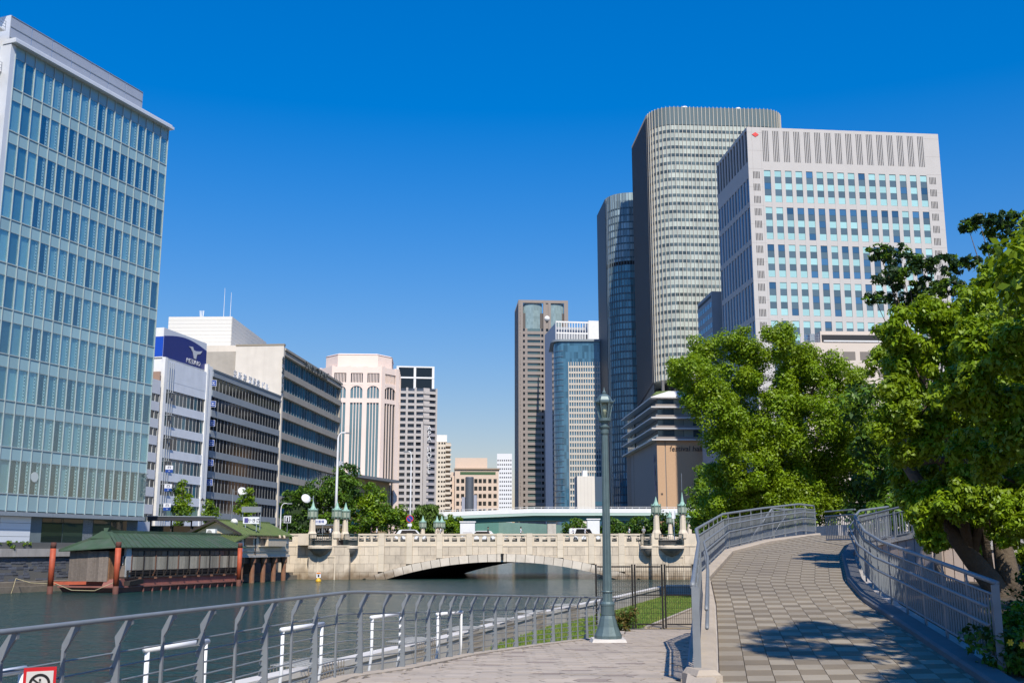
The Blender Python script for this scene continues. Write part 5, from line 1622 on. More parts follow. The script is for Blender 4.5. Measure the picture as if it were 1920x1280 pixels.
while z < 3.2:
    hh = rnd.uniform(.22, .34); z2 = min(z + hh, 3.24)
    x = -3 + rnd.uniform(0, .5)
    while x < 13.5:
        ww_ = rnd.uniform(.5, 1.0)
        if nst < 290:
            j = rnd.uniform(-.05, .06); s1, s2 = rnd.uniform(-.05, .05), rnd.uniform(-.05, .05)
            MB().prism_y([(x + .02, z + .015 + max(s1, 0)), (x + ww_ - .02, z + .015 + max(s2, 0)), (x + ww_ - .02 + s1, z2 - .015), (x + .02 + s2, z2 - .015 + min(s1, 0))], -.02 + j, .26).build('rubble_stone', M_rubble, wl); nst += 1
        x += ww_
    z = z2
MB().box(13.5, WL, .0, .24, .96, 3.24).build('plain_facing', M_rubble, wl)
# ---- houseboat restaurant
M_wood = mat('silvered_wood', (0.20, 0.165, 0.135), .85, nscale=5, namt=.18, rand=.22, bump=.3, bscale=25, stain=.35, sscale=1.2, streak=.8)
M_wdk = mat('dark_wood', (0.035, 0.028, 0.024), .7, nscale=3, namt=.2)
M_copper = mat('green_sheet_roof', (0.045, 0.085, 0.045), .8, 0.0, nscale=1.0, namt=.2, stain=.55, sscale=.7, stcol=(0.10, 0.10, 0.09))
M_hull = mat('red_lead_hull', (0.27, 0.105, 0.08), .7, nscale=1.5, namt=.15, stain=.5, sscale=1.0, stcol=(0.13, 0.07, 0.05))
M_curt = mat('screen_panel', (0.30, 0.27, 0.21), .8, rand=.35, nscale=3, namt=.1)
M_bpane = glass('boat_pane', (0.07, 0.075, 0.07), .3, 1.35, .6)
hc = gnd(234, 1110, 0)
he = gnd(449, 1097, 0)
ah_ = math.atan2(he.y - hc.y, he.x - hc.x)
LB = math.hypot(he.x - hc.x, he.y - hc.y)
hb_ = thing('houseboat', 'old wooden houseboat restaurant with a green roof and red hull moored at the left bank', 'boat', (hc.x, hc.y, 0), ah_)
WB = 6.2
MB().hexa([(-.6, .3, -.5), (LB + .3, .3, -.5), (LB + .3, WB - .3, -.5), (-.6, WB - .3, -.5)], [(-1.4, -.1, .45), (LB + .5, -.1, .45), (LB + .5, WB, .45), (-1.4, WB, .45)]).build('hull', M_hull, hb_)
MB().box(-1.5, LB + .5, -.22, WB + .1, .451, .58).build('rubbing_strake', M_hull, hb_)
MB().box(-.4, LB + .2, .25, WB - .2, .581, 1.25).build('upper_hull', M_hull, hb_)
for k in range(13): pb('hull_rib', M_hull, hb_, 2.6 + k * (LB - 3) / 12, 2.72 + k * (LB - 3) / 12, -.16, .28, -.3, .45)
MB().hexa([(.1, -.35, .6), (2.3, -.35, .75), (2.3, .24, .75), (.1, .24, .6)], [(.1, -.45, 1.0), (2.1, -.45, 1.2), (2.1, .24, 1.2), (.1, .24, 1.0)]).build('loose_board', M_wdk, hb_)
MB().box(.1, LB, .05, WB - .1, 1.252, 1.40).build('deck', M_wdk, hb_)
zE = 4.15
# long side: posts, panes, screens
MB().box(.15, LB - .1, .45, WB - .3, 1.401, zE - .1).build('cabin_core', M_dark, hb_)
nb_ = 10
for i in range(nb_ + 1):
    x = lerp(1.0, LB - .2, i / nb_); pb('post', M_wdk if i % 2 else mat('rust_post', (.16, .08, .05), .8, nscale=4, namt=.2), hb_, x - .07, x + .07, .16, .46, 1.402, zE)
pb('corner_board', mat('pale_board', (.42, .44, .44), .7, nscale=3, namt=.1), hb_, .15, .95, .2, .46, 1.402, zE - .02)
for i in range(nb_):
    xa, xb = lerp(1.0, LB - .2, i / nb_) + .08, lerp(1.0, LB - .2, (i + 1) / nb_) - .08
    for k in range(2): pb('pane', M_bpane, hb_, lerp(xa, xb, k / 2) + .03, lerp(xa, xb, (k + 1) / 2) - .03, .22, .28, 3.32, 3.78)
    for k in range(5): pb('screen', M_curt, hb_, lerp(xa, xb, k / 5) + .015, lerp(xa, xb, (k + 1) / 5) - .015, .22, .28, 2.0, 3.26)
pb('lintel', M_wdk, hb_, .9, LB - .1, .1, .46, 3.80, 4.1)
# low balustrade
for z in (1.62, 1.78, 1.94): pb('side_rail', M_wdk, hb_, .2, LB + .1, .02, .12, z, z + .06)
for k in range(18): pb('rail_post', M_wdk, hb_, .3 + k * LB / 18, .38 + k * LB / 18, -.02, .14, 1.403, 2.02)
for k in range(8): pb('bracket', mat('rust_post', (.16, .08, .05)), hb_, 2 + k * (LB - 3) / 7, 2.1 + k * (LB - 3) / 7, -.25, .04, 1.15, 1.34)
# end cabin facing downstream: boarded box beside a small window
for k in range(17): pb('plank', M_wood, hb_, -1.1 + rnd.uniform(-.012, .012), -1.0, 1.25 + k * .25, 1.25 + k * .25 + .242, 1.0, 3.78 + rnd.uniform(-.03, .03))
for k in range(8): pb('plank', mat('orange_wood', (.22, .11, .05), .8, nscale=4, namt=.2, rand=.2), hb_, -1.0 + k * .14, -1.0 + k * .14 + .134, 1.15, 1.245, 1.05, 3.75)
MB().box(-.98, .1, 1.26, 5.6, 1.3, 3.7).build('cabin_box', M_wdk, hb_)
MB().box(-.3, .14, 5.62, WB - .05, .9, 3.6).build('end_wall', M_wood, hb_)
pb('end_window', M_signwhite, hb_, -.36, -.305, 5.68, 6.0, 2.3, 3.1)
pb('side_window', M_bpane, hb_, .08, .14, .3, 1.1, 2.5, 3.3)
for k in range(2): pb('window_bar', M_mullw, hb_, .05, .079, .45 + k * .35, .52 + k * .35, 2.5, 3.3)
pb('under_window', M_wood, hb_, .08, .14, .25, 1.14, 1.41, 2.45)
MB().hexa([(-1.3, .2, .58), (-.2, .2, .58), (-.2, 1.6, .58), (-1.3, 1.6, .58)], [(-.9, .2, 1.2), (-.3, .2, 1.2), (-.3, 1.6, 1.2), (-.9, 1.6, 1.2)]).build('hull_hatch', M_hull, hb_)
# roof: long gable, hipped towards the near end with a small gablet
zR = 5.55
ev = .12
rf = MB()
A, B_, Cc, Dd = (-1.7, -ev, zE), (LB + .9, -ev, zE), (LB + .9, WB + ev, zE), (-1.7, WB + ev, zE - .35)
r0, r1 = (1.2, WB / 2, zR), (LB + .3, WB / 2, zR)
th_ = .08
for tri in ((A, B_, r1, r0), (r1, Cc, Dd, r0), (Dd, A, r0), (B_, Cc, r1)):
    low = [(p[0], p[1], p[2] - th_) for p in tri]
    rf.hexa(low, list(tri))
roof = rf.build('roof', M_copper, hb_)
sm_ = MB()
for k in range(26):
    t = (k + .5) / 26
    a = Vector(A).lerp(Vector(B_), t); b = Vector(r0).lerp(Vector(r1), t)
    sm_.bar(a + Vector((0, 0, .03)), b + Vector((0, 0, .03)), .05, .05)
sm_.build('roof_seams', M_copper, roof, kind='stuff')
MB().bar((.9, WB / 2, zR + .06), (LB + .4, WB / 2, zR + .06), .34, .26).build('ridge_cap', M_copper, roof)
MB().bar((A[0], A[1], zE + .06), (r0[0], r0[1], zR + .06), .22, .16).build('hip_cap', M_copper, roof)
MB().bar((Dd[0], Dd[1], Dd[2] + .06), (r0[0], r0[1], zR + .06), .22, .16).build('hip_cap', M_copper, roof)
MB().hexa([(.0, WB / 2 - 1.3, 4.95), (1.4, WB / 2 - 1.3, 5.0), (1.4, WB / 2 + 1.3, 5.0), (.0, WB / 2 + 1.3, 4.95)], [(.3, WB / 2 - .1, 5.66), (1.4, WB / 2 - .1, 5.66), (1.4, WB / 2 + .1, 5.66), (.3, WB / 2 + .1, 5.66)]).build('gablet', M_copper, roof)
MB().hexa([(.7, WB / 2 - .18, 5.6), (1.1, WB / 2 - .18, 5.6), (1.1, WB / 2 + .18, 5.6), (.7, WB / 2 + .18, 5.6)], [(.8, WB / 2 - .3, 5.95), (1.0, WB / 2 - .3, 5.95), (1.0, WB / 2 + .3, 5.95), (.8, WB / 2 + .3, 5.95)]).build('ridge_ornament', M_copper, roof)
# ---- orange mooring posts
M_orange = mat('orange_post_paint', (0.46, 0.085, 0.032), .65, nscale=2, namt=.15, stain=.5, sscale=1.5, stcol=(0.2, 0.05, 0.03))
M_rust = mat('rust_cap', (0.12, 0.045, 0.03), .8, nscale=3, namt=.2)
for (px, py, ptop, lb) in ((93, 1113, 1017, 'leftmost orange mooring post standing clear of the houseboat'), (216, 1113, 1016, 'orange mooring post in front of the houseboat corner'), (447, 1098, 1018, 'orange mooring post between the houseboat and the cream house')):
    b0 = gnd(px, py, 0); tz = at(px, ptop, b0.y).z
    t = thing('mooring_post', lb, 'post', (b0.x, b0.y, 0), 0, 'orange mooring posts')
    MB().lathe([(.25, -1.2), (.25, .7)], 14).build('wet_foot', M_rust, t, smooth=True)
    MB().lathe([(.255, .701), (.255, tz - .5)], 14).build('shaft', M_orange, t, smooth=True)
    MB().lathe([(.25, tz - .499), (.25, tz), (.2, tz + .04)], 14).build('cap', M_rust, t, smooth=True)
a_ = gnd(93, 1100, 0); 
arm = MB().bar((0, 0, .95), (2.6, .8, .95), .28, .28); o = arm.build('mooring_boom', M_orange, None); o.location = (gnd(93, 1113, 0).x + .3, gnd(93, 1113, 0).y, 0)
props(o, 'short orange boom linking the left mooring post to the houseboat hull', 'boom')
b0 = gnd(93, 1113, 0)
rp = MB().tube([(b0.x - 4.2, b0.y + 2.3, 1.3), (b0.x - 2.2, b0.y + 1.0, .95), (b0.x - .2, b0.y, .9)], .035, 5)
rp.tube([(b0.x - 4.2, b0.y + 2.3, 1.3), (b0.x - 4.25, b0.y + 2.0, .4), (b0.x - 4.3, b0.y + 1.8, -.1)], .03, 5)
props(rp.build('mooring_rope', mat('pale_rope', (.45, .38, .22), .9)), 'pale slack rope running from the river wall to the left mooring post', 'rope')
b1 = gnd(216, 1113, 0)
rp = MB().tube([(b0.x + .3, b0.y - .1, 1.0), (lerp(b0.x, b1.x, .35), b0.y - .3, .35), (lerp(b0.x, b1.x, .7), b0.y - .3, .3), (b1.x - .2, b1.y - .1, 1.0)], .03, 5)
props(rp.build('mooring_rope', mat('pale_rope', (.45, .38, .22))), 'pale rope sagging between the two left mooring posts', 'rope')
# ---- cream restaurant house on piles
M_cream3 = mat('cream_stucco', (0.62, 0.52, 0.38), .85, nscale=1.0, namt=.05, stain=.2, sscale=.8, streak=.8, stcol=(0.4, 0.33, 0.24), bump=.1)
M_moss = mat('mossy_green_roof', (0.13, 0.18, 0.055), .7, nscale=1.2, namt=.15, stain=.4, sscale=.8, stcol=(0.20, 0.17, 0.08))
r0_ = at(452, 1040, 127); r1_ = at(541, 1038, 141)
ar_ = math.atan2(r1_.y - r0_.y, r1_.x - r0_.x); LR = math.hypot(r1_.x - r0_.x, r1_.y - r0_.y)
zf = r0_.z; ze = at(500, 999, 134).z - .15; zr_ = at(410, 975, 129).z
rh = thing('riverside_restaurant', 'cream stucco riverside restaurant with a mossy green roof standing on rusty piles', 'building', (r0_.x, r0_.y, 0), ar_)
DR = 6.0
MB().box(0, LR, 0, DR, zf, ze).build('wall', M_cream3, rh)
MB().box(-.04, -.003, .2, DR - .2, zf + .1, ze - .1).build('end_wall', M_white, rh)
MB().box(-.2, LR + .1, -.12, DR, zf - .28, zf - .003).build('floor_slab', M_conc, rh)
MB().box(-.1, LR, .5, DR, zf - 1.0, zf - .283).build('floor_beams', M_dark, rh)
for k in range(5):
    x = .8 + k * (LR - 1.4) / 4
    m_ = MB().lathe([(.30, -1), (.30, zf - 1.15), (.42, zf - .9), (.42, zf - .29)], 10, (x, .35, 0)); m_.build('pile', mat('rusty_pile', (.24, .11, .06), .8, nscale=2, namt=.2, stain=.3, sscale=1.5, stcol=(.3, .25, .16)), rh)
for (x0, x1, zz0, zz1) in ((.7, 3.0, .45, .80), (5.0, 6.4, .45, .80)):
    za_, zb_ = lerp(zf, ze, zz0), lerp(zf, ze, zz1)
    wn_ = pb('window', M_bpane, rh, x0, x1, -.10, -.02, za_, zb_)
    pb('sill', M_cream3, rh, x0 - .2, x1 + .2, -.25, -.003, za_ - .12, za_ - .003)
    pb('hood', mat('brown_hood', (.28, .2, .13), .7), rh, x0 - .3, x1 + .3, -.4, -.003, zb_ + .003, zb_ + .12)
MB().box(6.4, 12.0, -.55, -.003, lerp(zf, ze, .42), lerp(zf, ze, .80)).build('shutter_box', M_cream3, rh)
pb('hood', mat('brown_hood', (.28, .2, .13)), rh, 6.3, 12.1, -.65, -.003, lerp(zf, ze, .803), lerp(zf, ze, .84))
pb('window', M_bpane, rh, 12.1, 12.7, -.1, -.02, lerp(zf, ze, .48), lerp(zf, ze, .8))
MB().tube([(3.7, -.1, zf), (3.7, -.1, ze)], .07, 6).build('downpipe', M_wdk, rh)
for x in (10.2, 11.6): MB().tube([(x, -.05, lerp(zf, ze, .92)), (x, -.45, lerp(zf, ze, .92)), (x, -.45, lerp(zf, ze, .82))], .16, 8).build('vent_hood', M_cream3, rh)
pb('meter_box', M_galv2, rh, 13.0, 13.7, -.2, -.003, lerp(zf, ze, .55), lerp(zf, ze, .68))
MB().bar((.1, -.08, zf + .45), (LR, -.08, zf + .45), .07, .07).build('wall_pipe', M_galv2, rh)
# roof with its gable towards the viewer
rf = MB(); e0, e1 = -.35, DR + .8; ym = DR / 2
for q in (((-1.0, e0, ze - .1), (LR + .6, e0, ze - .1), (LR + .3, ym, zr_), (-1.0, ym, zr_)), ((-1.0, ym, zr_), (LR + .3, ym, zr_), (LR + .6, e1, ze - .1), (-1.0, e1, ze - .1))):
    rf.hexa([(p[0], p[1], p[2] - .1) for p in q], list(q))
roof = rf.build('roof', M_moss, rh)
MB().bar((-1.05, ym, zr_ + .04), (LR + .3, ym, zr_ + .04), .3, .16).build('ridge_cap', M_moss, roof)
m_ = MB()
for k in range(22):
    x = -.8 + k * (LR + 1) / 22; m_.bar((x, e0, ze - .06), (x, ym, zr_ + .04), .06, .05)
m_.build('roof_seams', M_moss, roof, kind='stuff')
MB().prism([(0, 0), (1, 0), (1, 1)], 0, .01)
g_ = MB(); g_.add([(-.3, .1, ze), (-.3, DR - .1, ze), (-.3, ym, zr_ - .12), (.0, .1, ze), (.0, DR - .1, ze), (.0, ym, zr_ - .12)], [(0, 2, 1), (3, 4, 5), (0, 1, 4, 3), (1, 2, 5, 4), (2, 0, 3, 5)])
g_.build('gable', M_cream3, rh)
MB().bar((-1.02, e0, ze - .12), (-1.02, ym, zr_), .1, .25).build('barge_board', M_wdk, roof); MB().bar((-1.02, e1, ze - .12), (-1.02, ym, zr_), .1, .25).build('barge_board', M_wdk, roof)
pr = MB().hexa([(-3.6, -1.0, ze - 1.0), (-.2, -1.0, ze - .35), (-.2, DR + 3.2, ze - .35), (-3.6, DR + 3.2, ze - 1.0)], [(-3.6, -1.0, ze - .9), (-.2, -1.0, ze - .18), (-.2, DR + 3.2, ze - .18), (-3.6, DR + 3.2, ze - .9)])
pent = pr.build('pent_roof', M_moss, rh)
m_ = MB()
for k in range(30): m_.bar((-3.6, -.9 + k * .33, ze - .86), (-.25, -.9 + k * .33, ze - .14), .10, .06)
m_.build('roof_seams', M_moss, pent, kind='stuff')
MB().box(-3.0, -.1, -.3, DR + 2.6, zf + .4, ze - 1.02).build('lean_to_wall', M_white, rh)
# things on the roof
ac = thing('air_conditioner', 'white air conditioner unit on the green pent roof in front of the cream gable', 'air conditioner', tuple(Vector((r0_.x, r0_.y, 0)) + Matrix.Rotation(ar_, 4, 'Z') @ Vector((-1.5, 3.1, ze - .45))), ar_ - R(90))
MB().box(-.55, .55, -.25, .25, .12, .95).build('casing', M_white, ac)
MB().lathe([(.30, 0), (.30, .03)], 18).build('fan_grille', mat('grille_grey', (.3, .3, .28), .6), ac).matrix_local = Matrix.Translation((-.15, -.255, .55)) @ Matrix.Rotation(R(90), 4, 'X')
for dx in (-.4, .4): MB().box(dx - .06, dx + .06, -.25, .25, 0, .118).build('foot', M_galv2, ac)
p_ = at(440, 978, 130)
ds = thing('satellite_dish', 'small white satellite dish on the green restaurant roof', 'dish', (p_.x, p_.y, zr_ - 1.0))
MB().tube([(0, 0, 0), (0, 0, p_.z - zr_ + 1.0)], .04, 6).build('pole', M_galv2, ds)
o = MB().lathe([(.02, 0), (.25, .03), (.42, .12), (.44, .14)], 18).build('reflector', M_white, ds, smooth=True); o.matrix_local = Matrix.Translation((0, -.05, p_.z - zr_ + 1.0)) @ Matrix.Rotation(R(105), 4, 'X')
sg = at(471, 975, 131)
sb = thing('restaurant_sign', 'white roof sign with a purple square and brush lettering above the green roof', 'sign', (sg.x, sg.y, sg.z - .4), R(8))
MB().box(-.95, .95, -.1, .1, 0, .8).build('board', M_signwhite, sb)
MB().box(-.8, -.35, -.13, -.103, .12, .68).build('crest', mat('sign_purple', (.06, .05, .22), .6), sb)
link('lettering', text_mesh('かき広', .52, .01, M_black), sb, (.32, -.115, .2))
MB().box(-.7, -.6, -.05, .05, -.9, -.003).build('leg', M_galv2, sb); MB().box(.6, .7, -.05, .05, -.9, -.003).build('leg', M_galv2, sb)
# metal roof frame behind the sign
fr_ = thing('roof_frame', 'grey metal rooftop frame behind the restaurant sign', 'frame', (at(472, 960, 134).x, 134, at(472, 960, 134).z))
MB().box(-1.2, 1.2, -.3, .3, 0, .7).build('tank', M_galv, fr_)
for dx in (-1.1, 1.1): MB().box(dx - .05, dx + .05, -.05, .05, -2.2, -.003).build('leg', M_galv2, fr_)
# ---- dark bus shelter and long canopy
def shelter(label, px0, px1, D, ytop, a, col):
    q = at(px0, ytop, D); t = thing('bus_shelter', label, 'shelter', (q.x, q.y, STREET), a)
    L_ = run(q, a, px1, ytop); h = q.z - STREET
    MB().box(0, L_, 0, 3.0, h - .5, h).build('roof', col, t)
    MB().box(-.1, L_ + .1, -.1, 3.1, h + .003, h + .12).build('roof_edge', M_galv2, t)
    for k in range(4):
        pb('post', M_wdk, t, .3 + k * (L_ - .8) / 3, .5 + k * (L_ - .8) / 3, 1.0, 1.2, 0, h - .503)
    MB().box(.3, L_ - .3, 2.4, 2.5, .3, h - 1.2).build('back_panel', M_lobby, t)
    return t
shelter('dark flat-roofed shelter behind the green roofs left of the restaurant', 276, 402, 150, 968, R(12), mat('shelter_dark', (.035, .035, .04), .5))
shelter('long low brown canopy on the street behind the left bridge lanterns', 522, 640, 186, 984, R(0), mat('canopy_brown', (.10, .085, .06), .6))
# ---- lamp posts
def street_lamp(label, px, pbase, ptop, D, arm, h_r=.11):
    b = at(px, pbase, D); t_ = at(px, ptop, D); h = t_.z - STREET
    t = thing('street_lamp', label, 'street lamp', (b.x, D, STREET))
    pts = [(0, 0, 0), (0, 0, h * .55), (0, 0, h - 1.0)]
    for k in range(1, 6):
        q = R(18 * k); pts.append((arm * .55 * (1 - math.cos(q)), 0, h - 1.0 + 1.0 * math.sin(q)))
    pts.append((arm, 0, h - .02))
    MB().tube(pts, [h_r * 1.3, h_r, h_r * .75] + [h_r * .6] * 6, 8).build('pole', M_white if h_r > .08 else M_galv, t, smooth=True)
    MB().box(arm - .1 if arm > 0 else arm - .7, arm + .7 if arm > 0 else arm + .1, -.18, .18, h - .16, h + .06).build('lamp_head', M_galv, t)
street_lamp('tall white street lamp behind the left bridge lanterns', 628.5, 1000, 811, 172, 1.3, .2)
street_lamp('tall grey street lamp above the no-stopping sign', 768.5, 1000, 846, 184, -.6, .14)
street_lamp('short curved street lamp beside the ivy block', 525, 1000, 943, 178, 1.1, .1)
street_lamp('curved street lamp in the leaves of the left street tree', 325, 1000, 913, 176, 1.6, .08)
q = at(377, 985, 180)
ol = thing('ornate_lamp', 'black ornate street lamp between the two small street trees', 'street lamp', (q.x, 180, STREET))
h_ = at(377, 932, 180).z - STREET
MB().lathe([(.22, 0), (.16, .5), (.07, .8), (.06, h_ - 1.2), (.12, h_ - 1.1)], 10).build('pole', M_black, ol)
MB().lathe([(.16, h_ - 1.09), (.3, h_ - .5)], 6).build('lantern', mat('lamp_frost', (.5, .5, .45), .4), ol)
MB().lathe([(.36, h_ - .499), (.1, h_ - .15), (.02, h_)], 6).build('lantern_cap', M_black, ol)
# no-stopping sign and boards on the bridge
q = at(768.5, 972, 182)
ns = thing('no_stopping_sign', 'round blue no-stopping sign with a red ring on the grey lamp post', 'sign', (q.x, 182.0, q.z))
for (r_, y_, m_) in ((.62, 0, mat('sign_red', (.6, .03, .03), .5)), (.5, -.03, M_signblue)):
    o = MB().lathe([(r_, 0), (r_, .025)], 20).build('ring' if r_ > .6 else 'disc', m_, ns); o.matrix_local = Matrix.Translation((0, y_, 0)) @ Matrix.Rotation(R(90), 4, 'X')
MB().bar((-.4, -.07, .4), (.4, -.07, -.4), .02, .1).build('slash', mat('sign_red', (.6, .03, .03)), ns)
MB().box(-.35, .35, -.06, -.03, -1.25, -.8).build('plate', M_signwhite, ns)
MB().tube([(0, .1, q.z * 0 - 4.0), (0, .1, .5)], .06, 6).build('pole', M_galv, ns)
q = at(600, 978, 150)
ps = thing('place_name_sign', 'white arrow-shaped place name sign behind the single left lantern', 'sign', (q.x, 150, zdk))
hz = q.z - zdk
MB().prism_y([(-.95, hz - .38), (.7, hz - .38), (.95, hz - .15), (.95, hz + .15), (.7, hz + .38), (-.95, hz + .38)], -.04, .04).build('board', M_signwhite, ps)
link('lettering', text_mesh('淀屋橋', .42, .01, M_signblue), ps, (-.05, -.05, hz - .12))
MB().tube([(.4, 0, 0), (.4, 0, hz - .3)], .05, 6).build('pole', M_galv, ps)
q = at(539, 973, 168)
pk = thing('parking_sign', 'square dark sign with a white letter symbol under the short street lamp', 'sign', (q.x, 168, STREET))
MB().box(-.55, .55, -.04, .04, q.z - STREET - .55, q.z - STREET + .55).build('board', M_signwhite, pk); MB().box(-.45, .45, -.06, -.043, q.z - STREET - .45, q.z - STREET + .45).build('panel', M_dark, pk)
MB().box(-.28, -.12, -.08, -.063, q.z - STREET - .3, q.z - STREET + .3).build('symbol', M_signwhite, pk); MB().box(.12, .28, -.08, -.063, q.z - STREET - .3, q.z - STREET + .3).build('symbol', M_signwhite, pk)
MB().box(-.28, .28, -.08, -.063, q.z - STREET + .302, q.z - STREET + .38).build('symbol', M_signwhite, pk)
MB().tube([(0, .08, 0), (0, .08, q.z - STREET)], .05, 6).build('pole', M_galv, pk)
# round white traffic mirrors seen from the back
for (px, py, D, lb) in ((455, 921, 172, 'white round street mirror on a bracket above the restaurant roof'), (574, 934, 170, 'white round street mirror in front of the ivy block')):
    q = at(px, py, D); t = thing('street_mirror', lb, 'mirror', (q.x, D, STREET))
    o = MB().lathe([(.05, .3), (.45, .22), (.75, .02), (.78, -.02), (.7, -.03)], 20).build('disc', M_white, t, smooth=True); o.matrix_local = Matrix.Translation((0, 0, q.z - STREET)) @ Matrix.Rotation(R(60), 4, 'X') @ Matrix.Rotation(R(30), 4, 'Y')
    MB().bar((0, 0, q.z - STREET), (1.1 if px > 500 else -1.6, .2, q.z - STREET), .06, .06).build('bracket', M_galv, t)
    MB().tube([(1.1 if px > 500 else -1.6, .2, 0), (1.1 if px > 500 else -1.6, .2, q.z - STREET + .4)], .07, 6).build('pole', M_galv2, t)
# yellow buoy with a notice
b0 = gnd(597, 1090, 0)
by = thing('warning_buoy', 'small yellow buoy carrying a white notice in front of the bridge pier', 'buoy', (b0.x, b0.y, 0))
MB().lathe([(.28, -.1), (.36, .06), (.34, .2), (.12, .42), (.05, .5)], 14).build('float', mat('buoy_yellow', (.75, .42, .02), .5), by, smooth=True)
MB().box(-.28, .28, -.03, .03, .5, 1.15).build('notice', M_signwhite, by); MB().box(-.26, .26, -.045, -.033, .95, 1.13).build('notice_head', mat('notice_orange', (.7, .25, .04), .5), by)
MB().box(-.1, .1, -.045, -.033, .58, .88).build('notice_mark', M_black, by)
# ================================================================== foreground: railings, lamp, fence, ramp walls
def path_points(pts, step, start=0.0):
    """evenly spaced (position, heading) along a 2-D polyline"""
    out = []; acc = start
    for p, q in zip(pts, pts[1:]):
        d = Vector((q[0] - p[0], q[1] - p[1])); L = d.length; u = d / L
        while acc < L: out.append((Vector(p) + u * acc, u)); acc += step
        acc -= L
    return out
rr_ = thing('river_railing', 'grey steel river railing of hooked posts and thin bars along the promenade edge', 'railing', (0, 0, 0))
def post_mesh(w0, w1, notch):
    z_ = [0.0, .88, 1.0]
    left = []
    nz = 7
    if notch:
        for k in range(nz):
            zz = .10 + k * .112; ww = lerp(w0, w1, zz / .9)
            left += [(-ww * .5 - .02, zz - .05), (-ww * .5 - .02, zz), (-ww * .15, zz + .055)] if k else [(-ww * .5 - .03, 0), (-ww * .5 - .02, zz), (-ww * .15, zz + .055)]
    else: left = [(-w0 / 2, 0)]
    right = [(w0 / 2, 0)]
    prof = right + [(w1 / 2, .85), (w1 / 2 + .085, .99), (w1 / 2 + .105, 1.0), (w1 / 2 + .105, 1.038), (w1 / 2 + .05, 1.038), (-w1 / 2, .90)] + list(reversed(left))
    return MB().prism_y(prof, -.014, .014).mesh('rail_post', M_galv)
pm_w, pm_n = post_mesh(.095, .042, True), post_mesh(.024, .022, False)
RP = [p for p in RAIL if p[1] < 33.5]
pp = path_points(RP, .735, .3)
for i, (p, u) in enumerate(pp):
    a = math.atan2(u.y, u.x) - R(90)
    link('post', pm_w if i % 2 == 0 else pm_n, rr_, (p.x, p.y, prom_z(p.y)), (0, 0, a))
off = lambda p, u, d: Vector((p.x + u.y * d, p.y - u.x * d))
fine = path_points(RP, .4, 0)
MB().tube([(*off(p, u, .115), prom_z(p.y) + 1.055) for p, u in fine], .021, 10).build('top_rail', M_galv, rr_, smooth=True)
for k in range(7):
    MB().tube([(*off(p, u, -.03), prom_z(p.y) + .10 + k * .112) for p, u in fine], .0085, 6).build('rail_bar', M_galv, rr_, smooth=True)
# white guard hoops on the river side
M_wpipe = mat('white_pipe', (0.80, 0.80, 0.79), .4, nscale=4, namt=.04)
hl = ('white pipe hoop by the red sign at the left frame edge', 'white pipe hoop behind the railing, second from the left', 'white pipe hoop behind the railing at the middle of the row', 'white pipe hoop behind the railing, second from the right', 'rightmost white pipe hoop, nearest the lamp post')
for k, (pxa, pya, pxb, pyb, zrel) in enumerate(((-60, 1272, 44, 1254, -.92), (274, 1217, 388, 1202, -.92), (529, 1180, 605, 1169, -.98), (697, 1157, 752, 1150, -1.0), (820, 1151, 866, 1147, -1.1))):
    a = gnd(pxa, pya, EYE + zrel); b = gnd(pxb, pyb, EYE + zrel)
    t = thing('guard_hoop', hl[k], 'hoop', (a.x, a.y, 0), math.atan2(b.y - a.y, b.x - a.x), 'white pipe hoops behind the river railing')
    L_ = (b - a).length; zt_ = a.z; zg = TERR
    MB().tube([(-.02, 0, zt_), (L_ + .02, 0, zt_)], .029, 10).build('crossbar', M_wpipe, t, smooth=True)
    for x in (.02, L_ - .02):
        MB().tube([(x, 0, zt_), (x, 0, zt_ - .55), (x + .04, .05, zt_ - .75), (x + .06, .12, zg)], .023, 8).build('leg', M_wpipe, t, smooth=True)
# notice on the railing
q = at(76, 1250, 7.35)
a0 = R(90) - math.atan2(1.19, 6.33)
sgn = thing('railing_notice', 'red-bordered white prohibition notice fixed to the railing at bottom left', 'sign', (q.x, q.y, q.z), a0 - R(52))
M_nred = mat('notice_red', (0.55, 0.015, 0.02), .4)
MB().box(-.1, .1, -.008, .008, -.30, .0).build('plate', M_nred, sgn)
MB().box(-.082, .082, -.012, -.0085, -.285, -.024).build('white_field', mat('notice_white', (.62, .58, .52), .5), sgn)
rg = MB(); nq = 28
for k in range(nq):
    t0, t1 = 2 * math.pi * k / nq, 2 * math.pi * (k + 1) / nq
    P = lambda t, r: (r * math.cos(t), -.105 + r * math.sin(t))
    rg.prism_y([P(t0, .050), P(t0, .066), P(t1, .066), P(t1, .050)][::-1], -.015, -.0125)
rg.build('prohibition_ring', M_black, sgn)
fg = MB().prism_y([(-.012, -.14), (.012, -.14), (.016, -.10), (-.004, -.092)], -.015, -.0125); fg.prism_y([(-.004, -.088), (.008, -.088), (.008, -.072), (-.004, -.072)], -.015, -.0125); fg.prism_y([(-.045, -.075), (-.038, -.068), (.046, -.136), (.038, -.143)][::-1], -.0165, -.0152)
fg.build('figure', M_black, sgn)
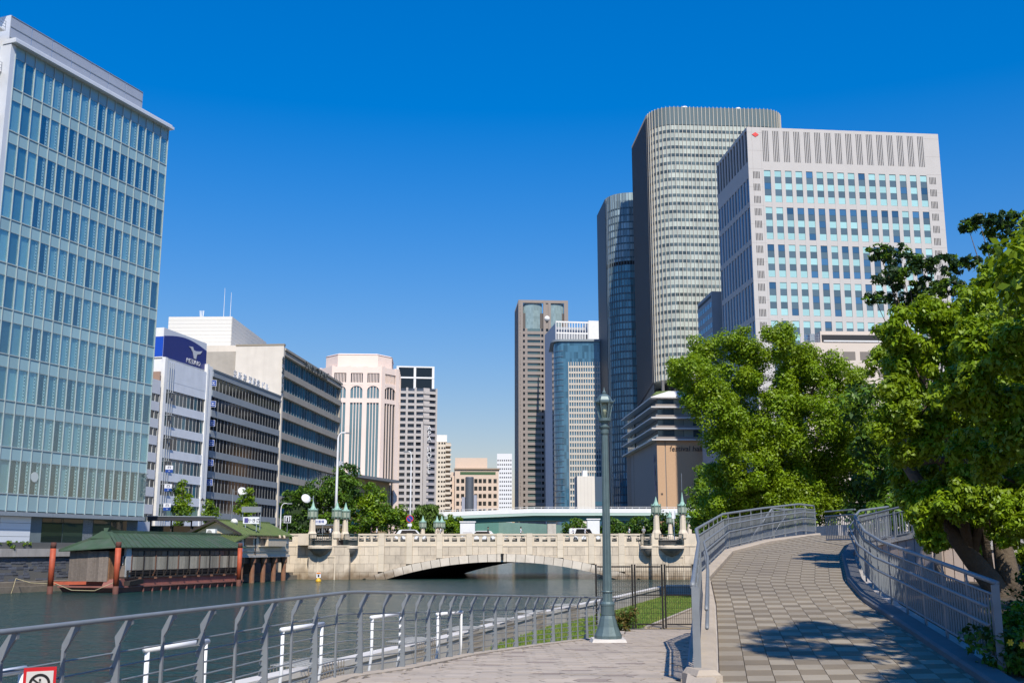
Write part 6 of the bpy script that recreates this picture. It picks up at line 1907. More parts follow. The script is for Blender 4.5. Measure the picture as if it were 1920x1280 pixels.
# wire cages hung over the flood wall
M_wire = mat('rusty_wire', (0.30, 0.25, 0.19), .6, .3)
names = ['first', 'second', 'third', 'fourth', 'fifth', 'sixth']
def wall_pt(D):
    for (x0, y0), (x1, y1) in zip(sw, sw[1:]):
        if D <= y1: return Vector((lerp(x0, x1, (D - y0) / (y1 - y0)), D)), Vector((x1 - x0, y1 - y0)).normalized()
for k, D in enumerate((20.4, 25.6, 29.4, 33.2, 37.5, 42.0)):
    p, u = wall_pt(D)
    t = thing('wire_cage', f'rusty wire cage hooked over the flood wall, {names[k]} from the near end', 'cage', (p.x, p.y, 0), math.atan2(u.y, u.x), 'wire cages on the flood wall')
    L_ = 1.5
    nm = (('inner_mesh', -.36), ('outer_mesh', .42))
    for nme, y_ in nm:
        m = MB(); z0_, z1_ = (TERR + .02, 1.80) if y_ < 0 else (1.1, 1.80)
        for i in range(13): m.bar((i * L_ / 12, y_, z0_), (i * L_ / 12, y_, z1_), .012, .012)
        for i in range(6): m.bar((0, y_, lerp(z0_, z1_, i / 5)), (L_, y_, lerp(z0_, z1_, i / 5)), .012, .012)
        m.build(nme, M_wire, t)
    m = MB()
    for i in range(13): m.bar((i * L_ / 12, -.36, 1.80), (i * L_ / 12, .42, 1.80), .012, .012)
    for i in range(6): m.bar((0, lerp(-.36, .42, i / 5), 1.806), (L_, lerp(-.36, .42, i / 5), 1.806), .012, .012)
    m.build('top_mesh', mat('pale_wire', (.42, .42, .40), .5, .2), t)
# ---- ornamental lamp
M_lamp = mat('blue_green_lamp_paint', (0.105, 0.155, 0.16), .45, .2, nscale=6, namt=.12, stain=.15, sscale=3, streak=.8, bump=.04)
LX, LD = 2.3, 26.4
lg = prom_z(LD)
lz = lambda py: at(1140, py, LD).z - lg
lp = thing('lamp_post', 'tall blue-green ornamental lamp post with a glazed lantern on the promenade', 'street lamp', (LX, LD, lg))
MB().hexa([(-.42, -.42, 0), (.42, -.42, 0), (.42, .42, 0), (-.42, .42, 0)], [(-.38, -.38, .09), (.38, -.38, .09), (.38, .38, .09), (-.38, .38, .09)]).build('plinth', mat('pale_plinth', (.55, .52, .48), .85, nscale=4, namt=.1), lp)
MB().lathe([(.33, .09), (.33, .16), (.30, .22), (.24, .36), (.19, .55), (.155, lz(1152))], 12).build('bell_base', M_lamp, lp)
MB().lathe([(.165, lz(1152)), (.165, lz(1135)), (.175, lz(1134)), (.175, lz(1131)), (.14, lz(1127))], 20).build('collar', M_lamp, lp)
MB().lathe([(.125, lz(1127)), (.115, lz(1110)), (.108, lz(1080)), (.092, lz(950)), (.080, lz(815))], 24, flute=.10).build('shaft', M_lamp, lp)
MB().lathe([(.125, lz(1110)), (.135, lz(1108.5)), (.125, lz(1107))], 20).build('ring', M_lamp, lp)
MB().lathe([(.082, lz(815)), (.10, lz(812)), (.10, lz(805)), (.13, lz(802)), (.14, lz(800)), (.08, lz(798)), (.075, lz(794)), (.12, lz(791)), (.155, lz(789)), (.155, lz(784))], 16).build('capital', M_lamp, lp)
z0_, z1_ = lz(784), lz(755.5)
m = MB()
for k in range(6):
    a = R(60 * k); m.bar((.13 * math.cos(a), .13 * math.sin(a), z0_), (.205 * math.cos(a), .205 * math.sin(a), z1_), .022, .022)
lt = m.build('lantern_frame', M_lamp, lp)
gp = clear_glass('lantern_glass', (.80, .86, .78), .08)
for k in range(6):
    a0_, a1_ = R(60 * k), R(60 * k + 60)
    MB().add([(.125 * math.cos(a0_), .125 * math.sin(a0_), z0_), (.125 * math.cos(a1_), .125 * math.sin(a1_), z0_), (.20 * math.cos(a1_), .20 * math.sin(a1_), z1_), (.20 * math.cos(a0_), .20 * math.sin(a0_), z1_)], [(0, 1, 2, 3)]).build('lantern_pane', gp, lt)
MB().lathe([(.045, z0_ + .02), (.05, lerp(z0_, z1_, .4)), (.062, lerp(z0_, z1_, .42)), (.062, lerp(z0_, z1_, .9)), (.03, lerp(z0_, z1_, .95))], 14).build('bulb', mat('opal_bulb', (.85, .80, .66), .3), lp, smooth=True)
MB().lathe([(.235, z1_), (.24, z1_ + .035), (.20, lz(750)), (.16, lz(744)), (.10, lz(740)), (.05, lz(738))], 6).build('lantern_cap', M_lamp, lp)
for k in range(6):
    a = R(60 * k); MB().tube([(.22 * math.cos(a), .22 * math.sin(a), z1_ + .02), (.26 * math.cos(a), .26 * math.sin(a), z1_ + .06), (.255 * math.cos(a), .255 * math.sin(a), z1_ + .11)], [.015, .012, .004], 6).build('cap_scroll', M_lamp, lp)
MB().lathe([(.05, lz(738)), (.06, lz(736)), (.025, lz(733)), (.012, lz(729)), (.02, lz(727.5)), (.004, lz(726))], 10).build('finial', M_lamp, lp)
# ---- black mesh fence and gates
FDp = 39.15
fz = TERR + .03
def mesh_fence(label, pxs, gate):
    xs = [at(p, 1120, FDp).x for p in pxs]
    t = thing('mesh_gate' if gate else 'mesh_fence', label, 'gate' if gate else 'fence', (xs[0], FDp, fz))
    W_ = xs[1] - xs[0]; H_ = at(1200, 1060, FDp).z - fz
    for x in (0, W_): MB().box(x - .03, x + .03, -.03, .03, 0, H_ + .05).build('post', M_black, t)
    for z in (.12, H_ * .52 if gate else .14, H_ - .06):
        if z == .14: continue
        MB().box(.046, W_ - .046, -.02, .02, z, z + .045).build('rail', M_black, t)
    m = MB()
    nv_ = max(3, int(W_ / .075))
    for k in range(1, nv_): m.box(W_ * k / nv_ - .005, W_ * k / nv_ + .005, -.005, .005, .13, H_)
    for k in range(12): m.box(.04, W_ - .04, .006, .014, lerp(.15, H_, k / 11.0) - .005, lerp(.15, H_, k / 11.0) + .005)
    m.build('wire_mesh', M_black, t, kind='stuff')
mesh_fence('black mesh fence panel directly right of the lamp post', (1118, 1186), False)
mesh_fence('left black mesh gate leaf right of the lamp post', (1191, 1242), True)
mesh_fence('right black mesh gate leaf next to the ramp railing', (1247.5, 1300), True)
# ---- ramp railings
def off_path(side, d):
    out = []
    for s in RAMP_S:
        l, r = Vector(s[0]), Vector(s[1]); u = (r - l).normalized()
        out.append(tuple(l - u * d) if side == 0 else tuple(r + u * d))
    return out
def ramp_rail(side, label, d0, skip, zend=99):
    t = thing('ramp_railing', label, 'railing', (0, 0, 0))
    base = [p for p in off_path(side, d0)]
    inner = [p for p in off_path(side, d0 - .13)]
    outer = [p for p in off_path(side, d0 + .03)]
    zf_ = lambda y, h: ramp_z(y) + h
    fp = path_points(base, .6, skip); 
    def line(nm, path, h, r):
        q = path_points(path, .3, skip)
        MB().tube([(p.x, p.y, zf_(p.y, h)) for p, u in q if p.y < zend], r, 8).build(nm, M_galv, t, smooth=True)
    line('top_rail', outer, 1.10, .034); line('hand_rail', inner, .82, .024); line('hand_rail', inner, .60, .024)
    line('panel_rail', base, .95, .018); line('panel_rail', base, .17, .018)
    post_me = MB().box(-.012, .012, -.05, .05, .05, 1.0).mesh('rail_post', M_galv)
    hook = MB().bar((0, 0, .98), (0, -.03 if side else .03, 1.09), .02, .05).mesh('post_hook', M_galv)
    pts = path_points(base, 1.25, skip)
    for k, (p, u) in enumerate(pts):
        if p.y > zend: continue
        a = math.atan2(u.y, u.x)
        if k == 0:
            o = link('end_post', MB().box(-.02, .02, -.045, .045, .04, 1.08).mesh('end_post', M_galv), t, (p.x, p.y, ramp_z(p.y)), (0, 0, a))
        else:
            o = link('post', post_me, t, (p.x, p.y, ramp_z(p.y)), (0, 0, a + R(90)))
        br_ = MB(); 
        link('post_hook', hook, o)
        for h in (.82, .60): link('bracket', ubox(M_galv), o, (-.01, -.0, h - .02), None, (.02, .12, .03)) if k else None
    bal = MB().box(-.010, .010, -.010, .010, .17, .95).mesh('baluster', M_galv)
    for (p, u) in path_points(base, .135, skip + .07):
        if p.y < zend: link('baluster', bal, t, (p.x, p.y, ramp_z(p.y)), (0, 0, math.atan2(u.y, u.x)))
    return t
ramp_rail(0, 'grey baluster railing along the left side of the curving ramp', .26, 1.0)
ramp_rail(1, 'grey baluster railing along the right side of the ramp in the tree shade', .12, .9, 36.5)
# end block at the foot of the left railing
eb = thing('ramp_end_block', 'pinkish stone block at the foot of the left ramp railing', 'stone', (2.20, 13.2, prom_z(13)), R(-76))
MB().box(-.15, .28, -.13, .20, 0, .15).build('plinth', M_kerb, eb); MB().hexa([(-.15, -.12, .151), (.27, -.12, .151), (.27, .19, .151), (-.15, .19, .151)], [(-.15, -.07, .21), (.22, -.07, .21), (.22, .14, .21), (-.15, .14, .21)]).build('cap', M_kerb, eb)
# stair handrail seen behind the far left railing
sh = thing('stair_handrail', 'slanting grey stair handrail behind the far left ramp railing', 'handrail', (0, 0, 0))
pts = [at(1392, 1036, 41), at(1420, 992, 41.3), at(1447, 953, 41.6), at(1505, 956, 42.5)]
MB().tube(pts, .035, 8).build('rail', M_galv, sh, smooth=True)
MB().tube([at(1440, 1015, 41.5), at(1476, 962, 41.9)], .025, 8).build('lower_rail', M_galv, sh, smooth=True)
for p in pts[1:]: MB().tube([p, (p.x, p.y, 3.9)], .025, 6).build('post', M_galv, sh)
# ---- walls of the upper flight
M_pinkwall = mat('pinkish_panel_wall', (0.50, 0.41, 0.36), .85, nscale=1.0, namt=.06, stain=.2, sscale=.8, streak=.8, stcol=(0.3, 0.25, 0.22), bump=.1)
def panel_wall(label, a, b, za, zb_, zbot, npan, group=None):
    a, b = Vector((*a, 0)), Vector((*b, 0)); L_ = (b - a).length
    t = thing('panel_wall', label, 'wall', (a.x, a.y, 0), math.atan2(b.y - a.y, b.x - a.x))
    MB().prism_y([(0, zbot), (L_, zbot), (L_, zb_ - .12), (0, za - .12)], .06, .35).build('wall_core', M_mortar, t)
    for k in range(npan):
        x0_, x1_ = L_ * k / npan + .012, L_ * (k + 1) / npan - .012
        z0_, z1_ = lerp(za, zb_, k / npan) - .12, lerp(za, zb_, (k + 1) / npan) - .12
        MB().prism_y([(x0_, zbot), (x1_, zbot), (x1_, z1_), (x0_, z0_)], 0, .07).build('wall_panel', M_pinkwall, t)
    MB().prism_y([(-.02, za - .117), (L_ + .02, zb_ - .117), (L_ + .02, zb_), (-.02, za)], -.05, .40).build('coping', M_conc, t)
    return t
panel_wall('lit pinkish panel wall under the upper ramp flight', (10.55, 33.0), (11.75, 30.4), EYE + .12, EYE + .53, EYE - 1.6, 9)
panel_wall('shaded panel wall behind the leaning tree trunk at right', (11.85, 31.2), (15.6, 28.6), EYE + .34, EYE - .22, EYE - 1.8, 18)
uf = thing('upper_flight_railing', 'pale baluster railing climbing above the lit panel wall', 'railing', (10.55, 33.0, EYE + .12), math.atan2(-2.6, 1.2))
Lu = math.hypot(1.2, 2.6); sl_ = .41 / Lu
for k in range(26):
    x = Lu * k / 25; MB_ = link('baluster', ubox(M_galv), uf, (x, .08, x * sl_ + .08), None, (.03, .02, .62))
for k in range(5):
    x = Lu * k / 4; link('post', ubox(M_galv), uf, (x - .025, .06, x * sl_), None, (.05, .06, .78))
for h, r in ((.72, .02), (.08, .018), (.86, .032)): MB().tube([(0, .09, h), (Lu, .09, h + .41)], r, 8).build('rail', M_galv, uf)
# landing continues: second railing set back
uf2 = thing('landing_railing', 'shaded baluster railing at the head of the ramp landing', 'railing', (10.2, 35.2, ramp_z(35)), math.atan2(-2.2, .35))
for k in range(18): link('baluster', ubox(M_galv), uf2, (.12 * k, 0, .1), None, (.02, .02, .75))
for h in (.1, .85, 1.0): MB().tube([(0, 0, h), (2.1, 0, h)], .025, 6).build('rail', M_galv, uf2)
# garden bed right of the ramp
gb_ = MB(); M_soil = mat('garden_soil', (0.07, 0.055, 0.035), .95, nscale=3, namt=.3, bump=.5, bscale=8)
prev = None
for D in (4, 9, 13, 16.4, 20.4, 23.5, 29.8, 33.4, 37):
    xr_ = edge_x(1, max(D, 12.6)) + .46 if D >= 12.6 else 6.2
    z_ = EYE - 1.45 + max(0, (D - 16)) * .04
    if prev: gb_.add([prev[0], prev[1], (60, D, z_), (xr_, D, z_)], [(0, 1, 2, 3)])
    prev = ((xr_, D, z_), (60, D, z_))
struct('garden_ground', gb_, M_soil)
# ================================================================== trees and shrubs
def leaf_material(name, col, trans, var=.35, rough=.45):
    m, nt, b, out = _nodes(name)
    N, L = nt.nodes, nt.links
    geo = N.new('ShaderNodeNewGeometry')
    n = N.new('ShaderNodeTexNoise'); n.inputs['Scale'].default_value = 1.1; n.inputs['Detail'].default_value = 3
    L.new(geo.outputs['Position'], n.inputs['Vector'])
    add = N.new('ShaderNodeMath'); add.operation = 'ADD'
    mr0 = N.new('ShaderNodeMapRange'); mr0.inputs['From Min'].default_value = .3; mr0.inputs['From Max'].default_value = .7
    L.new(n.outputs[0], mr0.inputs['Value'])
    L.new(mr0.outputs[0], add.inputs[0]); L.new(geo.outputs['Random Per Island'], add.inputs[1])
    mr = N.new('ShaderNodeMapRange'); mr.inputs['From Max'].default_value = 2.0
    mr.inputs['To Min'].default_value = 1 - var; mr.inputs['To Max'].default_value = 1 + var
    L.new(add.outputs[0], mr.inputs['Value'])
    mx = N.new('ShaderNodeMix'); mx.data_type = 'RGBA'; mx.blend_type = 'MULTIPLY'; mx.inputs[0].default_value = 1
    mx.inputs[6].default_value = (*col, 1); L.new(mr.outputs[0], mx.inputs[7])
    L.new(mx.outputs[2], b.inputs['Base Color'])
    b.inputs['Roughness'].default_value = rough
    b.inputs['Specular IOR Level'].default_value = .35
    mx2 = N.new('ShaderNodeMix'); mx2.data_type = 'RGBA'; mx2.blend_type = 'MULTIPLY'; mx2.inputs[0].default_value = 1
    mx2.inputs[6].default_value = (*trans, 1); L.new(mr.outputs[0], mx2.inputs[7])
    t = N.new('ShaderNodeBsdfTranslucent'); L.new(mx2.outputs[2], t.inputs[0])
    ms = N.new('ShaderNodeMixShader'); ms.inputs[0].default_value = .27
    L.new(b.outputs[0], ms.inputs[1]); L.new(t.outputs[0], ms.inputs[2]); L.new(ms.outputs[0], out.inputs['Surface'])
    MATS[name] = m
    return m
LEAF_A = leaf_material('camphor_leaf', (0.18, 0.28, 0.009), (0.37, 0.53, 0.009))
LEAF_B = leaf_material('bright_leaf', (0.195, 0.285, 0.010), (0.39, 0.53, 0.010))
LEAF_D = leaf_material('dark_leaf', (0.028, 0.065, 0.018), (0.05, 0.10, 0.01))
LEAF_M = leaf_material('street_tree_leaf', (0.10, 0.19, 0.014), (0.21, 0.33, 0.012))
LEAF_W = leaf_material('willow_leaf', (0.11, 0.18, 0.03), (0.18, 0.26, 0.03))
LEAF_H = leaf_material('ivy_leaf', (0.04, 0.095, 0.012), (0.06, 0.12, 0.01))
M_bark = mat('grey_bark', (0.10, 0.075, 0.05), .9, nscale=4, namt=.25, bump=.8, bscale=14)
def leaf_mesh(name, lobes, leaf, dens, seed, mats, sub=.42, nsub=16, flat=1.0, droop=.25, elong=1.9, hollow=.35, weights=None):
    """lobes: (x, y, z, r).  Each lobe is broken into clumps, each clump covered with small leaf faces"""
    rng = np.random.default_rng(seed)
    C_, Rr_, Mi = [], [], []
    for (x, y, z, r) in lobes:
        k = nsub
        d = rng.normal(size=(k, 3)); d /= np.linalg.norm(d, axis=1)[:, None]
        d[:, 2] *= flat
        rad = r * (hollow + (1 - hollow) * rng.random(k) ** .5) * .85
        c = np.array([x, y, z]) + d * rad[:, None]
        C_.append(c); Rr_.append(r * sub * rng.uniform(.65, 1.25, k))
    C_ = np.vstack(C_); Rr_ = np.concatenate(Rr_)
    cnt = np.maximum(8, (dens * Rr_ ** 2 / leaf ** 2).astype(int))
    idx = np.repeat(np.arange(len(C_)), cnt); n = len(idx)
    d = rng.normal(size=(n, 3)); d[:, 2] += .25; d /= np.linalg.norm(d, axis=1)[:, None]
    rad = Rr_[idx] * (.45 + .55 * rng.random(n) ** .45) * (1 + .2 * np.clip(rng.normal(size=n), -1.7, 1.7))
    off = d * rad[:, None]; off[:, 2] *= (.55 + .45 * flat) * .8
    p = C_[idx] + off
    nrm = d + rng.normal(size=(n, 3)) * .55 + np.array([0, 0, .45]); nrm /= np.linalg.norm(nrm, axis=1)[:, None]
    t = rng.normal(size=(n, 3)); t[:, 2] -= droop * 2
    t -= nrm * (t * nrm).sum(1)[:, None]; t /= np.linalg.norm(t, axis=1)[:, None]
    b = np.cross(nrm, t)
    s = leaf * rng.uniform(.6, 1.35, n)
    h = (t * (s * .5 * elong / 1.4)[:, None]); w = b * (s * .5 / 1.4)[:, None]
    bend = nrm * (s * .12)[:, None]
    V = np.stack([p - h, p + w + bend, p + h, p - w + bend], 1).reshape(-1, 3)
    me = bpy.data.meshes.new(name)
    me.vertices.add(n * 4); me.vertices.foreach_set('co', V.ravel())
    F = np.arange(n * 4).reshape(n, 4)
    me.loops.add(n * 4); me.loops.foreach_set('vertex_index', F.ravel())
    me.polygons.add(n); me.polygons.foreach_set('loop_start', np.arange(n) * 4)
    for q in mats: me.materials.append(q)
    if len(mats) > 1:
        mi = rng.integers(0, len(mats), len(C_))[idx]; me.polygons.foreach_set('material_index', mi.astype(np.int32))
    me.update(calc_edges=True)
    return me
def px_lobes(lst, D, spread, seed, tilt=0.0):
    rng = random.Random(seed); out = []
    for it in lst:
        px, py, r = it[:3]; dd = D + (it[3] if len(it) > 3 else rng.uniform(-spread, spread)) + tilt * (py - 760) / 100.0
        p = at(px, py, dd); out.append((p.x, p.y, p.z, r * dd / 2038.0))
    return out
def tree(name, label, lobes, base, leaf, dens, seed, mats, trunk_r, group=None, cat='tree', limbs=7, stems=None, **k):
    t = thing(name, label, cat, base, 0, group)
    bz_ = Vector(base)
    loc = [(x - base[0], y - base[1], z - base[2], r) for x, y, z, r in lobes]
    me = leaf_mesh('crown', loc, leaf, dens, seed, mats, **k)
    link('crown', me, t)
    rng = random.Random(seed)
    top = Vector((sum(l[0] for l in loc) / len(loc), sum(l[1] for l in loc) / len(loc), sum(l[2] for l in loc) / len(loc)))
    if stems is None: stems = [[(0, 0, -.2), (top.x * .12, top.y * .12, top.z * .25), (top.x * .4, top.y * .4, top.z * .55), (top.x * .8, top.y * .8, top.z * .95)]]
    for st in stems:
        MB().tube(st, [trunk_r * (1.15 - .8 * i / (len(st) - 1)) for i in range(len(st))], 10).build('trunk', M_bark, t, smooth=True)
    big = sorted(loc, key=lambda l: -l[3])[:max(limbs * 2, 1)]
    rng.shuffle(big)
    for l in big[:limbs]:
        st = rng.choice(stems); k0 = rng.randint(1, len(st) - 2) if len(st) > 2 else 0
        a = Vector(st[k0]); e = Vector(l[:3]); mid = a.lerp(e, .5) + Vector((rng.uniform(-.2, .2), rng.uniform(-.2, .2), .15 * (e - a).length))
        MB().tube([a, mid, e], [trunk_r * .42, trunk_r * .26, trunk_r * .08], 7).build('limb', M_bark, t, smooth=True)
    return t
# ---- the big camphor tree beside the head of the ramp
lob = [(1290, 690, 42), (1330, 665, 45), (1385, 645, 42), (1455, 640, 42), (1480, 660, 45), (1540, 690, 48), (1590, 720, 45), (1275, 705, 28), (1320, 730, 50), (1345, 775, 55), (1400, 700, 60), (1440, 730, 65),
       (1500, 740, 60), (1555, 770, 60), (1610, 790, 55), (1390, 790, 60), (1450, 820, 65), (1520, 840, 65), (1585, 850, 55), (1360, 830, 45), (1400, 880, 55), (1470, 900, 60), (1540, 905, 55), (1365, 900, 45),
       (1350, 945, 40), (1420, 945, 50), (1490, 955, 45), (1620, 860, 45), (1385, 960, 35), (1440, 910, 50, -1.5), (1500, 925, 48, -1.5), (1465, 965, 40, -1), (1545, 955, 38, 0), (1400, 925, 42, -1)]
tb_ = at(1470, 1000, 63)
tree('camphor_tree', 'big rounded bright green camphor tree beyond the head of the ramp', px_lobes(lob, 60, 2.2, 1, .9), (tb_.x, 63, STREET), .125, 13.0, 1, [LEAF_A, LEAF_A, LEAF_B], .42, limbs=9, nsub=22, sub=.38)
lob = [(1325, 895, 28), (1310, 925, 26), (1340, 920, 30), (1318, 955, 28), (1350, 965, 28), (1300, 970, 18)]
tree('small_tree', 'small bright green tree at the left foot of the camphor tree above the bridge end', px_lobes(lob, 72, 1.2, 2), (at(1330, 990, 72).x, 72, STREET - .5), .17, 10, 2, [LEAF_A, LEAF_M], .12, limbs=3)
# dim understorey below the crowns
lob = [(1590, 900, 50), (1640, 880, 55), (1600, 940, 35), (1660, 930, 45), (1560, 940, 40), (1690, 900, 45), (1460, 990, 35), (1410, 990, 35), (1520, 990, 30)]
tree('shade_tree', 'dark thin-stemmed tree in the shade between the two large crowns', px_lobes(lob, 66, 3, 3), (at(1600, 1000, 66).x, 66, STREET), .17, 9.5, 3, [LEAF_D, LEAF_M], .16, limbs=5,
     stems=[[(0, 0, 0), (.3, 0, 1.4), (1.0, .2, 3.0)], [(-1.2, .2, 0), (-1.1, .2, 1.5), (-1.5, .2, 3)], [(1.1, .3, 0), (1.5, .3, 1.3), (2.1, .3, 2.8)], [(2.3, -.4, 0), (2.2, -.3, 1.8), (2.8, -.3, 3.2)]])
# ---- near tree on the right with leaning trunks
lob = [(1690, 620, 48), (1735, 590, 42), (1775, 600, 48), (1825, 560, 45), (1865, 520, 42), (1905, 515, 45), (1850, 590, 55), (1920, 580, 60), (1665, 680, 42), (1710, 680, 55), (1775, 680, 62), (1850, 670, 65), (1925, 670, 65),
       (1680, 750, 50), (1740, 760, 62), (1810, 760, 65), (1885, 750, 65), (1660, 800, 40), (1715, 830, 55), (1785, 840, 62), (1860, 840, 65), (1930, 830, 60), (1740, 900, 50), (1800, 920, 58), (1880, 910, 62), (1940, 920, 60),
       (1730, 970, 38), (1775, 990, 38), (1915, 990, 45), (1850, 985, 40), (1830, 1030, 26), (1700, 890, 38), (1945, 740, 60), (1940, 1050, 40), (1850, 945, 46, -2.4), (1795, 945, 46, -2.2), (1905, 955, 46, -2.6), (1750, 1005, 32, -2), (1720, 935, 40, -1), (1880, 1000, 30, -2.6), (1865, 720, 75, -5.5), (1905, 800, 75, -6), (1840, 640, 55, -5), (1915, 660, 65, -6.2), (1790, 730, 55, -5), (1830, 850, 60, -5.2)]
nb_ = at(1880, 1118, 25.5)
near_lobes = px_lobes(lob, 25.3, 1.8, 5, .75)
tree('leaning_tree', 'large near tree with hanging light green leaves and two leaning trunks at right', near_lobes, (nb_.x, 25.5, nb_.z), .088, 22.0, 5, [LEAF_B, LEAF_A, LEAF_B], .27, limbs=9,
     stems=[[(.05, 0, -.3), (-.2, .1, .35), (-.55, .2, .85), (-1.0, .5, 1.7), (-1.6, 1.2, 3.2), (-1.4, 2.0, 4.8)], [(.3, .1, -.3), (.22, .15, .6), (.18, .2, 1.3), (.3, .8, 2.8), (.6, 1.6, 4.6)]], droop=.6, elong=2.2, nsub=28, sub=.33)
# canopy just outside the right of the frame; it shades the ramp
cz_ = [(7.1, 11.0, 7.6, 1.0), (7.5, 12.6, 7.6, 1.0), (7.9, 14.4, 7.7, 1.0), (8.4, 10.0, 7.2, 1.1), (6.9, 9.6, 7.4, .9), (6.6, 8.2, 8.0, .9), (7.2, 9.3, 8.0, 1.0), (7.6, 10.6, 8.1, 1.0), (8.0, 12.0, 8.2, 1.0), (8.3, 13.4, 8.3, 1.0), (8.8, 15.0, 8.4, 1.1), (9.3, 16.6, 8.6, 1.1), (11.0, 18.4, 8.8, 1.1), (5.8, 8.4, 11.6, .7), (6.6, 9.4, 11.4, .8), (5.4, 7.0, 11.8, .6), (7.0, 8.5, 8.3, 1.0), (6.3, 7.2, 8.7, .9), (8.3, 10.6, 8.2, 1.1), (7.7, 12.4, 7.9, 1.0), (5.9, 9.4, 8.9, .7), (9.4, 15.2, 8.2, 1.2), (10.0, 17.6, 8.6, 1.2), (9.0, 13.0, 9.0, 1.2), (8.8, 8.8, 9.2, 1.3), (10.2, 12.4, 8.8, 1.3), (6.9, 6.0, 9.3, .9), (9.9, 14.2, 9.6, 1.2)]
tree('ramp_shade_tree', 'tree standing just beyond the right frame edge whose leaves shade the ramp', cz_, (11.6, 12.0, EYE - 1.4), .13, 13.0, 6, [LEAF_B, LEAF_A], .22, limbs=8)
# wood behind the near trees
lob = [(px, py, 55) for px in range(1640, 1990, 60) for py in (760, 850, 940, 1000)]
tree('backdrop_tree', 'dense dark green tree filling the view behind the leaning tree', px_lobes(lob, 52, 3, 61), (at(1800, 1000, 52).x, 52, STREET), .24, 9, 61, [LEAF_H, LEAF_M], .4, limbs=6)
# ---- dark tiered tree behind
def dark_tree(label, lst, D, base_px, seed):
    L_ = px_lobes([(a, b, r * 1.45) for a, b, r in lst], D, 1.0, seed); q = at(base_px, 1000, D)
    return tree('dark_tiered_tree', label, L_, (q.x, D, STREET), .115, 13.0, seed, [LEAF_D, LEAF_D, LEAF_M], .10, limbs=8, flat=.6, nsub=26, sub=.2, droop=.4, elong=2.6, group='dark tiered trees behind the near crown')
dark_tree('dark tiered tree with open flat branches in front of the white tower', [(1650, 475, 22), (1685, 480, 26), (1730, 488, 28), (1770, 495, 28), (1665, 515, 26), (1705, 525, 30), (1745, 535, 28), (1640, 560, 18), (1690, 560, 26), (1730, 565, 26), (1780, 540, 26), (1800, 500, 16)], 36, 1760, 8)
dark_tree('dark tiered tree against the blue sky at the right frame edge', [(1815, 425, 16), (1845, 415, 20), (1880, 412, 22), (1915, 415, 26), (1835, 410, 12), (1870, 440, 20), (1905, 450, 26), (1860, 465, 18), (1925, 480, 28), (1820, 490, 16), (1890, 490, 24), (1945, 440, 26)], 33, 1930, 9)
# ---- left bank trees
def simple_tree(name, label, lst, D, seed, mats, leaf, dens, base_px, tr=.14, spread=1.2, group=None, bz=None, **k):
    q = at(base_px, 1000, D)
    return tree(name, label, px_lobes(lst, D, spread, seed), (q.x, D, STREET if bz is None else bz), leaf, dens, seed, mats, tr, group, limbs=4, **k)
simple_tree('street_tree', 'upright green street tree in front of the sports shop signs', [(342, 905, 9), (338, 922, 15), (345, 940, 18), (334, 950, 14), (343, 965, 17), (336, 978, 12), (352, 955, 10)], 170, 12, [LEAF_M, LEAF_A], .3, 9, 341, .12, .6)
simple_tree('street_tree', 'small round street tree right of the black ornate lamp', [(393, 945, 10), (388, 958, 13), (400, 960, 12), (392, 972, 12)], 172, 13, [LEAF_M, LEAF_A], .3, 9, 392, .10, .5)
simple_tree('street_tree', 'green street tree beside the white round mirror above the restaurant', [(466, 925, 12), (458, 940, 15), (470, 942, 14), (450, 955, 13), (462, 958, 14)], 168, 14, [LEAF_M, LEAF_A], .3, 9, 462, .12, .5)
simple_tree('bank_tree', 'tall dark green tree behind the left bridge lanterns', [(598, 915, 26), (575, 930, 24), (612, 935, 28), (640, 900, 24), (655, 885, 20), (632, 925, 28), (660, 915, 26), (645, 945, 28), (605, 960, 28), (572, 955, 24), (625, 975, 26), (590, 985, 22), (650, 980, 24)], 192, 15, [LEAF_M, LEAF_H, LEAF_M], .42, 9, 615, .3, 2.5, 'trees behind the left half of the bridge')
simple_tree('bank_tree', 'broad green tree left of the no-stopping sign', [(690, 925, 22), (705, 940, 26), (680, 950, 26), (715, 960, 26), (695, 975, 26), (670, 985, 24), (725, 980, 22), (668, 935, 18), (735, 965, 16)], 195, 16, [LEAF_M, LEAF_M, LEAF_A], .42, 9, 700, .28, 2.5, 'trees behind the left half of the bridge')
simple_tree('bank_tree', 'small green tree just behind the no-stopping sign', [(752, 960, 16), (745, 975, 18), (764, 975, 16), (755, 990, 18), (776, 988, 14)], 197, 17, [LEAF_M, LEAF_A], .42, 9, 755, .2, 1.5, 'trees behind the left half of the bridge')
simple_tree('willow_tree', 'pale feathery willow tree right of the no-stopping sign', [(790, 962, 18), (808, 960, 18), (798, 975, 22), (785, 985, 18), (812, 980, 20), (800, 992, 20)], 200, 18, [LEAF_W], .36, 12, 798, .2, 1.5, None, None, droop=1.5, elong=3.5)
simple_tree('bank_tree', 'rounded green tree at the left end of the expressway girder', [(842, 978, 14), (856, 982, 16), (835, 988, 14), (866, 990, 14), (850, 994, 16)], 205, 19, [LEAF_M, LEAF_A], .42, 9, 850, .2, 1.5, 'trees behind the left half of the bridge')
lab = ['leftmost dark round tree under the expressway girder right of the lamp post', 'dark tree left of the right bridge lanterns', 'dark tree directly behind the right balcony lanterns', 'dark tree right of the tall finial lantern', 'dark tree meeting the camphor crown behind the bridge end']
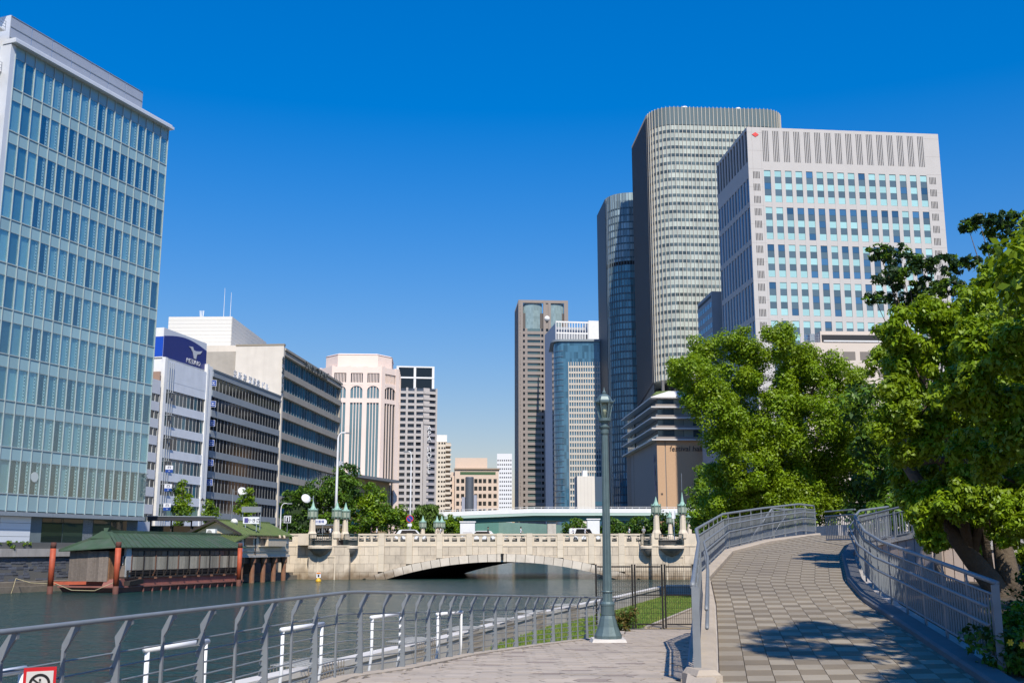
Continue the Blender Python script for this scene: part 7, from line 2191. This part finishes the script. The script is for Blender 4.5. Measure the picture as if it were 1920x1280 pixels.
for k, px in enumerate((1150, 1195, 1240, 1285, 1325)):
    top_ = (975, 968, 958, 958, 962)[k]
    simple_tree('park_tree', lab[k], [(px, top_ + 14, 18), (px - 16, top_ + 24, 17), (px + 16, top_ + 22, 18), (px - 6, top_ + 34, 18), (px + 12, 996, 16), (px - 14, 998, 16)], 212 + 4 * (k % 2), 30 + k, [LEAF_M, LEAF_H], .42, 9, px, .2, 2.0, 'dark trees behind the right half of the bridge')
simple_tree('park_shrub', 'lighter olive shrub under the expressway left of the lamp post', [(1068, 985, 12), (1080, 980, 13), (1090, 988, 12), (1076, 993, 13), (1062, 995, 10)], 205, 40, [LEAF_W, LEAF_M], .4, 8, 1076, .12, 1.0)
# ivy-covered block
q = at(527, 998, 185)
iv = thing('ivy_block', 'boxy wall of dense green ivy in front of the concrete office building', 'hedge', (q.x, 185, STREET))
zi = at(540, 925, 185).z - STREET; wi = at(585, 930, 185).x - q.x
MB().box(.3, wi - .2, .3, 6, 0, zi - .3).build('core', mat('ivy_core', (0.02, 0.04, 0.01), .9), iv)
rng_ = random.Random(4)
lobes = [(rng_.uniform(0, wi), rng_.uniform(-.1, .5), rng_.uniform(.2, zi), .75) for _ in range(90)] + [(rng_.uniform(0, wi), rng_.uniform(0, 6), zi, .7) for _ in range(40)]
link('foliage', leaf_mesh('ivy', lobes, .34, 7, 44, [LEAF_H, LEAF_H, LEAF_M], nsub=6), iv)
# clipped hedge behind the houseboat roof
q0, q1 = at(312, 1000, 142), at(392, 994, 146)
hg = thing('clipped_hedge', 'low yellow-green clipped hedge between the two green roofs', 'hedge', (q0.x, q0.y, STREET))
lobes = [(lerp(0, q1.x - q0.x, k / 13), lerp(0, 4, k / 13), .55 + .06 * (k % 3), .55) for k in range(14)]
link('foliage', leaf_mesh('hedge', lobes, .16, 9, 45, [LEAF_W, LEAF_A], nsub=10), hg)
# weeds on the river wall
wd = thing('wall_weeds', 'green weeds hanging over the coping of the river wall at far left', 'weeds', (p0.x, p0.y, 4.44), aw)
rng_ = random.Random(9)
link('foliage', leaf_mesh('weeds', [(rng_.uniform(-2, 7), rng_.uniform(.0, .5), rng_.uniform(0, .15), rng_.uniform(.12, .3)) for _ in range(34)] + [(3.6, -.1, -.2, .35), (3.5, -.15, -.45, .28)], .12, 8, 46, [LEAF_A, LEAF_M], nsub=6), wd)
# shrub beside the fence and the flower bed on the right
q = gnd(1160, 1176, TERR)
sb_ = thing('brown_shrub', 'straggly yellow-brown shrub at the foot of the black fence', 'shrub', (at(1162, 1170, 36.5).x, 36.5, TERR))
link('foliage', leaf_mesh('shrub', [(rng_.uniform(-.35, .45), rng_.uniform(-.2, .3), rng_.uniform(.15, .75), .2) for _ in range(26)], .07, 7, 47, [leaf_material('dry_leaf', (0.16, 0.12, 0.03), (0.22, 0.16, 0.03)), LEAF_W], nsub=8), sb_)
m_ = MB()
for k in range(12): m_.tube([(rng_.uniform(-.1, .1), 0, 0), (rng_.uniform(-.35, .4), rng_.uniform(-.2, .2), rng_.uniform(.5, .9))], .008, 4)
m_.build('stems', M_bark, sb_)
M_yel = mat('yellow_petal', (0.75, 0.48, 0.02), .6); M_red = mat('red_petal', (0.45, 0.03, 0.05), .6)
for k, (px, py, D, r, lb) in enumerate(((1905, 1235, 13.6, .42, 'flowering bush with yellow blooms beside the end of the right ramp railing'), (1900, 1160, 16.5, .5, 'taller yellow-green bush behind the flowering bush at the right edge'), (1925, 1100, 18.5, .55, 'dark green shrub at the right frame edge below the leaning trunks'))):
    q = at(px, py, D); gz_ = EYE - 1.45 + max(0, D - 16) * .04
    t = thing('garden_shrub', lb, 'shrub', (q.x + .15, D, gz_), 0, 'garden shrubs right of the ramp')
    hz_ = q.z - gz_
    rng_ = random.Random(60 + k)
    link('foliage', leaf_mesh('foliage', [(rng_.uniform(-.45, .9), rng_.uniform(-.4, .4), rng_.uniform(.1, max(.4, hz_ + .25)), .24) for _ in range(30)], .065, 8, 50 + k, [(LEAF_M, LEAF_H), (LEAF_W, LEAF_A), (LEAF_H, LEAF_D)][k], nsub=8), t)
    if k == 0:
        for j in range(7):
            m_ = MB(); c_ = Vector((rng_.uniform(-.4, .4), -.45 + rng_.uniform(-.1, .1), rng_.uniform(.3, hz_ + .3)))
            for q_ in range(6):
                a = R(60 * q_); u = Vector((math.cos(a), 0, math.sin(a))); v = Vector((-math.sin(a), 0, math.cos(a)))
                m_.add([c_, c_ + u * .03 + v * .014 + Vector((0, -.012, 0)), c_ + u * .045 + Vector((0, -.006, 0)), c_ + u * .03 - v * .014 + Vector((0, -.012, 0))], [(0, 1, 2, 3)])
            m_.build('flower', M_red if j == 2 else M_yel, t)
gsg = MB()
# ================================================================== people and vehicles on the bridge
SKIN = mat('skin', (0.50, 0.31, 0.21), .6); HAIR = mat('dark_hair', (0.015, 0.012, 0.010), .6); GREYH = mat('grey_hair', (0.35, 0.34, 0.33), .7)
def person(label, px, D, top_col, leg_col, face=90, pose='walk', hair=HAIR, z=None, h=1.68, bag=None):
    """one continuous skinned body; face is the bearing in degrees it looks along"""
    q = at(px, 1000, D)
    root = thing('person', label, 'person', (q.x, D, zdk if z is None else z), R(face - 90), 'people on the bridge')
    s = h / 1.70
    st = .22 if pose == 'walk' else .02
    ar = .22 if pose == 'walk' else .05
    lean = .16 if pose == 'lean' else .0
    J = {'pel': (0, 0, .92), 'sp': (0, lean * .4, 1.12), 'ch': (0, lean * .8, 1.32), 'nk': (0, lean, 1.46), 'hd0': (0, lean + .015, 1.54), 'hd1': (0, lean + .03, 1.63),
         'hl': (-.09, 0, .88), 'kl': (-.10, st * .55, .48), 'al': (-.10, st * .9 - .04, .08), 'tl': (-.10, st * .9 + .13, .035),
         'hr': (.09, 0, .88), 'kr': (.10, -st * .35 + .05, .48), 'ar': (.10, -st - .04, .10), 'tr': (.10, -st + .12, .035),
         'sl': (-.18, lean * .9, 1.38), 'el': (-.23, lean * .9 - ar * .5 + .02, 1.12), 'wl': (-.22, lean * .9 + (.28 if pose == 'lean' else -ar + .16), .98 if pose != 'lean' else 1.08), 'fl': (-.21, lean + (.36 if pose == 'lean' else -ar + .22), .91 if pose != 'lean' else 1.07),
         'sr': (.18, lean * .9, 1.38), 'er': (.23, lean * .9 + ar * .5 - .02, 1.12), 'wr': (.22, lean * .9 + (.28 if pose == 'lean' else ar + .08), .99 if pose != 'lean' else 1.08), 'fr': (.21, lean + (.36 if pose == 'lean' else ar + .14), .92 if pose != 'lean' else 1.07)}
    rad = {'pel': (.15, .11), 'sp': (.135, .095), 'ch': (.165, .11), 'nk': (.055, .055), 'hd0': (.078, .088), 'hd1': (.082, .098), 'hl': (.085,) * 2, 'kl': (.058,) * 2, 'al': (.04,) * 2, 'tl': (.04, .03), 'hr': (.085,) * 2, 'kr': (.058,) * 2, 'ar': (.04,) * 2, 'tr': (.04, .03),
           'sl': (.062,) * 2, 'el': (.043,) * 2, 'wl': (.03,) * 2, 'fl': (.033, .018), 'sr': (.062,) * 2, 'er': (.043,) * 2, 'wr': (.03,) * 2, 'fr': (.033, .018)}
    ks = list(J); E_ = [('pel', 'sp'), ('sp', 'ch'), ('ch', 'nk'), ('nk', 'hd0'), ('hd0', 'hd1'), ('pel', 'hl'), ('hl', 'kl'), ('kl', 'al'), ('al', 'tl'), ('pel', 'hr'), ('hr', 'kr'), ('kr', 'ar'), ('ar', 'tr'),
                        ('ch', 'sl'), ('sl', 'el'), ('el', 'wl'), ('wl', 'fl'), ('ch', 'sr'), ('sr', 'er'), ('er', 'wr'), ('wr', 'fr')]
    me = bpy.data.meshes.new('skeleton'); me.from_pydata([tuple(c * s for c in J[k]) for k in ks], [(ks.index(a), ks.index(b)) for a, b in E_], [])
    ob = bpy.data.objects.new('skeleton', me); C.objects.link(ob)
    md = ob.modifiers.new('skin', 'SKIN'); md.use_smooth_shade = True
    for i, k in enumerate(ks):
        sv = me.skin_vertices[0].data[i]; sv.radius = tuple(r * s for r in rad[k]); sv.use_root = (k == 'pel')
    ob.modifiers.new('sub', 'SUBSURF').levels = 1
    dg = bpy.context.evaluated_depsgraph_get(); dg.update()
    bm_ = bpy.data.meshes.new_from_object(ob.evaluated_get(dg))
    bpy.data.objects.remove(ob); bpy.data.meshes.remove(me)
    bm_.materials.clear()
    for m in (SKIN, top_col, leg_col, M_black): bm_.materials.append(m)
    for f in bm_.polygons:
        c = f.center / s
        if c.z > 1.44: f.material_index = 0
        elif c.z > .93 and not (abs(c.x) > .17 and c.z < 1.14): f.material_index = 1
        elif abs(c.x) > .165 and c.z > .80: f.material_index = 0
        elif c.z > .09: f.material_index = 2
        else: f.material_index = 3
        f.use_smooth = True
    bm_.name = 'body'
    link('body', bm_, root)
    hd = Vector(J['hd1']) * s
    m = MB()
    prof = [(.02, .125), (.07, .10), (.096, .045), (.10, -.01), (.085, -.075)]
    m.lathe([(r * s, zz * s) for r, zz in reversed(prof)], 12, (hd.x, hd.y - .022 * s, hd.z))
    m.build('hair', hair, root, smooth=True)
    m = MB(); m.box(hd.x - .012, hd.x + .012, hd.y + .085 * s, hd.y + .115 * s, hd.z - .045, hd.z - .005)
    m.box(hd.x - .04, hd.x - .018, hd.y + .085 * s, hd.y + .094 * s, hd.z - .005, hd.z + .008, 1); m.box(hd.x + .018, hd.x + .04, hd.y + .085 * s, hd.y + .094 * s, hd.z - .005, hd.z + .008, 1)
    m.box(hd.x - .022, hd.x + .022, hd.y + .08 * s, hd.y + .09 * s, hd.z - .075, hd.z - .065, 1)
    m.build('face_features', [SKIN, HAIR], root)
    if bag: MB().box(-.14, .14, -.24, -.10, 1.0 * s, 1.38 * s).build('backpack', bag, root)
    return root
W_ = mat('white_shirt', (.76, .76, .76), .8); G_ = mat('grey_shirt', (.35, .36, .38), .8); B_c = mat('black_clothes', (.02, .02, .025), .8); N_ = mat('navy_trousers', (.03, .035, .07), .8); K_ = mat('khaki_trousers', (.28, .22, .14), .8); P_ = mat('beige_shirt', (.55, .46, .36), .8)
person('person in a white shirt and dark trousers standing on the left balcony', 620, BD + .6, W_, N_, 100, 'stand')
person('person in black walking left of the white-shirted walker near the left lanterns', 696, BD + 2.4, B_c, B_c, 0)
person('person in a white shirt walking between the left lanterns and the no-stopping sign', 706.5, BD + 1.6, W_, N_, 180)
person('person in a beige shirt in front of the paired far lanterns', 821, BD + 2.6, P_, K_, 180)
person('person in a white shirt directly in front of the paired far lanterns', 826, BD + 1.5, W_, N_, 180, bag=B_c)
person('dark-haired person in black beside the white car on the bridge', 915, BD + 1.8, B_c, N_, 0)
person('person in a white shirt walking under the slip road left of the bridge middle', 976.5, BD + 1.6, W_, B_c, 0)
person('person in a white shirt with dark hair left of the pair by the olive shrub', 1075, BD + 1.7, W_, N_, 180)
person('person in a white shirt right of the olive shrub beside the lamp post', 1097, BD + 2.3, W_, G_, 0)
person('person in a white shirt walking just right of the lamp post', 1180, BD + 1.7, W_, N_, 180)
person('grey-haired person leaning on the small right balcony rail', 1207, BD + .15, G_, K_, 265, 'lean', GREYH)
# vehicles on the roadway
def car(label, px, D, a, body_col, L_=4.2, H_=1.48, van=False):
    q = at(px, 1000, D)
    t = thing('white_car' if not van else 'white_van', label, 'car' if not van else 'van', (q.x, D, zdk - .15), a, 'vehicles on the bridge')
    w = .84
    sec = [(-L_ / 2, .45), (-L_ / 2, .85), (-L_ * .46, .95), (-L_ * .36, H_ - .06), (-L_ * .28, H_), (L_ * .12, H_), (L_ * .2, H_ - .08), (L_ * .32, .98), (L_ * .47, .86), (L_ / 2, .72), (L_ / 2, .40), (L_ * .44, .28), (-L_ * .44, .28)]
    if van: sec = [(-L_ / 2, .45), (-L_ / 2, H_ - .1), (-L_ * .47, H_), (L_ * .34, H_), (L_ * .44, 1.25), (L_ / 2, 1.0), (L_ / 2, .45), (L_ * .44, .3), (-L_ * .44, .3)]
    b = MB().prism_y(list(reversed(sec)), -w, w).build('body', body_col, t)
    for s_ in (-1, 1):
        y = s_ * (w + .004)
        ya, yb = min(y, y - .006 * s_), max(y, y - .006 * s_)
        pts = [(-L_ * .33, .95), (L_ * .27, .95), (L_ * .16, H_ - .1), (-L_ * .27, H_ - .1)]
        MB().prism_y(pts, ya - .002, yb + .002).build('side_window', M_darkwin, b)
        for x in (-L_ * .31, L_ * .31):
            wh = link('wheel', None, t, (x, s_ * (w - .09), .30), (R(90), 0, 0)) if False else MB().lathe([(.30, -.1), (.31, -.08), (.31, .08), (.30, .1)], 18).build('wheel', M_black, t)
            wh.location = (x, s_ * (w - .09), .31); wh.rotation_euler = (R(90), 0, 0)
            MB().lathe([(.18, -.115), (.18, .115)], 12).build('rim', M_galv, wh)
        MB().box(L_ / 2 - .04, L_ / 2 + .012, s_ * .55 - .16, s_ * .55 + .16, .62, .74).build('headlight', mat('headlight', (.7, .7, .68), .2), t)
        MB().box(-L_ / 2 - .012, -L_ / 2 + .04, s_ * .6 - .12, s_ * .6 + .12, .62, .78).build('tail_light', mat('tail_light', (.4, .02, .02), .3), t)
    ws = MB().add([(L_ * .315, -w * .86, 1.0), (L_ * .315, w * .86, 1.0), (L_ * .20, w * .78, H_ - .1), (L_ * .20, -w * .78, H_ - .1)], [(0, 1, 2, 3)])
    if not van: ws.v = [(v[0] + .02, v[1], v[2]) for v in ws.v]; ws.build('windscreen', M_darkwin, b)
car('white car crossing the bridge left of its middle', 902, BD + 12, R(180), M_white)
car('white van on the bridge by the lamp post', 1096, BD + 15, R(0), M_white, 4.6, 1.9, True)
car('white car behind the parapet beside the no-stopping sign', 770, BD + 9, R(0), M_white, 4.4, 1.6)
# pale kiosk boxes beyond the bridge
for (px, w_, y0_, D, lb) in ((1112, 1.1, 974, 196, 'white round-topped kiosk behind the bridge left of the lamp post'), (877, 1.3, 979, 192, 'white cabinet with a pole at the left foot of the slip road')):
    q = at(px, y0_, D); t = thing('kiosk', lb, 'kiosk', (q.x, D, STREET)); h = q.z - STREET
    MB().box(-w_, w_, -.8, .8, 0, h).build('cabinet', M_white, t); MB().box(-w_ - .15, w_ + .15, -.95, .95, h + .002, h + .2).build('cap', M_white, t)
    MB().box(-w_ * .6, w_ * .6, -.83, -.803, .3, h * .6).build('door', M_hledge, t)
# white sign post at the right balcony
q = at(1263, 962, BD + 2)
sp = thing('bridge_sign_post', 'white panel sign on a thin pole between the right bridge lanterns', 'sign', (q.x, BD + 2, zdk))
MB().tube([(0, 0, 0), (0, 0, q.z - zdk)], .05, 8).build('pole', M_white, sp); MB().box(-.28, .24, -.05, .05, q.z - zdk - .7, q.z - zdk + .35).build('panel', M_signwhite, sp)
